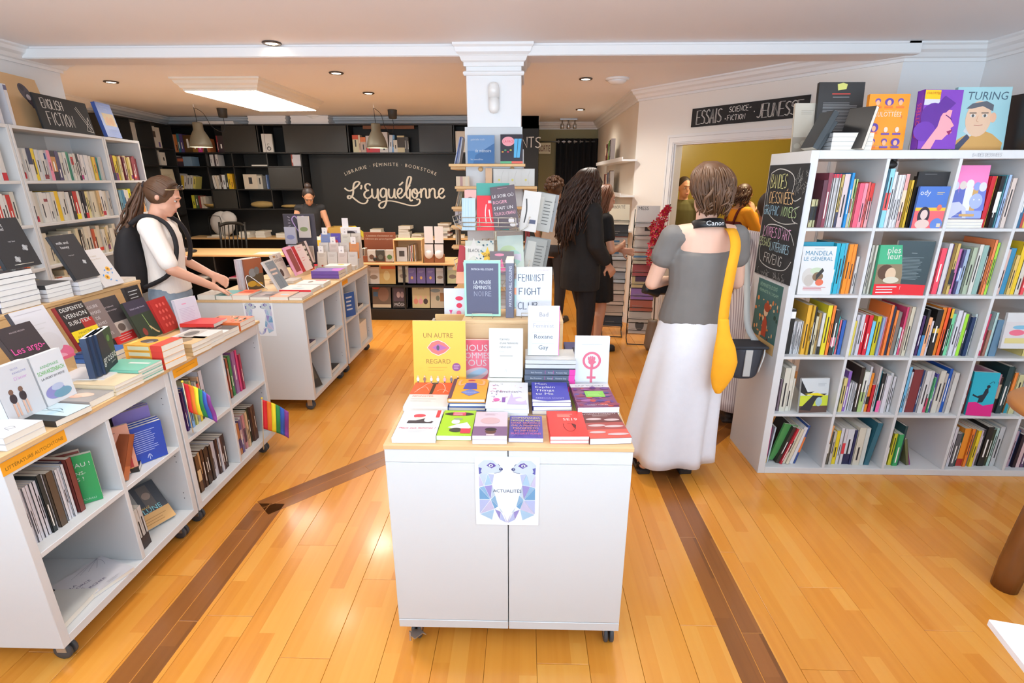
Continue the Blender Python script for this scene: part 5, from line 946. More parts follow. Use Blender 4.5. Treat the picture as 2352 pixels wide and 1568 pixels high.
lf('grey book with sleeping hand photo lying on left cases', .125, .19, .024, '#9a938e', -1.625, 1.69, lambda p: (p.e(.5, .4, .16, .3, '#e8c0aa'), p.e(.35, .5, .1, .2, '#d9a890'), p.r(0, .7, 1, 1, '#8a837e')), 1, -2)
lf('plain cream books with faint lettering lying on left cases', .14, .2, .014, '#e0c9a4', -1.612, 1.80, lambda p: (p.lines(.3, .7, .6, .66, 2, '#c9ae84', .4), p.lines(.4, .6, .3, .34, 1, '#c9ae84', .4)), 3, -4)
lf('sea-green books with white title strip lying on left cases', .135, .19, .011, '#6fb39c', -1.61, 1.93, lambda p: p.r(.6, .1, .72, .6, '#e6ece4'), 5, -3)
def f_man(p): p.r(0, 0, 1, .3, '#d8402e'); p.e(.5, .6, .22, .3, '#4a3f3a'); p.e(.35, .5, .12, .1, '#8a8078'); p.r(.1, .85, .5, .95, '#f2c25a')
def s_man(p): p.r(.0, .0, 1, .3, '#d83a2e'); p.r(.2, .34, .8, .9, '#f4e6c0')
lf('orange and red thick book lying on top of the stack on left cases', .13, .185, .028, '#eea034', -1.608, 2.085, f_man, 4, -5, spine=s_man)
lf('tan book with a drawn head lying on left cases', .13, .15, .02, '#c8a878', -1.60, 2.27, lambda p: p.e(.5, .6, .3, .3, '#8a7258'), 3, -5)
lf('white book with dark engraving lying on left cases', .15, .18, .02, '#ede8e2', -1.60, 2.37, lambda p: (p.r(.1, .4, .9, .9, '#b5aaa0'), p.e(.5, .65, .3, .2, '#6a625c')), 3, -3)
lf('white and black book with red lettering lying on left cases', .16, .21, .02, '#f0eeec', -1.60, 2.51, lambda p: (p.r(.5, 0, 1, 1, '#4a3a36'), p.lines(.1, .4, .4, .7, 3, '#d0405a', .4), p.lines(.6, .9, .4, .7, 3, '#b07060', .3)), 2, -3)
def f_bell(p):
    rr = random.Random(8); p.r(0, .55, .5, 1, '#5f9a5a')
    for k in range(26): p.r(*(lambda x, y: (x, y, x+rr.uniform(.06, .2), y+.05))(rr.uniform(0, .85), rr.uniform(0, .95)), rr.choice(['#e8e0d0', '#d85a30', '#2f7a5a', '#e8a040', '#3a2a2a'])); p.z -= p.st
lf('orange patterned book lying at the far end of left cases', .15, .21, .024, '#cf6a38', -1.60, 2.70, f_bell, 2, -2)
lf('green and cream book lying behind the orange patterned book', .14, .2, .02, '#7a9a62', -1.83, 2.72, lambda p: p.r(0, .5, 1, .7, '#d8cfa0'), 1, -2); lf('orange book lying by the far end of the plywood riser', .13, .18, .02, '#e8a23c', -2.04, 2.76, None, 1, 0)
def ls(label, w, h, t, col, x, y, z, lean, front=None, ang=0, **k): return book('book', label, w, h, t, col, T(x, y, z, R(ang)) @ RY(R(-lean)) @ SPINE, front=front, **k)
def f_argo(p): p.t('Les argo-', .05, .46, .2, '#e0509a', 'l', .9); p.t('nautes', .12, .25, .2, '#e0509a', 'l', .8); p.t('MAGGIE NELSON', .5, .86, .04, '#b8a8a8', 'c', .7)
ls('dark book with pink lettering leaning at the left picture edge', .145, .205, .022, '#3a3234', -1.93, 1.77, .945, 24, f_argo)
def f_wpk(p): p.e(.75, .12, .3, .2, '#d86a8a'); p.e(.5, .06, .3, .12, '#e8a0b4'); p.r(0, 0, 1, .05, '#d8607a'); p.lines(.1, .8, .62, .7, 2, '#d8d4d6', .4); p.lines(.1, .9, .9, .93, 1, '#b8b4b8', .5); p.e(.6, .35, .3, .3, '#e6e2e4')
ls('white book with pink flowers leaning before the plywood riser', .155, .245, .02, '#ece9ec', -2.02, 1.925, .93, 20, f_wpk, bands=[(0, 1, '#3c3a40')])
def f_desp(p): p.r(0, 0, 1, 1, '#2b2422'); p.r(0, 0, 1, .14, '#3a6a94'); p.r(.55, .35, 1, .62, '#a02a24'); p.t('DESPENTES', .5, .86, .13, '#f4f1ea', 'c', .86); p.t('VERNON', .5, .70, .15, '#f4f1ea', 'c', .86); p.t('SUBUTEX', .5, .55, .14, '#f4f1ea', 'c', .86); p.r(0, .18, 1, .42, '#f0d21e'); p.t('MAGISTRAL', .5, .33, .075, '#5a4a10', 'c', .7); p.t('ET FULGURANT', .5, .25, .075, '#5a4a10', 'c', .8); p.e(.88, .23, .05, .05, '#d84a3a')
ls('black and yellow book titled VERNON SUBUTEX leaning before the riser', .14, .21, .022, '#8a2420', -2.0, 2.095, .945, 20, f_desp)
for k in range(3): lf(f'blue lying book {ORD[k]} from bottom under the black and yellow one', .14, .16, .022, ['#e8e6ea', '#3a66a8', '#2f5a9c'][k], -1.87, 2.10, None, 1, 0, LZ+.0225*k)
def f_arm(p):
    for i, t in enumerate(('ASSURE', 'JAMAIS', 'DE', 'ARMES', 'SANS', 'GANTS')): p.t(t, .5, .82-i*.145, .12, '#d6ccca', 'c', .9)
ls('grey-brown book of white capitals leaning before the riser', .13, .2, .018, '#7d6d69', -2.03, 2.235, .935, 20, f_arm)
def f_ste(p): p.r(0, .45, 1, 1, '#3c3638'); p.r(0, .2, 1, .45, '#c9b8ac'); p.e(.55, .32, .16, .14, '#6a5a52'); p.r(0, 0, 1, .2, '#d83030'); p.t('Stéphane Clément', .08, .78, .06, '#e8d8d8', 'l', .85); p.t('Le jeu de la musique', .08, .70, .06, '#e8d8d8', 'l', .9); p.lines(.2, .85, .06, .15, 3, '#f6d8d0', .4)
ls('black book with red paper band leaning before the riser', .145, .24, .018, '#322e30', -2.07, 2.375, .88, 18, f_ste)
def f_night(p): p.r(0, .65, 1, 1, '#3a3444'); p.r(0, 0, 1, .65, '#2f3a2a'); p.s_([(.55, .62), (.62, .2)], .02, '#9fc070', 0); p.e(.3, .2, .1, .14, '#8a3a30'); p.s_([(.6, .3), (.8, .12), (.9, .08)], .06, '#c8a878'); p.t('Hôtel Lonely Hearts', .5, .78, .06, '#b8b0c0', 'c', .7)
ls('dark green night-scene book leaning before the riser', .15, .215, .016, '#343a30', -2.0, 2.46, .872, 18, f_night)
ls('red patterned book leaning beside the dark green one', .13, .19, .016, '#b8302c', -1.99, 2.615, .872, 18, lambda p: [p.e(.3+.2*(k % 3), .2+.2*(k//3), .06, .08, '#e05a50') for k in range(12)])
ls('white back cover of pale lilac text standing on the left cases', .13, .185, .02, '#e6dde6', -1.9, 2.63, .872, 8, lambda p: (p.lines(.12, .85, .2, .7, 12, '#b8a8b8', .3), p.r(.3, .82, .5, .85, '#d88aa0')), ang=-18)
lf('red book lying at the foot of the white back cover', .13, .19, .02, '#cf2f2c', -1.70, 2.62, None, 1, 0, LZ+.043)
ls('small black book with white lettering standing before the riser end', .1, .13, .02, '#2e2c2e', -2.13, 2.60, 1.0, 12, lambda p: p.lines(.15, .85, .25, .8, 5, '#b8b8b8', .3)); lf('small stack block under the small black book', .1, .1, .12, '#e9e3d8', -2.06, 2.60, None, 1, 0, LZ)
def f_gro(p): p.r(0, 0, 1, 1, '#28303a'); p.p([(.4, 1), (1, 1), (1, .1), (.75, .3), (.6, .6)], '#2f4a34'); p.e(.7, .75, .1, .1, '#5a8a4a'); p.t('grosse', .04, .22, .26, '#f2f2f0', 'l', .94); p.t('Lynda Dion', .55, .13, .05, '#d8d8d8')
for k in range(3): book('book', f'dark navy book, {["left", "middle", "right"][k]} of three standing with their spines out on left cases', .145, .168, .022, '#2b3a54', T(-1.742-.0, 1.84+.026*k, .92, R(22)) @ SPINE, front=f_gro if k == 2 else None, group='three dark navy copies')
lf('white books under the three dark navy copies', .14, .2, .016, '#e9e4e2', -1.70, 1.86, None, 3, 3, LZ)
def f_swz(p): p.t('ANNEMARIE', .5, .72, .09, '#5fa86a', 'c', .6); p.t('SCHWARZENBACH', .5, .60, .13, '#5fb04a', 'c', .86); p.t('LA MORT EN PERSE', .5, .50, .07, '#3a3a3e', 'c', .76); p.e(.4, .22, .32, .2, '#8a86b8'); p.e(.6, .16, .3, .14, '#6a94a8'); p.e(.5, .3, .2, .1, '#b0b8d0')
ls('white book with green capitals and blue hills on left cases', .125, .19, .02, '#edeef2', -1.76, 1.645, .888, 6, f_swz)
def f_dac(p): p.t('SILVIA', .5, .88, .055, '#8f8fb8'); p.t('AVALLONE', .5, .81, .055, '#8f8fb8'); p.t("D'acier", .5, .70, .09, '#c89ac8'); [(p.e(x, .42, .09, .13, '#3a3034'), p.e(x, .54, .06, .07, '#7a5a4a'), p.r(x-.07, .1, x-.02, .34, '#d8b09a'), p.r(x+.02, .1, x+.07, .34, '#d8b09a')) for x in (.3, .55)]
ls('white book with two seated figures at the left picture edge', .135, .2, .03, '#e6e6ea', -1.77, 1.505, .88, 6, f_dac)
# on the riser
RT = 1.1205
for k in range(7): book('book', f'navy-spined book, {ORD[k]} from bottom of the stack on the plywood riser', .19, .14, .024, ['#2a3048', '#e6e4ea', '#2a3048', '#e6e4ea', '#e9e7ec', '#26262e', '#26262e'][k], T(-2.29+.003*(k % 2), 2.09+.004*(k % 3), RT+k*.0245) @ RZ(R(90)) @ FLAT, bands=(), group='navy-spined stack on the riser', paper=PAGEW)
def f_lait(p): p.t('lait et', .24, .84, .085, '#efefef'); p.t('miel', .3, .76, .085, '#efefef'); p.t('rupi kaur', .42, .52, .04, '#c8c8c8'); [(p.e(x, y, .1, .045, '#8a8a8a', rot=.5), p.e(x, y, .05, .09, '#a8a8a8', rot=.4)) for x, y in ((.42, .17), (.78, .38))]
ls('tall black book titled lait et miel standing on the navy-spined stack', .17, .225, .02, '#2d2d2f', -2.31, 2.17, RT+.175, 16, f_lait, rough=.6)
stand('wire stand under the tall black book on the riser', TR(-2.33, 2.26, RT+.173) @ RZ(R(90)), .09)
for k in range(4): lf(f'white-edged book {ORD[k]} from bottom behind the navy-spined stack', .14, .19, .02, '#2d2d2f' if k == 3 else '#e8e4e6', -2.28, 2.31, None, 1, 0, RT+.0205*k, paper=PAGEW)
def f_milk(p): p.t('milk and', .12, .80, .1, '#efefef'); p.t('honey', .18, .70, .1, '#efefef'); p.t('rupi kaur', .28, .53, .045, '#c8c8c8'); [(p.e(x, y, .09, .04, '#8a8a8a', rot=.5), p.e(x, y, .045, .08, '#b0b0b0', rot=.4)) for x, y in ((.72, .36),)]
ls('black book titled milk and honey leaning on the plywood riser', .15, .235, .018, '#2f2e30', -2.28, 2.47, RT+.07, 22, f_milk, rough=.6)
for k in range(3): lf(f'white-edged book {ORD[k]} from bottom under the black leaning book', .14, .19, .022, '#ece8ea', -2.26, 2.47, None, 1, 0, RT+.0225*k, paper=PAGEW)
def f_sun(p): p.t('le soleil', .3, .80, .07, '#c8b8a0'); p.t('et ses fleurs', .25, .72, .07, '#c8b8a0', 'l', .7); [(p.e(x, y, .1, .1, '#e8a838'), p.e(x, y, .045, .045, '#8a5a1a')) for x, y in ((.68, .44), (.42, .24))]; [p.e(x, y, .05, .025, '#5a8fc8', rot=a) for x, y, a in ((.5, .42, .6), (.56, .34, -.5), (.76, .32, .8), (.5, .16, .4), (.7, .1, -.4), (.3, .3, 1), (.82, .42, .3))]
ls('white book with sunflowers leaning on the plywood riser', .14, .215, .016, '#eee9e6', -2.27, 2.62, RT+.002, 26, f_sun)
lf('small white book lying at the far end of the plywood riser', .14, .16, .02, '#d9cfc6', -2.28, 2.74, lambda p: p.r(.1, .1, .9, .9, '#c8bcb2'), 1, 0, RT)
# ---- in the cells of the left cases (aisle side); local frame x along y, y depth, z up
LAM = T(-1.62, 1.33, 0, R(90)); LBM = T(-1.62, 2.115, 0, R(90))
row(LAM @ TR(.035, .04, .4855), '.8 25 c23a34 -3;1.4 22 5a7484 -3;'+W6(6, '1.2 21.5 efeaf0')+';1.6 23 2c3434;1.2 22 e6e2e2;2.6 22 5d4c3c;1 20 e0b48a;1.2 21 f0ecee;1.2 21 eeeaf0;1.2 21.5 f0edf0;1 22 3a3850;2.2 22.5 7a3a34', 'on the upper shelf of the nearest case', 'book', .15, 'books on the upper shelf of the nearest case', seed=51)
def f_inn(p): p.t('AIMITITAU !', .5, .76, .12, '#eef4ec', 'c', .86); p.t('PARLONS-', .2, .60, .1, '#eef4ec', 'l', .6); p.t('NOUS !', .5, .48, .11, '#eef4ec', 'c', .6); p.t('LAURE MORALI', .6, .06, .06, '#b8dcc0', 'c', .6)
book('book', 'green book with white capitals standing in the nearest case', .15, .205, .02, '#2f9a58', LAM @ TR(.255, .16, .487) @ RZ(R(-50)) @ FACE, front=f_inn, bands=[(0, 1, '#7a3a34')])
book('book', 'brown book behind the green book in the nearest case', .15, .215, .022, '#7b3f38', LAM @ TR(.25, .20, .487) @ RZ(R(-50)) @ FACE)
def f_force(p): [p.t(t, .12, .55-.11*i, .075, '#5a4f6a') for i, t in enumerate(('LA', 'FORCE', 'DE', 'MARCHER'))]; [p.s_([(.9, .98), (.9-.1*k, .8+.02*k), (.85-.14*k, .66+.04*k)], .006, '#7a7a86') for k in range(5)]; p.lines(.5, .75, .06, .1, 2, '#9a9a9e', .4)
book('book', 'white book titled LA FORCE DE MARCHER lying in the nearest case', .19, .20, .016, '#e6e2e4', LAM @ TR(.16, .05, .1365) @ RZ(R(-18)), front=f_force, bands=[(0, 1, '#2f3038')])
lp_ = LAM @ TR(.05, .03, .1365); book('box_lid', 'white card box lid lying at the bottom of the nearest case', .17, .16, .022, '#e2ded6', lp_ @ RZ(R(4)), front=lambda p: p.e(.3, .5, .07, .035, '#3a3636', rot=.5), cat='box')
def f_roi(p): p.r(.62, .1, .9, .62, '#b83c34'); p.e(.72, .52, .14, .04, '#b83c34'); [p.t(t, .08, y, .1, '#4a3a36', 'l', .8) for t, y in (('KUEI, JE', .58), ('TE SALUE', .48), ('conversation', .36), ('sur le racisme', .28))]; p.lines(.1, .7, .8, .88, 2, '#8a6a60', .3)
book('book', 'salmon book with red cross figure in the nearest case', .15, .215, .014, '#d8987e', LAM @ TR(.43, .14, .487) @ RZ(R(-38)) @ RX(R(-6)) @ FACE, front=f_roi)
def f_blu(p): p.lines(.12, .8, .3, .85, 11, '#b8c8f0', .3); p.s_([(.4, .1), (.47, .2), (.54, .1)], .02, '#c8d4f4'); p.s_([(.47, .05), (.47, .2)], .02, '#c8d4f4', 0)
for k in range(3): book('book', f'blue book, {["front", "middle", "rear"][k]} of three standing in the nearest case', .13, .175, .016, '#2748a8', LAM @ TR(.575+.017*k, .09+.02*k, .487) @ RZ(R(-34)) @ FACE, front=f_blu if k == 0 else None, group='three blue books')
for k in range(3): book('book', f'lilac book, {["front", "middle", "rear"][k]} of three behind the blue books', .14, .225, .014, '#8a78b8', LAM @ TR(.61+.018*k, .17+.018*k, .487) @ RZ(R(-34)) @ FACE, group='three lilac books')
book('book', 'brown paperback leaning against the divider of the nearest case', .13, .19, .03, '#9a5232', LAM @ TR(.432, .03, .487) @ RY(R(27)) @ TR(-.0, 0, .0136) @ SPINE, bands=[(0, .3, '#b86a40')])
book('book', 'black and yellow striped book lying in the nearest case', .13, .19, .02, '#2e2620', LAM @ TR(.53, .03, .487) @ RZ(R(30)), front=lambda p: (p.r(0, .1, 1, .3, '#e2b92c'), p.r(0, .5, 1, .7, '#e2b92c')))
row(LAM @ TR(.425, .03, .1365), '1.2 20 e6dfd6 -3;1.2 20 efeaf0 -3;1.2 20 efeaf0 -3;2.4 20 eae6e0,3a3030,.0,.3 -3;2.4 20 e8e4de,3a3030,.0,.3 -3', 'at the bottom right of the nearest case', 'book', .14, 'white books at bottom right of the nearest case', seed=55)
def f_lune(p): p.r(0, .36, 1, 1, '#3a4048'); p.r(.1, .4, .3, 1, '#8a8a88'); p.r(.45, .4, .75, .95, '#5a5654'); p.e(.6, .7, .12, .12, '#8a7a70'); p.r(0, 0, 1, .32, '#d8a86a'); p.t('CANAILLE', .1, .44, .07, '#e0c060', 'l', .6); p.t('LUNE', .3, .33, .16, '#7fc4cc', 'l', .6); p.lines(.1, .85, .08, .2, 3, '#a87a40', .3)
book('book', 'black and tan book titled LUNE leaning in the nearest case', .15, .21, .022, '#3a4048', LAM @ TR(.555, .12, .137) @ RZ(R(-24)) @ RX(R(-42)) @ FACE, front=f_lune)
# second case
row(LBM @ TR(.035, .05, .4855), '1 22 c8d0e0;1 21 8a4a30,e0a040,.2,.8;1.4 20 7a5a9a;1 19 b5553a;1.4 20 5a6478;1.2 20.5 c0503c;1.4 21 4a2a70;2 21.5 3a2f78,c04aa0,.3,.5;2.2 22 7fa8d8;1 24 e8e0b0;1.6 24 d9d478;2.2 24.5 3c3428,d8d0b0,.1,.3;1.6 21.5 efe9dc,e0c020,0,.25;2.2 21 2a2828,e04a3a,.8,.95;1.4 23 e6b48c;3 25.5 eeeaf0,6a3a8a,.1,.35', 'on the upper left shelf of the flagged case', 'book', .15, 'books on the upper left shelf of the flagged case', seed=61)
row(LBM @ TR(.42, .05, .4855), '1.2 20 e8e8f0;1.4 21 34508a;1.4 21 3a5690;2.2 21 f0eef2;2.2 23.5 3a94c8,c04030,.2,.6;2 24 a0543a;1 24 d0c8b0;2.4 24.5 3f8a4a;1 24 e0c8d8;3.4 25.5 a06a98;1.8 25.5 e0407a;1 23 d83a6a;1.8 22 b03a58', 'on the upper right shelf of the flagged case', 'book', .15, 'books on the upper right shelf of the flagged case', seed=62)
row(LBM @ TR(.035, .04, .136), '2 19 b99a78;2 20 efece8;2.2 21 4a3628;2.6 21 6a4a30,e0c090,.3,.6;2.4 21 c89a68,4a2a20,0,.4;2 21.5 5a3a28;2 21 3a2a22;2.2 21 4a342a;2.2 20.5 3c2c24;2.2 21 ece8f0;1.6 20.5 e6e2e8;2 21 4a2e28;1.6 20.5 f0eaf0;2 20.5 4c2e2a;2.4 20.5 3a2622', 'on the bottom left shelf of the flagged case', 'book', .15, 'books on the bottom left shelf of the flagged case', seed=63)
row(LBM @ TR(.42, .04, .136), '1.6 18 e6e0dc;1.6 17.5 c0d0a0;1.8 17 4a2e2e;2.6 20 b8774a,5a4a80,.2,.5;2.2 21 6a5a8a,c0a0a0,.4,.7;2.4 21.5 e8e0e4;2.4 22 c88a90,6a4a60,.2,.6;2.4 22.5 d8b890;2.2 22.5 4a5a40;2.4 23 3a3a2c;2.4 23 5a3c30;2.2 23 4a2c28', 'on the bottom right shelf of the flagged case', 'book', .15, 'books on the bottom right shelf of the flagged case', seed=64)
# rainbow flags
FLC = ['#d8232a', '#ee7a22', '#f3dd2c', '#2f8a4a', '#3560b8', '#8a3f92']
def flag(label, M, s):
    t = thing('rainbow_flag', label, 'flag'); t.matrix_world = M
    MB().tube([(0, 0, -.16*s), (0, 0, .20*s)], .0025, mat('#d8c8a0', .5), n=6).build('stick', t); MB().ball((0, 0, .2*s), .006, mat('#e8c030', .4)).build('finial', t)
    b = MB(); nx = 14
    for k in range(6):
        vs = []; 
        for i in range(nx+1):
            u = i/nx
            for kk in (k, k+1):
                v = kk/6; x = .02*s*0+v*.15*s+.003; z = .19*s-u*.20*s-v*.075*s-(v*v)*.02*s; y = .014*s*math.sin(u*5+v*4)*(.3+v)
                vs.append((x, y, z))
        b.add(vs, [(2*i, 2*i+1, 2*i+3, 2*i+2) for i in range(nx)], mat(FLC[k], .7), smooth=True)
    o = b.build('cloth', t); m = o.modifiers.new('thick', 'SOLIDIFY'); m.thickness = .0008
flag('small rainbow flag drooping over upper-left books of the flagged case', LBM @ TR(.05, -.014, .63) @ RZ(R(-80)), .74); flag('small rainbow flag sticking out at the far end of the flagged case', LBM @ TR(.64, -.02, .235) @ RZ(R(-62)) @ RY(R(6)), .95)
# ================================================================== DISPLAY CASES IN THE MIDDLE
TAM = T(-1.57, 3.45, 0, R(90)); TBM = T(-1.57, 4.235, 0, R(90)); DZ = .8665
MID = 'on the display case with animal print'
for k, (x0, x1, c, t, f) in enumerate(((-2.325, -2.2, '#efe6da', .035, lambda p: (p.e(.6, .5, .05, .03, '#8a8078'), p.e(.3, .45, .05, .03, '#8a8078'))), (-2.195, -2.08, '#4f9a98', .03, lambda p: p.r(.1, .1, .9, .4, '#7ab8b0')), (-2.075, -1.955, '#e8714a', .036, lambda p: (p.r(0, 0, 1, .3, '#efb49c'), p.e(.5, .65, .3, .2, '#d8522e'))), (-1.95, -1.81, '#8f7f7c', .022, lambda p: (p.e(.5, .5, .3, .2, '#b09a94'), p.r(.5, .2, 1, .5, '#6a5f5e'))), (-1.805, -1.675, '#ee8a62', .024, lambda p: p.e(.55, .45, .25, .15, '#a8bcc4')), (-1.67, -1.575, '#9a8a80', .018, lambda p: p.lines(.1, .9, .2, .8, 5, '#d8c8c0', .4)))):
    book('book', f'{["cream", "teal", "orange-red", "grey-brown", "orange and blue", "taupe"][k]} book lying along the near edge of the display case', (x1-x0), .19, t, c, T(x0, 3.46+.004*(k % 2), DZ), front=f)
lf('large white book with red spine lying on the display case', .20, .24, .028, '#f1ece8', -1.60, 3.68, lambda p: (p.e(.3, .5, .1, .25, '#a8c0c4'), p.e(.7, .6, .07, .1, '#b8a48c')), 1, 0, DZ, bands=[(0, 1, '#d8333a')])
lf('white book with oval emblem lying beyond the red-spined book', .18, .22, .03, '#f3eee9', -1.59, 3.90, lambda p: (p.e(.5, .6, .2, .1, '#8a7a68'), p.r(.7, .1, .9, .5, '#d8625a')), 1, 2, DZ)
lf('thick purple books lying on the display case', .17, .24, .032, '#6d4fa0', -1.60, 4.28, lambda p: p.p([(0, 0), (1, 0), (.8, .4), (.2, .3)], '#b05ab8'), 2, 0, DZ)
lf('white stack with red dots lying on the far display case', .15, .2, .018, '#efe6e0', -1.60, 4.50, lambda p: p.e(.6, .4, .2, .2, '#f0b04a'), 4, 3, DZ); lf('pale book lying at the far end of the display case', .15, .2, .02, '#f0e9e2', -1.60, 4.70, None, 2, -2, DZ); lf('cream book lying last on the far display case', .15, .2, .02, '#ece2d4', -1.60, 4.83, None, 1, 0, DZ)
lf('orange booklet lying among the pale books on the far display case', .1, .14, .012, '#eeb45a', -1.84, 4.62, None, 1, 8, DZ)
def f_brn(p): p.r(0, .5, 1, 1, '#a05a38'); p.r(0, 0, 1, .5, '#5a4a34'); p.e(.4, .55, .2, .22, '#8a8a88'); p.e(.65, .6, .15, .2, '#7a7874'); p.e(.3, .2, .25, .15, '#c89a30'); p.e(.7, .15, .2, .12, '#b88a2a')
for k in range(4): book('book', f'book standing in the acrylic stand, {ORD[k]} from the left, near display case', .15, .24, .018, ['#d8c8ce', '#e6e0e4', '#e2dce0', '#8a5238'][k], T(-2.20+.02*k, 3.77, DZ, R(-28)) @ SPINE, front=f_brn if k == 3 else None, group='books in the acrylic stand')
ac = MB(); ac.tube(smooth2([(-2.08, 3.70, DZ+.002), (-2.10, 3.72, DZ+.08), (-2.11, 3.74, DZ+.11), (-2.10, 3.78, DZ+.11), (-2.0, 3.82, DZ+.002)], 4), .003, mat('#e8ecee', .15, .2), n=6); tag(ac.build('book_stand'), 'clear bent stand holding the brown photo book on the display case', 'book stand')
def f_gry(p): p.r(.1, .05, .98, .95, '#7c8288'); p.lines(.15, .4, .84, .87, 1, '#c8ccd0', .5); p.lines(.15, .85, .55, .68, 2, '#e8c8b8', .9); p.s_([(.6, .45), (.66, .3), (.6, .1)], .02, '#5a6068')
ls('grey book with peach title leaning in a stand on the display case', .15, .245, .02, '#e8e0da', -1.86, 3.71, DZ+.004, 26, f_gry)
def f_def(p): p.t('SE', .4, .82, .15, '#5a4a40'); p.t('DÉFENDRE', .08, .68, .15, '#5a4a40', 'l', .86); p.r(.1, .86, .34, .94, '#a87a4a'); p.lines(.2, .9, .5, .6, 3, '#b8a898', .3); p.e(.3, .25, .16, .2, '#4a3a36')
ls('cream book titled SE DÉFENDRE leaning on the display case', .16, .215, .02, '#efe2d6', -2.02, 4.08, DZ+.02, 18, f_def)
lf('white books lying under the leaning cream book', .16, .2, .02, '#ece4da', -1.90, 4.06, None, 1, 0, DZ)
ls('pink-spined book leaning on the display case', .12, .25, .022, '#e8a0b8', -1.96, 4.235, DZ+.03, 20, lambda p: p.r(.1, .1, .9, .9, '#8a3a34')); ls('dark red book leaning beside the pink-spined book', .13, .2, .02, '#9a3a34', -2.0, 4.28, DZ+.06, 20)
ls('white book with thick red spine leaning on the far display case', .16, .235, .03, '#f0d8d2', -1.97, 4.42, DZ+.03, 20, lambda p: (p.lines(.2, .7, .8, .9, 2, '#d88a8a', .4), p.lines(.2, .6, .4, .5, 2, '#c86a6a', .4)), bands=[(0, 1, '#c83c3c')])
ls('dark brown book with pale blocks leaning on the far display case', .12, .245, .02, '#43352c', -2.0, 4.59, DZ+.03, 18, lambda p: [p.r(.1+.1*k, .12+.2*k, .7+.05*k, .24+.2*k, '#d8c8b8') for k in range(4)])
def f_bad2(p): p.t('BAD', .2, .42, .26, '#e89a9a', 'l', .7); p.lines(.2, .8, .8, .86, 2, '#d8b8b8', .4)
ls('pale pink book titled BAD leaning on the far display case', .15, .215, .016, '#f3dcd6', -2.06, 4.72, DZ+.045, 16, f_bad2)
lf('bright red book lying under the pale pink book', .15, .2, .03, '#d8233a', -1.99, 4.72, None, 1, 0, DZ)
# tiered white books with round price tags at the far end (open shelf riser)
tr_ = thing('step_display', 'small white stepped riser of cream books on the far display case', 'riser', (-1.98, 4.74, DZ)); part('step', tr_, MEL, (0, 0, 0, .39, .07, .012)); part('step', tr_, MEL, (0, .07, 0, .39, .14, .09)); part('step', tr_, MEL, (0, .14, 0, .39, .21, .17))
tcols = ['#efe3d2', '#f0e8de', '#f1ddd0', '#ece0d4', '#f2ead8']
for r_, (y, z) in enumerate(((4.775, .0125), (4.845, .0905), (4.915, .1705))):
    for k in range(4):
        x = -1.975+.098*k; col = tcols[(k+r_) % 5] if (r_, k) not in ((2, 1), (1, 3), (2, 0)) else ['#5a4aa8', '#d88a4a', '#7a8ab8'][(r_+k) % 3]
        o = book('poetry_book', f'{cname(col)} small book, {ORD[k]} from left on the {["lowest", "middle", "highest"][r_]} step', .092, .15, .012, col, T(x, y, DZ+z) @ RX(R(-9)) @ FACE, front=lambda p, k=k, r_=r_: (p.lines(.2, .8, .72, .8, 2, '#9a8a80', .4), p.lines(.3, .7, .5, .54, 1, '#b8a89a', .5), p.e(.5, .12, .1, .1, '#a8402e') if (k+r_) % 3 == 0 else None, p.e(.5, .45, .25, .25, '#d84a5a') if (r_, k) == (2, 1) else None), group='small books on the stepped riser')
        if (k+r_) % 2 == 0:
            tg = MB().box(0, 0, 0, .05, .0008, .065, mat('#f6f1ec', .6)).build('card', M=T(x+.02, y-.006, DZ+z+.14)); tag(tg, f'small white card before the {ORD[k]} book on the {["lowest", "middle", "highest"][r_]} step', 'card', 'white cards on the stepped riser'); p = Print(.05, .065); p.e(.5, .35, .16, .16, '#c8c0c4'); p.e(.5, .75, .05, .05, '#8a7a90'); p.build(tg, 'card_print', M=FACE)
# grey folder stand with heart, framed portrait
hb = thing('display_board', 'dark board with violet heart and white frame behind the display cases', 'display board', (-2.33, 4.90, DZ), R(3)); o = part('board', hb, mat('#4a4650', .6), (0, .04, .0, .30, .05, .50)); part('foot', hb, mat('#3a3848', .6), (0, -.04, 0, .3, .04, .012))
p = Print(.3, .5); p.s_([(.5, .62), (.35, .78), (.28, .9), (.38, .96), (.5, .88), (.62, .96), (.72, .9), (.6, .72), (.5, .62)], .03, '#c8a8e0')
for a in range(5): p.s_([(.15, .95-.06*a), (.22, .93-.05*a)], .016, '#e8e0f0', 0)
p.build(hb, 'board_print', M=TR(0, .04, 0) @ RX(R(90)))
for k, (x, z, c) in enumerate(((-2.32, .22, '#c8cde0'), (-2.18, .28, '#efe8e2'), (-2.30, .05, '#a8b8cc'), (-2.17, .04, '#b8a898'))): book('poetry_book', f'{["lilac wave", "tall cream", "pale blue", "photo"][k]} book on the dark heart board', .11, .16 if k != 1 else .2, .02, c, T(x, 4.925, DZ+z) @ FACE, front=lambda p, k=k: (p.e(.5, .4, .35, .2, ['#8a94c0', '#8a9a6a', '#d8e0ee', '#6a4a60'][k])))
fp = thing('framed_portrait', 'white framed portrait standing behind the stepped riser', 'picture', (-1.79, 4.955, DZ)); part('frame', fp, mat('#f6f2ee', .5), (0, 0, .0, .19, .02, .375)); p = Print(.19, .375); p.r(.15, .42, .85, .92, '#d8ccd0'); p.e(.5, .68, .26, .4, '#e0b49c'); p.e(.5, .84, .28, .14, '#3a2e30'); p.r(.2, .64, .8, .70, '#b88a80'); p.r(.15, .42, .85, .5, '#6a5aa8'); p.build(fp, 'portrait_print', M=RX(R(90)))
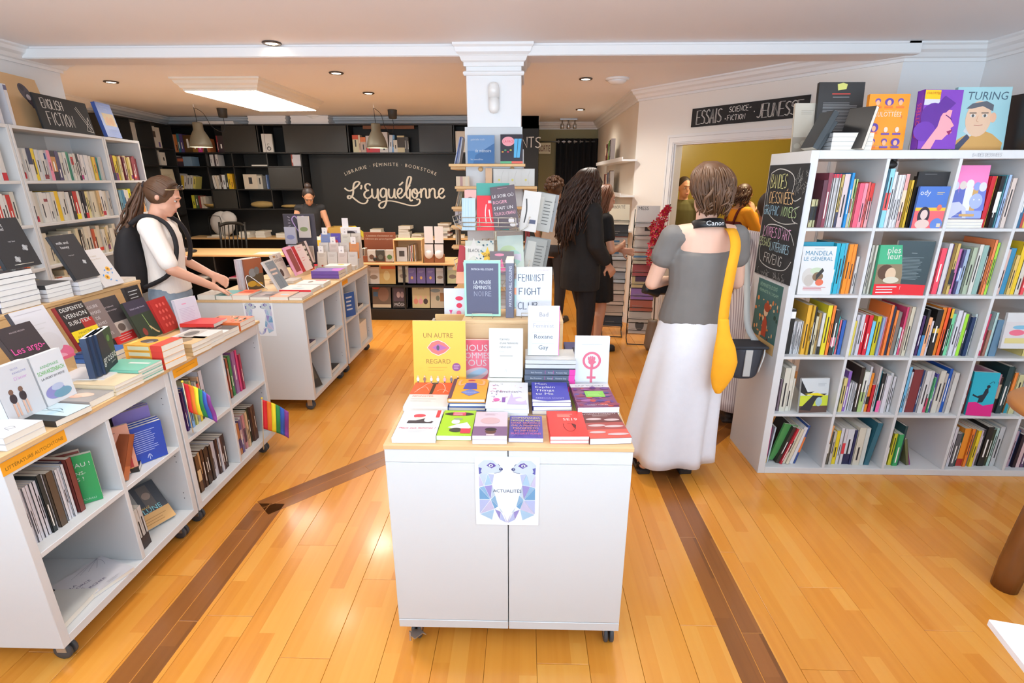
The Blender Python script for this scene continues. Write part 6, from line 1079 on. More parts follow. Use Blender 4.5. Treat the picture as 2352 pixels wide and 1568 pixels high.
tg = MB().box(0, 0, 0, .06, .001, .085, mat('#f8f4f2', .6)).build('card', M=T(-1.77, 4.96, DZ+.376)); tag(tg, 'white card with emblem on the top of the framed portrait', 'card'); 
# things in the cells of the display cases
book('book', 'dark violet book lying in the near cell of the display case', .15, .2, .03, '#5a4058', TAM @ TR(.06, .03, .4855), bands=[(0, 1, '#6a3a72')], front=lambda p: p.r(.1, .1, .9, .9, '#4a3a48'))
book('book', 'black book lying on the upper shelf of the display case', .2, .2, .03, '#35322f', TAM @ TR(.42, .03, .4855)); book('book', 'black comic leaning in the bottom cell of the display case', .15, .21, .02, '#3a332c', TAM @ TR(.07, .10, .137) @ RZ(R(-30)) @ RX(R(-30)) @ FACE, front=lambda p: (p.r(.1, .3, .9, .9, '#5a5040'), p.e(.5, .5, .2, .2, '#c8b080'))); book('book', 'dark book lying in the bottom far cell of the display case', .2, .22, .03, '#3a342e', TAM @ TR(.43, .03, .1365), front=lambda p: p.lines(.2, .8, .4, .7, 3, '#b89a50', .3))
row(TBM @ TR(.05, .03, .4855), '2.4 19 8a3a60;2 19 b0608a;1.6 18 e8c860;1.4 18 6a8a4a', 'on the shelf of the far display case', 'book', .14, 'books on the shelf of the far display case', seed=71); book('book', 'blue book standing on the shelf of the far display case', .14, .22, .02, '#2f5a9c', TBM @ TR(.16, .08, .487) @ RZ(R(-30)) @ FACE, front=lambda p: p.lines(.3, .8, .3, .8, 4, '#e8eef4', .5)); book('book', 'brown book lying in the far cell of the far display case', .2, .2, .03, '#4a3c38', TBM @ TR(.42, .03, .4855)); book('box_lid', 'pale wooden box in the bottom cell of the far display case', .28, .2, .2, '#e8d6be', TBM @ TR(.41, .04, .1365), cat='box')
# ================================================================== COUNTERS
CZ1 = .7125
bx = thing('book_box', 'brown open box of small black and white books with lettered back', 'box', (-2.03, 6.15, CZ1)); BR = mat('#8a4a2c', .55); part('front_wall', bx, BR, (0, 0, 0, .42, .01, .08)); part('base', bx, BR, (0, .01, 0, .42, .2, .01)); bk = part('back_wall', bx, BR, (.02, .2, 0, .42, .21, .345)); part('side_wall', bx, BR, (0, .01, 0, .01, .2, .08)); part('side_wall', bx, BR, (.41, .01, 0, .42, .2, .08)); p = Print(.42, .345); p.t("L'existence d'enchanteurs est", .53, .85, .048, '#f0d8c0', 'c', .85); p.t("infiniment plus qu'une hypothèse", .53, .74, .048, '#f0d8c0', 'c', .9); p.build(bx, 'box_lettering', M=TR(0, .2, 0) @ RX(R(90)))
MB().lathe([(.002, 0), (.024, 0), (.024, .004), (.002, .004)], mat('#2a2420', .4), TR(.2, 0, .04) @ RX(R(90)), n=16).build('emblem', bx)
for k, (x, c) in enumerate(((-1.92, '#efe9e2'), (-1.81, '#4a463e'), (-1.70, '#ece4d8'))): book('small_book', f'{["white portrait", "dark", "white and green"][k]} small book in the brown box', .1, .14, .05, c, T(x, 6.2, CZ1+.012) @ FACE, front=lambda p, k=k: p.e(.5, .4, .3, .3, ['#6a4a3a', '#6a665c', '#5a7a4a'][k]))
row(T(-2.02, 6.18, CZ1+.011), '1 15 d8c8b0 5;1 15 e8d8c0 5;1 15 4a3c34 5;1 15 e0d0b8 5', 'in the brown book box', 'small_book', .12, 'books leaning in the brown box', seed=81)
wb = thing('wooden_crate', 'open pine cube of slim books on the magazine counter', 'crate', (-1.59, 6.13, CZ1)); part('side', wb, PINE, (0, 0, 0, .012, .2, .28)); part('side', wb, PINE, (.338, 0, 0, .35, .2, .28)); part('top', wb, PINE, (.012, 0, .268, .338, .2, .28)); part('bottom', wb, PINE, (.012, 0, 0, .338, .2, .012)); part('back', wb, PINE, (.012, .19, .012, .338, .2, .268))
book('small_book', 'white square book with dark photo in the pine cube', .13, .17, .015, '#efeae6', T(-1.565, 6.17, CZ1+.0125) @ RX(R(-5)) @ FACE, front=lambda p: p.r(.25, .35, .75, .75, '#4a4440')); row(T(-1.43, 6.16, CZ1+.0125), '1.2 19 e0d4c4 4;1 19 3a3230 4;1.4 19 efe6dc 3;1.2 19 c84a3a 3;1.4 20 e8dccb 2;1 20 2c2826;1.2 20 d8a04a;1.2 20 efe8de', 'in the pine cube', 'small_book', .13, 'books in the pine cube', seed=82)
for k in range(2):
    o = thing('card_dispenser', f'{["left", "right"][k]} white pamphlet dispenser with scalloped brown front on the counter', 'dispenser', (-1.225+.125*k, 6.15, CZ1)); part('pocket', o, mat('#9a5a30', .5), (0, 0, 0, .118, .06, .1)); 
    for j in range(2):
        b = MB(); b.box(.006, .01+.03*j, .1+.13*j, .112, .02+.03*j, .22+.21*j, mat('#f2ece8', .6)); b.build('pamphlet', o)
    MB().lathe([(.002, 0), (.05, 0), (.05, .003), (.002, .003)], mat('#f2ece8', .6), TR(.059, -.0005, .1) @ RX(R(90)), n=20).build('scallop', o)
# magazines face-out in the black counter
mags = [(-2.33, .45, .2, .22, '#e0ded8'), (-2.1, .45, .2, .22, '#d8d4cc'), (-1.93, .45, .14, .21, '#d6d0c6'), (-1.79, .45, .2, .23, '#c0a060'), (-1.56, .47, .13, .2, '#b8b098'), (-1.44, .46, .105, .19, '#6a5a92'), (-1.325, .46, .105, .19, '#6a5a92'), (-1.21, .46, .105, .19, '#6a5a92'), (-1.09, .46, .1, .19, '#c8c4bc'), (-.95, .46, .13, .21, '#d8d8a0'), (-.8, .46, .1, .2, '#8a8250'), (-1.90, .15, .23, .28, '#6a5a4c'), (-1.65, .15, .19, .27, '#3a3432'), (-1.40, .15, .22, .27, '#e6d8a0'), (-1.17, .15, .2, .27, '#d8ceae'), (-.93, .15, .1, .22, '#c8962e'), (-.82, .15, .1, .2, '#a89050'), (-2.3, .15, .2, .27, '#c8c0b4')]
MLB = ['pale photo', 'grey photo', 'cream landscape', 'ochre trophy', 'beige forest', 'violet diary left', 'violet diary middle', 'violet diary right', 'small grey', 'lime', 'olive', 'dark profile', 'black band photo', 'cream drawing of three women', 'cream kitchen drawing', 'mustard left', 'mustard right', 'pale hidden']
for k, (x, z, w, h, c) in enumerate(mags):
    def f(p, k=k):
        if 5 <= k <= 7: p.lines(.2, .8, .68, .78, 2, '#b8a8d0', .4); p.e(.5, .36, .14, .18, '#d8a860')
        elif k == 13: p.t('à bâbord !', .5, .86, .09, '#3a3428', 'c', .6); [(p.e(.2+.28*j, .3, .13, .16, ['#d8907a', '#e0a0a8', '#4a3a36'][j]), p.e(.2+.28*j, .5, .07, .08, '#e8c0a0')) for j in range(3)]
        elif k == 11: p.e(.6, .6, .3, .4, '#8a6a58'); p.e(.2, .9, .2, .1, '#c8402e'); p.r(.05, .5, .3, .7, '#4a6a8a'); p.r(0, 0, 1, .15, '#e8d8b8')
        elif k == 12: p.r(.08, .3, .92, .92, '#5a4a54'); p.e(.4, .6, .12, .2, '#b8a0a0'); p.e(.65, .6, .12, .2, '#a89090'); p.t('MÔSH', .5, .08, .2, '#f2f2f2', 'c', .86)
        elif k == 14: p.e(.3, .8, .3, .12, '#8a9a9a'); p.e(.45, .45, .12, .16, '#7a8270'); p.r(.6, .3, .9, .7, '#a87a4a')
        elif k == 3: p.r(.1, .8, 1, .95, '#c8602e'); p.e(.45, .45, .2, .3, '#d8c890')
        else: p.e(.5, .4, .35, .2, '#8a7a6a'); p.r(.1, .8, .9, .92, '#f0ece4')
    book('magazine', f'{MLB[k]} magazine face-out in the black magazine counter', w, h, .006, c, T(x, 6.13+.03*(k % 2 == 9), z) @ RX(R(-9)) @ FACE, front=f, cat='magazine')
# wall counter: stacks of books under the mural
WZ = .8005; stacks = [(-2.44, 3, '#e6d6b4'), (-2.22, 1, '#e0cfa8'), (-1.99, 4, '#dcc8a0'), (-1.79, 2, '#e8d8ac'), (-1.37, 6, '#caa67a'), (-1.14, 1, '#d8b888'), (-4.55, 2, '#e0d4bc'), (-4.28, 3, '#d8c8a8'), (-3.95, 2, '#dccdb0'), (-5.0, 1, '#d8ccb8')]
for i, (x, n, c) in enumerate(stacks):
    rd = random.Random(i)
    for k in range(n):
        t = rd.uniform(.028, .05); cc = c if (i, k) not in ((4, 0), (4, 1), (4, 2)) else ['#5a2f5a', '#a83a34', '#3a7a8a'][k]
        zz = WZ+sum(q for q in _sh.get(i, [])); _sh.setdefault(i, []).append(t+.0005)
        book('stocked_book', f'{cname(cc)} book, {ORD[k]} from bottom of the {ORD[sorted(s[0] for s in stacks).index(x)]} stack under the lettered wall', rd.uniform(.15, .19), .2, t, cc, T(x+rd.uniform(-.012, .012), 8.06+rd.uniform(-.01, .02), zz, R(rd.uniform(-8, 8))), group='book stacks on the wall counter')
# cash desk: card terminal, cable, small things, books; chair behind it
DK = .7805
ct = thing('card_terminal', 'black payment terminal with lit screen on the cash desk', 'terminal', (-4.52, 6.42, DK), R(-20)); b = MB(); b.prism([(-.04, 0), (.04, 0), (.045, .05), (.04, .18), (-.04, .18), (-.045, .05)], 0, .045, mat('#2a2a2c', .4)); b.build('body', ct); MB().box(-.03, .1, .045, .03, .165, .047, mat('#9aa8c8', .2, emit=.4)).build('screen', ct); MB().box(-.03, .02, .045, .03, .085, .052, mat('#4a4a4e', .5)).build('keypad', ct); MB().tube(smooth2([(0, .19, .03), (-.08, .3, .05), (-.2, .3, .5), (-.26, .32, .62)], 6), .006, mat('#e0d8c8', .5), n=6).build('cable', ct)
ms = MB().ball((0, 0, .015), (.035, .06, .02), mat('#26262a', .4)).build('mouse', M=T(-4.3, 6.5, DK+.002)); tag(ms, 'black computer mouse beside the payment terminal', 'mouse')
book('book', 'green and cream children’s book standing on the cash desk'.replace('’', "'"), .16, .14, .015, '#efe6d8', T(-3.03, 6.45, DK+.02) @ RX(R(-12)) @ FACE, front=lambda p: (p.r(.05, .2, .4, .95, '#3f8a5a'), p.e(.6, .5, .28, .28, '#e8c880'), p.e(.5, .5, .12, .14, '#e8a898')), cat='book')
book('book', 'orange and white book standing on the cash desk', .18, .18, .015, '#f0a52c', T(-2.82, 6.55, DK+.02) @ RX(R(-10)) @ FACE, front=lambda p: (p.r(0, .75, 1, 1, '#f3ede2'), p.e(.3, .35, .1, .2, '#d8502e'), p.e(.65, .35, .1, .2, '#d8502e')))
for k in range(3): book('book', f'white book lying {ORD[k]} from bottom on the cash desk', .24, .18, .022, '#efe6d8', T(-2.75, 6.33, DK+.0225*k), group='white stack on the cash desk')
book('book', 'red booklet box lying on the cash desk', .15, .16, .05, '#c8342c', T(-3.0, 6.31, DK)); book('book', 'white sheets lying on the cash desk', .3, .2, .006, '#f1ece4', T(-3.42, 6.32, DK, R(6)))
ch_ = thing('wooden_chair', 'black spindle-back chair behind the cash desk', 'chair', (-4.32, 7.3, 0), R(4)); BC2 = mat('#2b2620', .4)
MB().box(-.2, -.2, .43, .2, .2, .46, BC2, ch=.008).build('seat', ch_)
for x in (-.18, .18): MB().tube([(x, -.17, 0), (x, -.17, .43)], .016, BC2, n=8).build('leg', ch_); MB().tube([(x, .17, 0), (x, .18, .45), (x*1.02, .21, .75), (x*1.02, .25, 1.08)], .016, BC2, n=8).build('leg', ch_)
MB().tube(smooth2([(-.185, .24, 1.03), (-.1, .27, 1.06), (0, .28, 1.065), (.1, .27, 1.06), (.185, .24, 1.03)], 4), .022, BC2, n=8).build('top_rail', ch_)
for x in (-.12, -.06, 0, .06, .12): MB().tube([(x, .17, .46), (x, .2, .75), (x, .26, 1.04)], .008, BC2, n=6).build('spindle', ch_)
bgm = MB(); bgm.ball((0, 0, .2), (.2, .1, .2), mat('#cfc9c2', .8, vary=.15, sc=8, bump=.6)).ball((.1, 0, .28), (.14, .09, .12), mat('#cfc9c2', .8, vary=.15, sc=8, bump=.6)); o = bgm.build('cloth_bag', M=T(-4.85, 8.18, .802)); tag(o, 'crumpled grey cloth bag on the wall counter beside the chair', 'bag')
o = MB().tube(smooth2([(-.1, 0, .0), (-.1, 0, .28), (-.06, 0, .33), (.06, 0, .33), (.1, 0, .28), (.1, 0, 0)], 4), .005, BWIRE, n=6).box(-.14, -.05, 0, .14, .05, .02, mat('#d8c8b0', .5)).build('wire_holder', M=T(-4.9, 8.06, .801)); tag(o, 'black wire holder with pale base before the cloth bag', 'holder')
cb_ = thing('cardboard_box', 'open brown cardboard box beside the cashier', 'box', (-2.68, 6.95, .7), R(3)); KB = mat('#a8853a', .7); part('front', cb_, KB, (0, 0, 0, .3, .005, .36)); part('side', cb_, KB, (0, .005, 0, .005, .25, .36)); part('side', cb_, KB, (.295, .005, 0, .3, .25, .36)); part('base', cb_, KB, (0, 0, 0, .3, .25, .005)); part('back', cb_, KB, (0, .245, 0, .3, .25, .36)); b = MB(); b.add([(.3, 0, .36), (.3, .25, .36), (.5, .25, .2), (.5, 0, .2)], [(0, 1, 2, 3)], mat('#b5a020', .7)); fo = b.build('flap', cb_); fo.modifiers.new('t', 'SOLIDIFY').thickness = .004
sd = thing('back_stool', 'low dark table under the cardboard box behind the counter', 'table', (-2.72, 6.9, 0)); part('table_top', sd, BLK, (0, 0, .675, .45, .4, .698)); [part('leg', sd, BLK, (x, y, 0, x+.03, y+.03, .675)) for x in (0, .42) for y in (0, .37)]
row(T(-4.72, 6.36, .4685), '3 20 e8e0d8;4 19 c8c0b8;3 21 a83a3a;5 18 e0d8d0', 'on the shelf under the cash desk', 'book', .2, 'books under the cash desk', seed=91)
for k in range(8): book('magazine', f'pale magazine lying {ORD[k]} from left on the shelf under the cash desk', .22, .26, .015, ['#e8e0dc', '#d8cfc8', '#c84a6a', '#f0ece8'][k % 4], T(-4.3+.25*k, 6.34, [.4685, .1185][k % 2]), cat='magazine', group='magazines under the cash desk')
# ---- contents of the black shelving
def brow(x, z, s, where, seed, d=.17): row(T(x, 8.2, z+.0185), s, where, 'file_book', d, 'books on the black wall shelving', seed=seed, kind='book')
brow(-5.50, HZ[1], '5 26 8a3a44;4 26 d8a888;5 26 d8844a;4 27 3a7a8a;5 26.5 5a4a80;13 25 5a4020;8 25 9a6a30;7 23 e04a94;12 20 b8683a', 'on the upper left of the black shelving', 101)
brow(-4.75, HZ[1], '2 24 8a2a30;9 24 3a2c30', 'beside the left pendant lamp', 102)
brow(-5.54, HZ[2], '8 15.5 e8ddd4,d8703a,.5,.9;14 14 4a3a40,c06a4a,.5,.8;14 14 7a94a8', 'in low left compartment of black shelving', 103); brow(-4.90, HZ[2], '3 17 efe8e2;3 17 f0eae4;3 17 3a3034;4 17 ece4dc', 'in low middle compartment of black shelving', 104)
brow(-5.48, HZ[3], '5 23 efe6dc 6;4 20 e8c040 8;4 20 efe8de 8;5 20 f0e8dc 10;4 20 ece4d8 12;4 19 d8c86a 14', 'leaning in third row of black shelving', 105)
brow(-4.90, HZ[3], '4 20 f0e8dc -8;4 20 e8d8c0 -6;3 20 efe6da -4;3 22 4a3a34;5 21 f0ece8;4 23 3a3a34;4 23 e8c02c;4 22 e0a82a', 'in third row middle, black shelving', 106)
brow(-4.42, HZ[3], '22 22 d8c8b0;8 20 b8b0a0', 'in third row of the black shelving centre', 107, .2); brow(-4.06, HZ[3], '1.5 21 8aa4d8', 'in third row, right of boxes, black shelving', 108)
brow(-5.3, HZ[4], '5 20 c8c03a;5 20 4a5a3a;4 19 8a3a34;4 18 d8c8b0;4 18 e0d0b8', 'in the bottom row of the black shelving', 109)
brow(-3.62, HZ[2], '3 17 a84a3a;1 17 f0e8e8', 'under the closed panel of the black shelving', 110); book('file_book', 'white book with bicycle drawing standing in the black shelving', .15, .26, .06, '#e8e2d8', T(-4.02, 8.2, HZ[1]+.019, R(12)) @ FACE, front=lambda p: (p.e(.6, .2, .2, .2, '#2a2a2a'), p.e(.6, .2, .13, .13, '#e8e2d8'), p.s_([(.6, .2), (.5, .45), (.7, .45)], .03, '#3a4a2a'))); book('file_book', 'pale face-out book beside the red spines on the black shelving', .12, .165, .02, '#d0ccd0', T(-3.585, 8.2, HZ[2]+.019) @ FACE)
book('file_book', 'white booklet lying on the second row of the black shelving', .25, .2, .02, '#e6ddd2', T(-4.24, 8.18, HZ[2]+.0185)); 
o = MB().ball((.22, .07, .056), (.2, .07, .054), mat('#a88a52', .9, vary=.2, sc=9, bump=.5)).build('paper_bag_pile', M=T(-4.42, 8.2, HZ[4]+.0185)); tag(o, 'flat pile of brown paper bags in the black shelving', 'paper bags'); o = MB().ball((.17, .07, .03), (.16, .07, .028), mat('#a88a52', .9, vary=.2, sc=9, bump=.5)).build('paper_bag_pile', M=T(-3.92, 8.2, HZ[4]+.0185)); tag(o, 'thin pile of brown bags at the right end of the black shelving', 'paper bags')
bs_ = MB().lathe([(.06, 0), (.13, .03), (.16, .07), (.15, .07), (.12, .03), (.05, .01)], mat('#a8884a', .7), n=20).build('woven_bowl', M=T(-5.0, 8.3, HZ[4]+.0185)); tag(bs_, 'woven bowl in the bottom row of the black shelving', 'bowl')
brow(-2.64, 2.055, '9 25 d8cfa8,c8502e,.75,1;3 25 e8c8a8;8 22 b8a090,d0703a,.7,1;9 24 dcd0cc,c82c34,0,.3;12 18 c02a3a;13 29 dcd6d2;5 25 dfe4ec 6;3 25 6fa0d0 6;6 18 e8e0d0;11 24 c8b890,3a3028,.3,.9;2 22 3a3634;2 22 4a4644;2 22 36322e', 'on the shelf above the lettered wall', 111, .12)
book('file_book', 'pile of pale folders on the shelf right above the lettered wall', .22, .16, .3, '#d8ccc8', T(-1.06, 8.18, 2.0735)); 
for k, (x, n) in enumerate(((-5.0, 2), (-4.2, 5), (-3.55, 5))):
    for j in range(n): o = MB().box(0, 0, 0, .58-.02*(j % 2), .28, .024, mat('#f0eeec', .6)).build('boxed_shelf_board', M=T(x+.01*(j % 2), 8.19, 2.4735+.0245*j)); tag(o, f'white board {ORD[j]} from bottom in the {ORD[k]} pile from left atop the black shelving', 'board', 'white boards atop the black shelving')
o = MB().box(0, 0, 0, .78, .05, .045, mat('#7a4a2c', .6)).build('wooden_batten', M=T(-2.46, 8.19, 2.408)); tag(o, 'brown batten along the top of the shelf above the lettered wall', 'batten')
# left black shelving: white box stack, mug, certificate
def blm(x, z): return T(-5.17, 6.6, 0, R(97)) @ TR(x, .03, z)
book('file_book', 'white carton with dark label in the left black shelving', .2, .28, .12, '#d8d2c6', blm(1.05, 2.119) @ FACE @ TR(0, 0, -.12), front=lambda p: (p.r(.1, .5, .4, .8, '#4a3f34'), p.r(.6, .05, .8, .3, '#5a4a8a')), cat='box'); book('file_book', 'white round-holed card in the left black shelving', .14, .18, .02, '#e6e0d6', blm(1.1, 1.879) @ FACE, front=lambda p: p.e(.6, .5, .12, .2, '#2a2420'), cat='card')
cf = thing('framed_certificate', 'cream certificate leaning in the left black shelving', 'certificate'); cf.matrix_world = blm(1.06, 1.519) @ RX(R(-4)); part('frame', cf, mat('#3a3028', .5), (0, 0, 0, .40, .012, .32)); p = Print(.4, .32); p.r(.03, .03, .97, .97, '#ece0c0'); p.lines(.25, .75, .55, .75, 4, '#8a7a5a', .25); p.e(.8, .2, .06, .06, '#c8a030'); p.build(cf, 'certificate_print', M=RX(R(90)))
# ================================================================== COLUMN STAND AND SPINNER
def cs(label, w, h, c, x, y, z, lean, f, ang=0, t=.01, **k): return book('display_book', label, w, h, t, c, T(x, y, z, R(ang)) @ RX(R(-lean)) @ FACE, front=f, **k)
cs('blue sky book at the top of the column stand', .2, .2, '#6d93bd', -.43, 3.99, 1.794, 8, lambda p: (p.r(0, 0, 1, .45, '#4f7fb0'), p.p([(.3, .3), (1, .72), (1, 0), (.2, 0)], '#3f6a9a'), p.t('gabrielle roth', .12, .82, .07, '#d8e2ee'), p.t('de mémoire', .28, .4, .12, '#e8eef4', 'l', .6), p.t('les sensibles', .12, .12, .07, '#d8e2ee')))
cs('black illustrated book at the top right of the column stand', .165, .205, '#26222e', -.185, 3.98, 1.794, 8, lambda p: (p.e(.35, .76, .28, .2, '#f0a0a8'), p.t('LA FACE', .14, .72, .11, '#d83a54', 'l', .45), p.p([(.6, .2), (.72, .2), (.78, .85), (.62, .85)], '#5ab0dc'), p.p([(.74, .2), (.86, .2), (.95, .85), (.8, .85)], '#5ab0dc'), [p.e(.1+.12*k, .4+.06*(k % 2), .05, .03, ['#e8a040', '#58b070', '#d84a6a', '#e8e060'][k % 4]) for k in range(4)], p.r(0, 0, .5, .08, '#60b080'), p.r(.5, 0, 1, .08, '#e06a5a')))
for k in range(3): cs(f'pale flower card, {ORD[k]} from left on the second ledge', .11, .125, '#e6e4df', -.24+.1*k, 3.985+.006*k, 1.634, 8, lambda p: (p.e(.4, .35, .08, .08, '#e0d880'), p.s_([(.6, .1), (.55, .5), (.7, .9)], .02, '#b0b0a8')))
cs('brown card on the second ledge of the column stand', .05, .13, '#d8b088', -.3, 4.0, 1.634, 6, None); cs('pair of tiny pale books at the left of the second ledge', .1, .07, '#d8c0a0', -.52, 3.98, 1.634, 4, lambda p: (p.r(.3, 0, .5, 1, '#b08a84'), p.r(.7, 0, .9, 1, '#efe2c8')))
def cside(x, z, s, where, seed, d=.16): row(T(x, 4.10, z), s, where, 'thin_book', d, 'thin books at the sides of the column stand', seed=seed)
for k, (z, s) in enumerate(((1.776, '.8 22 d8dce8 14;.8 22 4a5a9a 13;.8 22 e6e8f0 12;.8 22 8a94c0 11;.8 21 e8e6ea 10'), (1.466, '1 20 d8b488 14;1 20 e8dcc8 13;1 20 8a7a5a 12;1 20 c8b890 11'), (1.326, '3 12 e8e2ea,3a3a44,.2,.7;3 13 e6e0e4'), (1.171, '1.2 18 e0c8a0;1.2 18 d8b890'))): cside(-.556, z, s, f'at the left side of the column stand, level {["four", "three", "two", "one"][k]}', 120+k)
for k, (z, s) in enumerate(((1.616, '1.2 19 b84a50 -12;1 19 d87a70 -12'), (1.326, '2 18 c84a5a;2 17 c03a48;1.4 18 3a3430'), (1.171, '2 14 e06a60;2 15 b83a40'))): cside(.0, z, s, f'at the right side of the column stand, level {["three", "two", "one"][k]}', 130+k)
SY = 3.27
def f_soir(p): [p.t(t, .06, y, .13, c, 'l', .86) for t, y, c in (('LE SOIR OÙ', .74, '#f0ecec'), ('ROGER', .60, '#e0a0b0'), ('S FAIT UN', .46, '#f0ecec'), ('TOUR DU CRAPAÜ', .33, '#e0a0b0'))]; p.e(.72, .18, .12, .13, '#e8e4e4'); p.e(.8, .08, .16, .08, '#d8d4d4'); p.lines(.3, .7, .93, .95, 1, '#e0a0b0', .5)
def sp(label, w, h, c, x, z, lean, f, ang=0, dy=0, t=.008): return book('display_book', label, w, h, t, c, T(x, SY+dy, z) @ RX(R(-lean)) @ RY(R(ang)) @ FACE, front=f)
sp('pale blue striped booklet at the left of the upper spinner tier', .085, .2, '#c2dbe6', -.40, 1.374, 12, lambda p: [p.r(.2*k+.08, 0, .2*k+.1, 1, '#9ac0d0') for k in range(4)]); sp('red booklet with white figures in the upper spinner tier', .12, .215, '#dc2430', -.305, 1.374, 12, lambda p: (p.s_([(.5, .75), (.45, .5), (.5, .2)], .05, '#f0e6e4'), p.s_([(.65, .6), (.72, .35), (.8, .2)], .06, '#f0e6e4'), p.r(.6, .78, .95, .86, '#f3dede')))
sp('teal booklet rising behind the red booklet', .21, .29, '#3f9488', -.31, 1.374, 10, None, 0, .035); sp('dark booklet with toad and pink lettering in the upper spinner tier', .155, .265, '#564a50', -.19, 1.376, 12, f_soir, -7, -.012); sp('pink portrait card at the left of the upper spinner tier', .075, .12, '#d8a098', -.385, 1.50, 8, lambda p: p.e(.5, .4, .3, .4, '#8a5a54'), 0, .05)
sp('white booklet with black marks at the right of the upper spinner tier', .11, .25, '#d6d4cf', -.04, 1.374, 10, lambda p: (p.s_([(.2, .8), (.3, .5), (.25, .2)], .08, '#3a3a3a'), p.r(.5, .2, .9, .3, '#4a5068')), 8, .03)
def f_star(p):
    rr = random.Random(3)
    for k in range(50): p.e(rr.uniform(.4, .98), rr.uniform(.2, .98), .03, .03, rr.choice(['#2f4a58', '#e8eee8', '#4a7a8a'])); p.z -= p.st
    p.z += .0002
    def star(cx, cy, r, c): p.p([(cx+r*(1 if i % 2 == 0 else .45)*math.sin(i*math.pi/5), cy+r*(1 if i % 2 == 0 else .45)*math.cos(i*math.pi/5)) for i in range(10)], c)
    star(.3, .72, .36, '#f2efe6'); star(.78, .56, .26, '#e8b83a'); star(.35, .15, .3, '#4a4a4c'); p.t('BLACK', .1, .66, .12, '#3a3a3a', 'l', .4); p.t('GIRL', .64, .52, .12, '#3a3020', 'l', .3)
sp('notebook with black and gold stars in the middle spinner tier', .185, .215, '#e6e8d8', -.385, 1.094, 10, f_star); sp('pastel abstract booklet in the middle spinner tier', .17, .24, '#c8d8cc', -.17, 1.094, 11, lambda p: (p.e(.4, .6, .3, .2, '#b8ccA0'), p.e(.6, .4, .3, .3, '#a8d0c4'), p.p([(.2, .5), (.9, .3), (.9, .5)], '#d8d0e0')), -3, .03); sp('grey card with pink leaf in the middle spinner tier', .155, .15, '#6e6468', -.225, 1.094, 12, lambda p: (p.p([(.2, .2), (.5, .7), (.6, .3), (.9, .2), (.5, .1)], '#d86a94'), p.e(.4, .85, .2, .06, '#d88aa0')), 0, -.02)
for k in range(4): sp(f'grey booklet, {ORD[k]} from left at the right of the spinner', .14, .24, ['#8f918c', '#7c7e7a', '#a3a49f', '#86888a'][k], -.03+.025*k, [1.094, 1.094, 1.374, 1.374][k], 8, lambda p: (p.r(.1, .2, .5, .9, '#b5b6b0'), p.lines(.55, .9, .2, .8, 8, '#5a5c5a', .3)), 10, .06+.03*k)
sp('red booklet at the left side of the middle spinner tier', .1, .18, '#b81c28', -.45, 1.094, 10, None, 6, .06)
sp('orange thin booklet on the lower spinner tier left', .12, .08, '#e8a080', -.45, 1.03, 30, None, 0, .0); sp('white book with pale lettering on the lower spinner tier', .16, .22, '#e6eaf0', -.38, .804, 10, lambda p: p.lines(.2, .8, .4, .8, 4, '#a8b0c0', .3)); sp('turquoise card on the lower spinner tier', .12, .2, '#a8d4d8', -.1, .86, 10, lambda p: p.e(.4, .6, .2, .2, '#e8a080'))
# ================================================================== MAGAZINES BY THE DOORWAY
ML = [['LIBERTÉ', '#ece2c8'], ['', '#2c2826'], ['Relations', '#efe4d6'], ['Relations', '#e4e8ea'], ["l'éléphant", '#e9e0d4'], ['', '#b8c0c4'], ['', '#dacbb8'], ['', '#d8c2ae'], ['', '#cdbba6'], ['', '#2f343c']]
MR = [['MESS', '#eae4dc'], ['', '#e6d6c4'], ['GLOBE', '#e8e0d0'], ['Relations', '#e0d2b0'], ['Nouveau Projet', '#a8382c'], ['', '#d8bc7c'], ['', '#9a68a8'], ['Intérêts', '#c0603a'], ['', '#e6d8c6'], ['Médias', '#e8dccf']]
for (col, x, y, w, nm) in ((ML, 1.0, 5.56, .21, 'left'), (MR, 1.24, 5.28, .23, 'right')):
    for k, (t, c) in enumerate(col):
        z = .10+(9-k)*.125
        def f(p, t=t, k=k, nm=nm, c=c):
            if t: p.t(t, .08, .8, .15, '#3a3430' if lum(c) > .45 else '#f0e0d0', 'l', .84)
            if t == 'Relations': p.r(.02, .55, .98, .62, '#c8502e'); p.r(0, .3, .6, .4, '#5a8ab0')
            if nm == 'right' and k == 1: p.r(.4, .4, .95, .95, '#3a3028'); p.e(.66, .68, .18, .22, '#c89a78')
            if nm == 'right' and k == 5: p.r(.15, .3, .85, .85, '#5a3a50')
            if nm == 'right' and k == 9: p.e(.5, .45, .2, .28, '#5a5450'); p.e(.5, .65, .09, .1, '#d8c0b0')
            p.lines(.1, .6, .15, .25, 2, '#a89a8a', .3)
        book('magazine', f'{cname(c)} magazine, {ORD[k]} from top in the {nm} wire rack by the doorway', w, .21, .006, c, T(x-w/2, y-.015-.02*(9-k)/10*0, z, R(-8)) @ RX(R(-14)) @ FACE, front=f, cat='magazine')
for k, (z, s) in enumerate(((1.895, '3 24 c8b8a8;6 24 7a3a30,d8b898,.4,.8;6 25 2f6a4a,c8803a,.2,.5;5 25 3a3a2c;6 27 7aa83a;7 28 3a2a30;6 29 e6e0e0'), (1.51, '6 24 4a2a24;6 24 8a2c24;5 23 d8c8b0;6 24 e8e4e0;6 26 3a3450;6 26 dcd8e0;7 28 5a4028;6 27 e8e0d8'), (1.12, '12 24 6a5a44;12 25 8a7a60;12 25 5a4a3a;12 24 9a8a70;10 24 4a4038'))):
    row(T(1.10, 7.45, z+.002, R(-90)) , s, f'on the {["upper", "middle", "lower"][k]} ledge of the cream wall', 'journal', .05, 'journals on the cream wall ledges', seed=140+k)
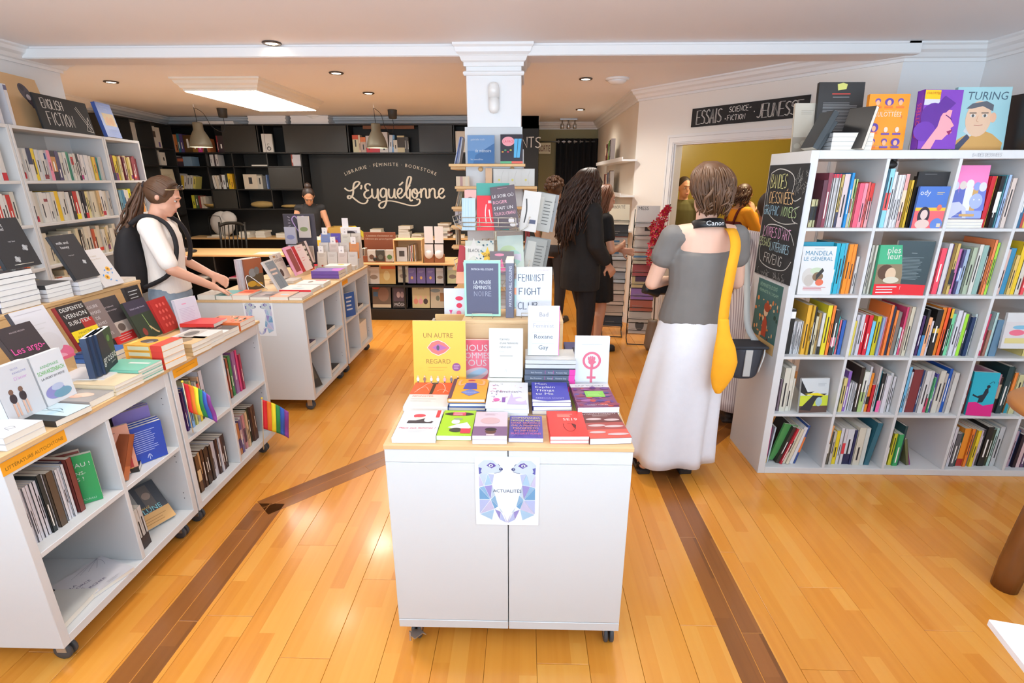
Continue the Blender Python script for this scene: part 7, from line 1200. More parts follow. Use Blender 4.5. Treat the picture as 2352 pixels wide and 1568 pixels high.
# blossom branch
fl_ = thing('blossom_branch', 'branch of red artificial blossom beside the magazine rack', 'flowers', (1.31, 5.0, 0)); b = MB(); b.tube(smooth2([(.02, .0, .02), (.0, 0, .6), (-.02, 0, 1.05), (.07, 0, 1.46)], 6), .006, mat('#4a3a2a', .7), n=6); b.tube(smooth2([(-.01, 0, .9), (-.05, -.01, 1.1), (-.04, 0, 1.25)], 5), .004, mat('#4a3a2a', .7), n=6); b.build('stem', fl_)
MB().lathe([(.04, 0), (.07, .05), (.06, .2), (.045, .3), (.05, .32)], mat('#8a7a6a', .4), n=18).build('vase', fl_)
rr = random.Random(12); RED = mat('#c8203c', .6, vary=.2, sc=30)
blo = MB()
for k in range(5):
    a = k*1.2566; blo.add([(0, 0, 0), (.016*math.cos(a-.5), .016*math.sin(a-.5), .008), (.026*math.cos(a), .026*math.sin(a), .012), (.016*math.cos(a+.5), .016*math.sin(a+.5), .008)], [(0, 1, 2, 3)], RED)
blo.ball((0, 0, .005), .004, mat('#e8c040', .6), n=6, k=4); bm_ = blo.mesh('blossom')
for k in range(85):
    u = rr.random(); z = 1.0+.46*u**1.0 if k > 6 else rr.uniform(.7, 1.0); cx_ = -.045+.02*(z-1)*2 if z < 1.3 else -.02+(z-1.3)*.55; sp_ = .055 if z < 1.32 else .022
    o = bpy.data.objects.new('blossom', bm_); C.objects.link(o); o.parent = fl_; o.location = (cx_+rr.uniform(-sp_, sp_), rr.uniform(-sp_, sp_), z); o.rotation_euler = (rr.uniform(.6, 2.2), rr.uniform(-.8, .8), rr.uniform(-.9, .9)); o.scale = (1.35, 1.35, 1.35)
# ================================================================== NOOK AND NEXT ROOM
cu = thing('black_curtain', 'black eyelet curtain on a steel rod in the nook', 'curtain', (0, 9.2, 0)); rings = []
for z in (.25, 2.33):
    for s_ in (1, -1):
        pass
b = MB(); n = 70; CM = mat('#1c1c20', .9, vary=.2, sc=5); P_ = [(.52+.80*i/n, .03*math.sin(i*2*math.pi/8.75)) for i in range(n+1)]
b.add([(x, y, z) for z in (.3, 1.2, 2.34) for x, y in P_], [(k*(n+1)+i, k*(n+1)+i+1, (k+1)*(n+1)+i+1, (k+1)*(n+1)+i) for k in range(2) for i in range(n)], CM, smooth=True); o = b.build('cloth', cu); o.modifiers.new('t', 'SOLIDIFY').thickness = .003
MB().tube([(.24, 0, 2.29), (1.2, 0, 2.29)], .012, STEEL, n=10).build('rod', cu)
for i in range(8): MB().tube([(.56+.09*i+.014*math.cos(a*.785), .0, 2.29+.024*math.sin(a*.785)) for a in range(9)], .004, STEEL, n=5, cap=False).build('eyelet', cu)
tl = thing('track_lamp', 'small three-head steel ceiling lamp before the curtain', 'ceiling light', (.68, 8.7, ZC)); MB().box(-.14, -.03, -.03, .14, .03, 0, STEEL, ch=.005).build('bar', tl)
for x in (-.1, 0, .1): MB().lathe([(.012, -.03), (.012, -.07), (.028, -.09), (.03, -.15), (.026, -.15)], STEEL, TR(x, 0, 0), n=14).build('lamp_head', tl)
ns = thing('slanted_bookshelf', 'pine bookshelf full of orange and brown books in the next room', 'bookshelf', (2.88, 5.9, 0), R(0)); 
for x in (0, .9): part('side_panel', ns, PINE, (x, 0, 0, x+.02, .28, 1.95))
NZ = [.1, .42, .74, 1.06, 1.36, 1.64, 1.92]
for z in NZ: part('shelf', ns, PINE, (.02, 0, z, .9, .28, z+.02))
part('back_panel', ns, PINE, (.0, .28, 0, .92, .29, 1.94))
for k, z in enumerate(NZ[1:-1]): row(T(2.905, 5.93, z+.0205), nspec(0, 160+k, ['c8702e', 'd8a04a', '8a3a24', 'e0c080', 'b8502e', '5a3a2a', 'd8882e'], 86, (17, 21), (2.4, 4.4)), f'on the {ORD[5-k-1]} shelf from top of the pine bookshelf', 'stored_book', .16, 'books of the pine bookshelf', seed=170+k)
cs('red book with yellow figure on top of the pine bookshelf', .2, .27, '#d8402a', 2.90, 5.95, 1.941, 8, lambda p: (p.lines(.15, .85, .84, .92, 1, '#f0d8c0', .9, 0), p.e(.5, .3, .25, .25, '#e8a030'), p.e(.35, .62, .08, .12, '#f0d8c0'), p.e(.65, .62, .08, .12, '#f0d8c0')))
nt_ = thing('book_table', 'table of books in the next room behind the photographer', 'table', (2.0, 5.55, 0)); part('table_top', nt_, mat('#4a5a40', .5), (0, 0, .98, .8, .35, 1.0)); [part('leg', nt_, BLK, (x, y, 0, x+.03, y+.03, .98)) for x in (0, .77) for y in (0, .32)]
book('stored_book', 'orange book standing on the table in the next room', .14, .12, .03, '#e0982c', T(2.14, 5.6, 1.001, R(-20)) @ FACE); book('stored_book', 'green-grey book lying open on the table in the next room', .2, .15, .05, '#8a9478', T(2.32, 5.6, 1.001))
# ================================================================== PEOPLE
def SK(h): return mat(h, .5, 0, name='skin_'+h.strip('#'), sss=.08, vary=.06, sc=9)
def cap(b, p, q, r0, r1, m, n=12, sq=1):
    p, q = Vector(p), Vector(q); d = q-p; L = d.length or 1e-4; d = d/L; pts = []; rs = []
    for a in (-90, -60, -30, 0): pts.append(p+d*r0*math.sin(R(a))); rs.append(max(r0*math.cos(R(a)), r0*.05))
    for a in (0, 30, 60, 90): pts.append(q+d*r1*math.sin(R(a))); rs.append(max(r1*math.cos(R(a)), r1*.05))
    b.tube(pts, rs, m, n=n); return b
def limb(b, pts, rs, m):
    for i in range(len(pts)-1): cap(b, pts[i], pts[i+1], rs[i], rs[i+1], m)
def tors(b, rings, m, M=None, n=20):
    b.loft([[(cx+rx*math.cos(6.2832*i/n), cy+ry*math.sin(6.2832*i/n), z) for i in range(n)] for z, cx, cy, rx, ry in rings], m, M)
def soft(b, name, parent, vox=.009, it=4):
    o = b.build(name, parent); r = o.modifiers.new('remesh', 'REMESH'); r.mode = 'VOXEL'; r.voxel_size = vox; r.use_smooth_shade = True
    s = o.modifiers.new('smooth', 'SMOOTH'); s.factor = .5; s.iterations = it; return o
def hand(b, w, d, up, m, side=1, curl=.25, s=1):
    """w wrist, d pointing direction, up = back-of-hand normal; four fingers of unequal length and a thumb leaving the side of the palm"""
    w, d, up = Vector(w), Vector(d).normalized(), Vector(up).normalized(); up = (up-d*up.dot(d)).normalized(); x = d.cross(up)*side
    for k in range(5):
        f = -.024+.012*k; cap(b, w+x*f*.5*s, w+d*.085*s+x*f*s, .016*s, .0125*s, m, 8)
    for k, L in enumerate((.062, .075, .08, .072)):
        f = -.03+.02*k; a = w+d*.088*s+x*f*s; e = a+(d-up*curl*.6)*L*.5*s; t = e+(d-up*curl*1.6).normalized()*L*.5*s; limb(b, [a, e, t], [.0095*s, .0088*s, .0075*s], m)
    a = w+d*.025*s+x*.028*s; e = a+(d*.5+x*.7-up*.2).normalized()*.042*s; t = e+(d*.9+x*.25-up*.2).normalized()*.034*s; limb(b, [a, e, t], [.013*s, .011*s, .009*s], m)
def person(label, loc, th, H, skin, J={}, hands='', head=(0, 0, 0), face=True, brow='#3a2a20', build=1.0, lean=0):
    """a standing figure facing local -y; J overrides joints; head = (pitch, yaw, roll) in degrees"""
    k = H/1.68; t = thing('person', label, 'person', loc, R(th)); S = SK(skin); b = MB()
    D = dict(hipR=(-.09, 0, .88), kneeR=(-.1, -.015, .48), ankR=(-.1, .02, .075), toeR=(-.12, -.13, .025), hipL=(.09, 0, .88), kneeL=(.1, -.015, .48), ankL=(.1, .02, .075), toeL=(.12, -.13, .025), shR=(-.16, .0, 1.365), elR=(-.21, .03, 1.09), wrR=(-.2, -.07, .86), shL=(.16, 0, 1.365), elL=(.21, .03, 1.09), wrL=(.2, -.07, .86)); D.update(J)
    D = {a: Vector(v)*k for a, v in D.items()}
    g = build
    tors(b, [(z*k, 0, cy*k, rx*k*g, ry*k*g) for z, cy, rx, ry in ((.80, 0, .12, .09), (.86, .005, .165, .115), (.94, .005, .165, .115), (1.06, 0, .125, .09), (1.18, -.01, .135, .1), (1.28, -.01, .15, .105), (1.35, 0, .145, .09), (1.40, .01, .10, .07), (1.425, .01, .05, .05))], S)
    for s in 'RL':
        limb(b, [D['hip'+s], D['knee'+s], D['ank'+s]], [.083*k*g, .055*k, .037*k], S); limb(b, [D['ank'+s], D['toe'+s]], [.036*k, .03*k], S); cap(b, D['ank'+s]+Vector((0, .03, -.035)), D['ank'+s]+Vector((0, .0, -.035)), .03*k, .03*k, S)
        cap(b, D['knee'+s]+Vector((0, .02, -.08)), D['knee'+s]+Vector((0, .02, -.2)), .05*k, .036*k, S)
        limb(b, [Vector((0, .01*k, 1.37*k)), D['sh'+s]], [.055*k, .055*k], S); limb(b, [D['sh'+s], D['el'+s], D['wr'+s]], [.05*k*g, .038*k*g, .025*k], S)
        d = (D['wr'+s]-D['el'+s]).normalized()
        if s in hands: hand(b, D['wr'+s], d, (0, 0, 1) if abs(d.z) < .75 else (-1 if s == 'R' else 1, 0, 0), S, 1 if s == 'R' else -1)
        else: hand(b, D['wr'+s], d, (-1 if s == 'R' else 1, 0, 0), S, 1 if s == 'R' else -1, .5)
    hc = Vector((0, -.015, 1.44))*k; HM = TR(*hc) @ RZ(R(head[1])) @ RX(R(head[0])) @ RY(R(head[2])) @ Matrix.Scale(k, 4)
    cap(b, (0, .012*k, 1.38*k), HM @ Vector((0, .005, .06)), .056*k, .05*k, S)
    h = MB(); h.ball((0, .005, .145), (.075, .094, .098), S, n=18, k=12); h.ball((0, -.022, .075), (.057, .066, .075), S, n=16, k=10); h.ball((0, -.055, .03), (.03, .03, .024), S); cap(h, (0, -.083, .135), (0, -.099, .1), .009, .0125, S, 8); h.ball((0, -.077, .066), (.03, .018, .026), S); h.ball((0, -.082, .152), (.05, .016, .012), S)
    for s in (-1, 1): h.ball((s*.077, .012, .122), (.008, .016, .027), S)
    b.add(h.v, h.f, S, HM)
    soft(b, 'body', t, .0075, 3)
    HD = bpy.data.objects.new('head_frame', None)
    if face:
        for s in (-1, 1):
            MB().ball((s*.031, -.0805, .128), (.013, .008, .0062), mat('#d8d0c8', .3), HM).build('eye', t); MB().ball((s*.031, -.0862, .128), (.006, .004, .006), mat('#2e2018', .2), HM).build('iris', t)
            MB().tube([HM @ Vector(p) for p in ((s*.014, -.0935, .152), (s*.03, -.0945, .156), (s*.05, -.084, .150))], [.0025, .003, .0015], mat(brow, .8), n=5).build('eyebrow', t)
        MB().ball((0, -.0925, .0575), (.02, .005, .006), mat('#b5655c', .45), HM).build('lips', t)
    return t, D, HM, k
def hairmat(c): return mat(c, .5, 0, name='hair_'+c.strip('#'), vary=.45, sc=30, st=(1, 1, .12), bump=.35)
def locks(b, n, root, tip, r, m, seed, wave=.012, seg=9, jit=.03, fr=3.0, ctrl=None):
    """n strands from points near root() to points near tip(), waved"""
    rd = random.Random(seed)
    for i in range(n):
        u = i/max(n-1, 1); a = Vector(root(u, rd)); e = Vector(tip(u, rd)); pts = []; ph = rd.uniform(0, 6.28)
        mid = (Vector(ctrl(u, rd)) if ctrl else (a+e)/2)+Vector((rd.uniform(-jit, jit), rd.uniform(-jit, jit), 0))
        for j in range(seg+1):
            v = j/seg; p = a*(1-v)**2+mid*2*v*(1-v)+e*v*v; p += Vector((math.sin(v*6.28*fr+ph), math.cos(v*6.28*fr+ph), 0))*wave*min(1, v*2); pts.append(p)
        b.tube(pts, [r*(1-.6*(j/seg)**2) for j in range(seg+1)], m, n=5)
def shirt(t, k, D, m, rings, sleeve=.5, rs=(.068, .055), name='shirt', vox=.009, M=None, sides='RL', inner=0):
    b = MB(); tors(b, [(z*k, cx*k, cy*k, rx*k, ry*k) for z, cx, cy, rx, ry in rings], m)
    for s in sides:
        sh, el, wr = D['sh'+s], D['el'+s], D['wr'+s]; limb(b, [Vector((0, .01*k, 1.345*k)).lerp(sh, inner), sh], [.07*k if not inner else rs[0]*k*.9, rs[0]*k], m)
        if sleeve <= 1: limb(b, [sh, sh+(el-sh)*sleeve], [rs[0]*k, rs[1]*k], m)
        else: limb(b, [sh, el, el+(wr-el)*(sleeve-1)], [rs[0]*k, rs[1]*k, rs[1]*.8*k], m)
    return soft(b, name, t, vox, 3)
TEE = ((.92, 0, 0, .175, .125), (.98, 0, 0, .165, .12), (1.08, 0, -.0, .145, .108), (1.2, 0, -.01, .15, .115), (1.3, 0, -.008, .16, .115), (1.36, 0, 0, .15, .1), (1.395, 0, .008, .1, .08))
def skirt(t, m, rings, name='skirt', n=96, folds=11, amp=.05, parent=None):
    """rings: z, cx, cy, rx, ry; folds deepen towards the hem"""
    R_ = []; Z0, Z1 = rings[0][0], rings[-1][0]; ks = 14
    def lerp(u):
        x = u*(len(rings)-1); i = min(int(x), len(rings)-2); f = x-i; return [rings[i][q]*(1-f)+rings[i+1][q]*f for q in range(5)]
    for j in range(ks+1):
        u = j/ks; z, cx, cy, rx, ry = lerp(u); ring = []
        for i in range(n):
            a = 6.2832*i/n; w = 1+amp*u*(math.sin(a*folds+1.5*math.sin(a*2+1))+.5*math.sin(a*5+u*2)); ring.append((cx+rx*w*math.cos(a), cy+ry*w*math.sin(a), z))
        R_.append(ring)
    o = MB().loft(R_, m, cap=False).build(name, t); s = o.modifiers.new('t', 'SOLIDIFY'); s.thickness = .004; return o
def shorts(t, k, D, m, zt, frac, name='shorts', r=(.098, .088), waist=.135):
    b = MB(); tors(b, [(zt*k, 0, 0, waist*k, .1*k), ((zt+.02)*k/1*1, 0, 0, waist*k, .1*k)][:1]+[(.95*k, 0, .005*k, .172*k, .122*k), (.88*k, 0, .008*k, .18*k, .13*k), (.82*k, 0, .005*k, .15*k, .11*k)], m)
    for s in 'RL':
        h, kn, an = D['hip'+s], D['knee'+s], D['ank'+s]
        if frac <= 1: limb(b, [h, h+(kn-h)*frac], [r[0]*k, r[1]*k], m)
        else: limb(b, [h, kn, kn+(an-kn)*(frac-1)], [r[0]*k, r[1]*k*.85, r[1]*k*.62], m)
    return soft(b, name, t, .009, 3)
def shoes(t, D, k, c, sole='#2a2a2a'):
    for s in 'RL':
        b = MB(); a, e = D['ank'+s], D['toe'+s]; cap(b, a+Vector((0, .03, -.03)), e+Vector((0, -.02, .008)), .042*k, .036*k, mat(c, .5)); b.box(min(a.x, e.x)-.035, e.y-.05, 0, max(a.x, e.x)+.035, a.y+.07, .02, mat(sole, .6)); soft(b, 'shoe', t, .008, 2)
# ---- the woman with the backpack reading at the display case
t, D, HM, k = person('woman with black backpack in white ribbed top reaching for books', (-2.51, 3.47, 0), 108, 1.70, '#dca58a', dict(elR=(-.23, -.10, 1.10), wrR=(-.10, -.30, .945), elL=(.22, -.02, 1.12), wrL=(.12, -.24, 1.0)), 'R', (24, 0, 0))
RIB = mat('#ece4dc', .85, name='ribbed_knit', vary=.06, sc=140, st=(1, 1, .02), bump=.5); DEN = mat('#8494a4', .85, name='denim', vary=.18, sc=40, bump=.3)
shirt(t, k, D, RIB, TEE, .85, (.068, .056)); shorts(t, k, D, DEN, 1.0, .38, waist=.15); shoes(t, D, k, '#4a4440')
HB = hairmat('#5a3d28'); b = MB(); b.add(*(lambda q: (q.v, q.f))(MB().ball((0, .018, .152), (.086, .100, .102), HB, n=20, k=12)), HB, HM); b.add(*(lambda q: (q.v, q.f))(MB().ball((0, .10, .15), (.03, .03, .035), HB)), HB, HM); soft(b, 'hair', t, .008, 2)
b = MB(); r0 = HM @ Vector((0, .13, .145)); locks(b, 46, lambda u, rd: r0+Vector((rd.uniform(-.02, .02), rd.uniform(-.015, .015), rd.uniform(-.02, .02))), lambda u, rd: (rd.uniform(-.085, .085), .22+rd.uniform(-.03, .05), 1.18+rd.uniform(-.06, .16)), .010, HB, 4, .008, 10, .05); b.build('ponytail', t)
b = MB(); locks(b, 80, lambda u, rd: HM @ Vector((.085*math.cos(math.pi*u), -.055+.0*u+.02*abs(math.cos(math.pi*u)), .17+.06*math.sin(math.pi*u)-.03*abs(math.cos(math.pi*u))**3)), lambda u, rd: HM @ Vector((.015*math.cos(math.pi*u), .118, .15)), .0075, HB, 14, .001, 9, .004, 1, lambda u, rd: HM @ Vector((.115*math.cos(math.pi*u), .06, .17+.135*math.sin(math.pi*u)))); b.build('combed_hair', t)
MB().tube([HM @ Vector(p) for p in ((-.03, .118, .15), (0, .125, .172), (.03, .118, .15), (0, .115, .128), (-.03, .118, .15))], .007, mat('#2a2226', .7), n=6).build('hair_tie', t)
sg = MB(); [sg.tube([HM @ Vector(p) for p in ((s*.082, .02, .165), (s*.086, -.05, .195), (s*.06, -.085, .215))], .003, mat('#c8b48a', .3, .6), n=5) for s in (-1, 1)]; [sg.ball((s*.034, -.076, .220), (.028, .006, .018), mat('#3a3230', .15), HM) for s in (-1, 1)]; sg.build('sunglasses', t)
BP = mat('#1d1a1d', .8, name='black_nylon', vary=.3, sc=12, bump=.35); bp = thing('backpack', 'black drawstring backpack on the back of the woman in white', 'backpack', (-2.51, 3.47, 0), R(108)); b = MB(); tors(b, [(.93, 0, .19, .10, .05), (.97, 0, .195, .15, .085), (1.08, 0, .20, .155, .10), (1.22, 0, .195, .14, .085), (1.33, 0, .18, .12, .06), (1.39, 0, .16, .07, .03)], BP); soft(b, 'bag', bp, .011, 3)
for s in (-1, 1): MB().tube(smooth2([(s*.09, .13, 1.40), (s*.105, .03, 1.455), (s*.12, -.09, 1.40), (s*.15, -.13, 1.25), (s*.185, -.07, 1.08), (s*.16, .1, .99)], 5), .015, BP, n=8).build('strap', bp)
MB().box(-.03, .278, 1.0, -.005, .288, 1.03, mat('#d8d4cc', .6)).build('tag', bp)
# ---- the cashier
t, D, HM, k = person('cashier in black sleeveless top looking down behind the stepped books', (-2.98, 7.16, 0), 14, 1.60, '#c08a68', dict(elR=(-.24, -.05, 1.08), wrR=(-.16, -.27, .98), elL=(.24, -.05, 1.08), wrL=(.14, -.27, .98)), 'RL', (40, 10, 0))
KB_ = mat('#1c1a1a', .8, name='black_cotton'); shirt(t, k, D, KB_, ((.86, 0, 0, .175, .125), (1.06, 0, 0, .14, .105), (1.2, 0, -.01, .148, .115), (1.3, 0, -.005, .155, .115), (1.36, 0, 0, .14, .1), (1.40, 0, .005, .105, .085), (1.445, 0, .01, .062, .062)), .03, (.06, .058), 'tank_top'); shorts(t, k, D, mat('#2a2c34', .8), 1.0, 1.9, 'trousers')
HD_ = hairmat('#2b1d16'); b = MB(); b.add(*(lambda q: (q.v, q.f))(MB().ball((0, .02, .158), (.084, .096, .098), HD_, n=20, k=12).ball((0, .06, .262), (.05, .05, .042), HD_)), HD_, HM); soft(b, 'hair', t, .008, 2)
# ---- the woman with long curly hair, all in black
t, D, HM, k = person('woman in loose black jacket and trousers with very long dark curly hair', (.52, 4.62, 0), 112, 1.75, '#cf9c80', dict(elR=(-.23, .0, 1.1), wrR=(-.2, -.14, .93), kneeL=(.1, -.1, .48), ankL=(.1, -.1, .075), toeL=(.11, -.25, .025)), '', (6, 0, 0))
JB = mat('#211f1f', .9, name='black_wool', vary=.25, sc=20, bump=.3); shirt(t, k, D, JB, ((.70, 0, .01, .20, .165), (.86, 0, .01, .205, .165), (1.0, 0, .005, .19, .15), (1.15, 0, 0, .18, .14), (1.28, 0, 0, .175, .13), (1.35, 0, 0, .16, .11), (1.4, 0, .01, .1, .085)), 1.75, (.078, .072), 'jacket', .010); shorts(t, k, D, mat('#17161a', .85), 1.0, 1.95, 'trousers', (.1, .088)); shoes(t, D, k, '#1c1a1a')
HL = hairmat('#38241a'); b = MB(); b.add(*(lambda q: (q.v, q.f))(MB().ball((0, .022, .16), (.096, .108, .105), HL, n=20, k=12)), HL, HM)
soft(b, 'hair_crown', t, .009, 2); b = MB()
def rt(u, rd): a = math.pi*(-.15+1.3*u); return HM @ Vector((.03*math.cos(a), .0+.02*math.sin(a)-.03*(rd.random()), .262))
def ct_(u, rd): a = math.pi*(-.15+1.3*u); return HM @ Vector((.19*math.cos(a), .02+.21*math.sin(a), .17))
def tp(u, rd): a = math.pi*(-.12+1.24*u); return (.17*math.cos(a)+rd.uniform(-.03, .03), .05+.17*math.sin(a)+rd.uniform(-.02, .03), 1.06+rd.uniform(-.08, .16)+.22*abs(math.cos(a)))
locks(b, 150, rt, tp, .0125, HL, 7, .014, 16, .02, 3.2, ct_); b.build('long_curls', t)
# ---- the person with short curls beyond her
t, D, HM, k = person('person with short curly hair in beige top standing beyond the long-haired woman', (.34, 6.05, 0), 148, 1.68, '#b88a70', {}, '', (0, 0, 0))
shirt(t, k, D, mat('#a8998a', .85, name='beige_jersey'), TEE, .7); shorts(t, k, D, mat('#2e2c30', .85), 1.0, 1.9, 'trousers'); shoes(t, D, k, '#3a342e'); HC = hairmat('#4a2f1c'); b = MB(); rd = random.Random(3); b.ball((0, .02, .16), (.095, .105, .105), HC, HM, 16, 10)
for i in range(90): a, c = rd.uniform(0, 6.28), rd.uniform(-.2, 1); r_ = math.sqrt(max(0, 1-c*c)); b.ball((.098*r_*math.cos(a), .025+.108*r_*math.sin(a)*(1 if math.sin(a) > -.5 else .4), .165+.11*c), rd.uniform(.016, .026), HC, HM, 7, 5)
b.build('curly_hair', t)
# ---- the woman with arms folded
t, D, HM, k = person('woman with auburn hair and folded arms in black dress by magazines', (.74, 5.05, 0), 100, 1.62, '#d8a488', dict(elR=(-.24, -.04, 1.08), wrR=(-.03, -.22, 1.10), elL=(.22, -.06, 1.07), wrL=(.0, -.24, 1.05)), '', (8, 0, 0))
shirt(t, k, D, mat('#1b1a1b', .85), TEE, .55, (.072, .062), 'top'); skirt(t, mat('#1a191a', .85), [(1.02*k, 0, 0, .15*k, .115*k), (.9*k, 0, .01, .185*k, .145*k), (.7*k, 0, .01, .2*k, .16*k), (.55*k, 0, .01, .21*k, .17*k)], amp=.03); shoes(t, D, k, '#2a2624')
HA = hairmat('#7a4a2c'); b = MB(); b.add(*(lambda q: (q.v, q.f))(MB().ball((0, .02, .158), (.084, .1, .1), HA, n=20, k=12)), HA, HM); soft(b, 'hair_crown', t, .008, 2); b = MB()
locks(b, 70, lambda u, rd: HM @ Vector((.025*math.cos(math.pi*(-.1+1.2*u)), -.01+.02*math.sin(math.pi*(-.1+1.2*u)), .256)), lambda u, rd: (.11*math.cos(math.pi*u)+rd.uniform(-.02, .02), .05+.11*math.sin(math.pi*u), 1.22*k+rd.uniform(-.06, .08)), .010, HA, 5, .006, 12, .01, 2, lambda u, rd: HM @ Vector((.16*math.cos(math.pi*(-.1+1.2*u)), .02+.19*math.sin(math.pi*(-.1+1.2*u)), .19))); b.build('long_hair', t)
# ---- the photographer seen from behind
t, D, HM, k = person('photographer seen from behind in grey top and long white skirt', (.965, 2.78, 0), 184, 1.74, '#e3b59c', dict(shR=(-.17, 0, 1.345), shL=(.17, 0, 1.345), elL=(.235, -.06, 1.09), wrL=(.06, -.25, 1.07), elR=(-.235, -.06, 1.09), wrR=(-.05, -.26, 1.07), ankL=(.24, .05, .09), kneeL=(.17, 0, .48), toeL=(.25, -.1, .04), ankR=(.0, .06, .085), kneeR=(-.05, .0, .48), toeR=(-.01, -.09, .04)), 'RL', (2, -6, 0))
GT = mat('#76716c', .9, name='grey_jersey', vary=.08, sc=20, bump=.2); shirt(t, k, D, GT, ((.885, .01, .0, .185, .14), (.91, .01, .0, .19, .145), (.97, .01, 0, .178, .135), (1.08, 0, 0, .16, .122), (1.2, 0, -.005, .168, .12), (1.26, 0, -.005, .168, .112), (1.29, 0, -.02, .155, .09), (1.31, 0, -.03, .14, .06)), .42, (.062, .066), 'top', .008, inner=.72)
LIN = mat('#dddce0', .85, name='white_linen', vary=.04, sc=25, bump=.35); skirt(t, LIN, [(.95*k, .01, .0, .16*k, .125*k), (.88*k, .015, .005, .18*k, .145*k), (.75*k, .03, .01, .195*k, .165*k), (.5*k, .06, .015, .215*k, .18*k), (.25*k, .085, .02, .235*k, .195*k), (.10*k, .095, .02, .245*k, .205*k)], amp=.10, folds=8)
for s, cx, cy in (('L', .24, .05), ('R', .0, .06)):
    b = MB(); x, y = cx*k, cy*k; b.box(x-.038, y-.19, .0, x+.038, y+.055, .03, mat('#2a2422', .5), ch=.006); b.tube([(x-.04, y+.02, .03), (x-.037, y+.045, .075), (x, y+.06, .085), (x+.037, y+.045, .075), (x+.04, y+.02, .03)], .008, mat('#1a1614', .5), n=6); b.tube([(x-.042, y-.1, .03), (x-.03, y-.11, .065), (x, y-.115, .075), (x+.03, y-.11, .065), (x+.042, y-.1, .03)], .01, mat('#1a1614', .5), n=6); b.build('sandal', t)
HP = hairmat('#5e4029'); b = MB(); b.add(*(lambda q: (q.v, q.f))(MB().ball((0, .018, .165), (.098, .11, .108), HP, n=20, k=12).ball((0, .05, .08), (.075, .06, .07), HP).ball((-.03, .09, .15), (.055, .045, .06), HP)), HP, HM); soft(b, 'hair', t, .008, 2); b = MB()
locks(b, 150, lambda u, rd: HM @ Vector((.03*math.cos(6.28*u), -.01+.03*math.sin(6.28*u), .268)), lambda u, rd: HM @ Vector((-.02+.05*math.cos(6.28*u), .085+.02*rd.random(), .05+rd.uniform(-.05, .05))),   .0055, HP, 19, .003, 10, .004, 1.2, lambda u, rd: HM @ Vector((.17*math.cos(6.28*u), .03+.19*abs(math.sin(6.28*u)), .20)))
locks(b, 34, lambda u, rd: HM @ Vector((-.07+.09*u+rd.uniform(-.02, .02), .118+rd.uniform(-.015, .02), .17+rd.uniform(-.06, .03))), lambda u, rd: HM @ Vector((-.07+.12*u+rd.uniform(-.04, .04), .105+rd.uniform(-.03, .03), .06+rd.uniform(-.05, .07))), .0085, hairmat('#6d4f38'), 9, .014, 9, .03, 1.6); b.build('loose_curls', t)
# camera on its strap
cm = thing('camera', 'black camera with neck strap reading Canon worn by the photographer', 'camera', (.965, 2.78, 0), R(184)); BKP = mat('#18181a', .4); MB().box(.02, -.30, 1.02, .16, -.23, 1.12, BKP, ch=.012).build('body', cm); MB().lathe([(.038, 0), (.042, .01), (.04, .09), (.046, .1), (.046, .13), (.036, .13)], BKP, TR(.135, -.25, 1.03) @ RY(R(70)) @ Matrix.Scale(.75, 4), n=20).build('lens', cm)
n = 17; pts = [(.082*math.cos(R(-200+220*i/(n-1)-0)), .012+.088*math.sin(R(-20+220*i/(n-1))) , 1.475+.05*math.sin(R(-20+220*i/(n-1)))) for i in range(n)]
pts = [(.078*math.cos(R(-10+200*i/(n-1))), .016+.078*math.sin(R(-10+200*i/(n-1))), 1.452+.02*math.sin(R(-10+200*i/(n-1)))) for i in range(n)]
b = MB(); b.add([(x*(1.16 if j == 0 else 1), y*(1.25 if j == 0 else 1)+(.006 if j == 0 else 0), z-.0+(-.02 if j == 0 else .022)) for x, y, z in pts for j in (0, 1)], [(2*i, 2*i+1, 2*i+3, 2*i+2) for i in range(n-1)], BKP, smooth=True); o = b.build('strap', cm); o.modifiers.new('t', 'SOLIDIFY').thickness = .003
for s in (-1, 1): MB().tube(smooth2([(s*.085, .0, 1.44), (s*.1, -.1, 1.36), (s*.07+.08, -.2, 1.2), (.09+s*.06, -.25, 1.12)], 5), .006, BKP, n=6).build('strap_end', cm)
p = Print(.12, .03); p.t('Canon', .5, .15, .2, '#f2f2f2', 'c'); q = p.b; vv = []
for x, y, z in q.v: a = R(90)-(x-.06)/.09; vv.append((-.0+.1015*math.cos(R(180)-a) , .0185+.1045*math.sin(a), 1.456+(y)*1.0))
q.v = vv; q.build('strap_lettering', cm)
# yellow cloth bag
yb = thing('cloth_bag', 'yellow knotted cloth shoulder bag hanging behind the photographer', 'bag', (0, 0, 0)); YB = mat('#f2a81a', .85, name='yellow_cotton', vary=.06, sc=20, bump=.2)
path = [(1.068, 2.68, 1.428), (1.07, 2.62, 1.36), (1.05, 2.585, 1.25), (1.036, 2.57, 1.1), (1.03, 2.555, 1.0), (1.03, 2.545, .92)]
b = MB(); q = smooth2([(1.075, 2.83, 1.39), (1.07, 2.76, 1.43)]+path, 5); w = [.03+.004*math.sin(i) for i in range(len(q))]; b.add([(x+s*.027, y+.004*s, z) for x, y, z in q for s in (-1, 1)], [(2*i, 2*i+1, 2*i+3, 2*i+2) for i in range(len(q)-1)], YB, smooth=True); o = b.build('strap', yb); o.modifiers.new('t', 'SOLIDIFY').thickness = .005
b = MB(); tors(b, [(.59, 1.04, 2.52, .015, .012), (.63, 1.042, 2.52, .038, .022), (.69, 1.05, 2.52, .06, .03), (.77, 1.056, 2.52, .066, .034), (.85, 1.048, 2.525, .055, .03), (.92, 1.036, 2.535, .036, .02), (1.0, 1.03, 2.55, .028, .012)], YB); soft(b, 'pouch', yb, .007, 3)
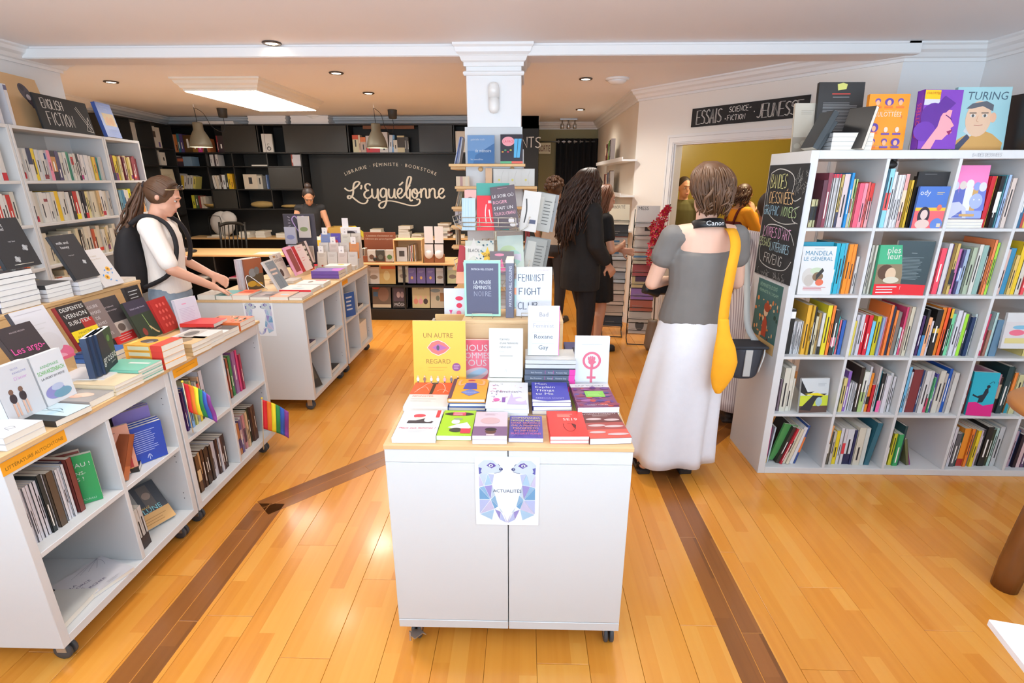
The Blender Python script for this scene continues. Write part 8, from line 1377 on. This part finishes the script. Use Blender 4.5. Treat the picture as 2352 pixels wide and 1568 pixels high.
# ---- the person in the striped dress
t, D, HM, k = person('person in pale striped dress half hidden behind the cube bookcase', (1.60, 3.42, 0), 172, 1.60, '#a0674a', dict(elL=(.26, .03, 1.13), wrL=(.12, -.2, 1.06)), '', (10, 0, 0))
ST = bpy.data.materials.new('striped_cotton'); ST.use_nodes = True; nt = ST.node_tree; wv = nt.nodes.new('ShaderNodeTexWave'); tc = nt.nodes.new('ShaderNodeTexCoord'); wv.inputs['Scale'].default_value = 26; wv.bands_direction = 'X'; cr = nt.nodes.new('ShaderNodeValToRGB'); cr.color_ramp.elements[0].color = lin('#a8989a'); cr.color_ramp.elements[1].color = lin('#ded4d2'); cr.color_ramp.elements[0].position = .3; cr.color_ramp.elements[1].position = .5
nt.links.new(tc.outputs['Object'], wv.inputs['Vector']); nt.links.new(wv.outputs['Fac'], cr.inputs[0]); nt.links.new(cr.outputs[0], nt.nodes['Principled BSDF'].inputs['Base Color']); nt.nodes['Principled BSDF'].inputs['Roughness'].default_value = .85
shirt(t, k, D, ST, TEE, .75, (.075, .068), 'bodice'); skirt(t, ST, [(1.06*k, 0, 0, .15, .115), (.9*k, 0, 0, .185, .145), (.5*k, .03, 0, .25, .19), (.15*k, .05, 0, .29, .22)], 'dress_skirt', amp=.04); shoes(t, D, k, '#3a2a24'); b = MB(); b.add(*(lambda q: (q.v, q.f))(MB().ball((0, .02, .158), (.088, .1, .1), HD_, n=20, k=12)), HD_, HM); soft(b, 'hair', t, .008, 2)
cb2 = thing('camera_bag', 'dark grey camera bag with pale stripe hanging by the bookcase side', 'bag', (0, 0, 0)); GB = mat('#3a3d44', .7, name='grey_nylon', vary=.15, sc=20)
b = MB(); tors(b, [(.575, 1.285, 2.83, .075, .06), (.59, 1.285, 2.83, .09, .07), (.68, 1.285, 2.83, .103, .078), (.755, 1.285, 2.83, .112, .082), (.765, 1.285, 2.83, .11, .08)], GB, n=16); soft(b, 'body', cb2, .008, 2); part('flap', cb2, mat('#2c2e34', .7), (1.175, 2.75, .762, 1.395, 2.91, .778), ch=.006); part('front_stripe', cb2, mat('#b5b5b0', .7), (1.262, 2.745, .60, 1.302, 2.752, .76)); MB().tube(smooth2([(1.19, 2.78, .77), (1.2, 2.755, .72), (1.21, 2.765, .62)], 4), .004, mat('#c8c8c4', .6), n=6).build('piping', cb2); MB().tube(smooth2([(1.38, 2.78, .77), (1.37, 2.755, .72), (1.355, 2.765, .62)], 4), .004, mat('#c8c8c4', .6), n=6).build('piping', cb2)
b = MB(); q = smooth2([(1.43, 3.40, 1.34), (1.425, 3.32, 1.345), (1.38, 3.2, 1.28), (1.35, 3.05, 1.05), (1.33, 2.93, .86), (1.37, 2.88, .77)], 6); b.add([(x+s*.018, y, z+s*.004) for x, y, z in q for s in (-1, 1)], [(2*i, 2*i+1, 2*i+3, 2*i+2) for i in range(len(q)-1)], mat('#b8b6b0', .7), smooth=True); o = b.build('strap', cb2); o.modifiers.new('t', 'SOLIDIFY').thickness = .004
# ---- two people in the next room
t, D, HM, k = person('man in olive shirt in the next room behind the photographer', (2.02, 6.75, 0), -30, 1.70, '#c08c70', {}, '', (4, 40, 0))
shirt(t, k, D, mat('#5f5a32', .85, name='olive_cotton'), ((.86, 0, 0, .19, .135), (1.06, 0, 0, .175, .125), (1.2, 0, 0, .18, .13), (1.3, 0, 0, .185, .125), (1.37, 0, 0, .15, .1), (1.42, 0, .01, .07, .065)), 1.9, (.075, .062)); shorts(t, k, D, mat('#2c2e38', .85), 1.0, 1.95, 'trousers'); shoes(t, D, k, '#2a2420'); b = MB(); b.add(*(lambda q: (q.v, q.f))(MB().ball((0, .025, .168), (.084, .098, .092), HD_, n=20, k=12)), HD_, HM); soft(b, 'hair', t, .008, 2)
t, D, HM, k = person('woman in mustard sleeves and dark red overalls in the next room', (2.56, 6.3, 0), 105, 1.62, '#d8a488', dict(elR=(-.24, -.12, 1.12), wrR=(-.1, -.13, 1.36), elL=(.2, -.15, 1.15), wrL=(.1, -.32, 1.1)), '', (14, 0, 0))
shirt(t, k, D, mat('#d8901e', .85, name='mustard_knit'), TEE, 1.85, (.068, .058)); b = MB(); tors(b, [(.8*k, 0, .01, .17, .13), (.95*k, 0, .01, .18, .135), (1.1*k, 0, .015, .152, .118), (1.25*k, 0, .03, .13, .115)], mat('#5a1420', .8)); soft(b, 'overalls', t, .01, 2); shorts(t, k, D, mat('#5a1420', .8), 1.0, 1.9, 'overall_legs')
for s in (-1, 1): MB().tube(smooth2([(s*.08, .13, 1.2*k), (s*.09, .06, 1.4*k), (s*.09, -.08, 1.36*k), (s*.08, -.12, 1.2*k)], 4), .014, mat('#5a1420', .8), n=6).build('overall_strap', t)
shoes(t, D, k, '#2a2420'); HW = hairmat('#3c1f14'); b = MB(); b.ball((0, .02, .158), (.09, .104, .102), HW, HM, 18, 12); locks(b, 46, lambda u, rd: HM @ Vector((.08*math.cos(math.pi*(-.1+1.2*u)), .02+.085*math.sin(math.pi*(-.1+1.2*u)), .18+rd.uniform(-.05, .03))), lambda u, rd: HM @ Vector((.11*math.cos(math.pi*(-.1+1.2*u)), .03+.11*math.sin(math.pi*(-.1+1.2*u)), -.01+rd.uniform(-.03, .04))), .012, HW, 6, .012, 8, .02, 2); b.build('wavy_hair', t)
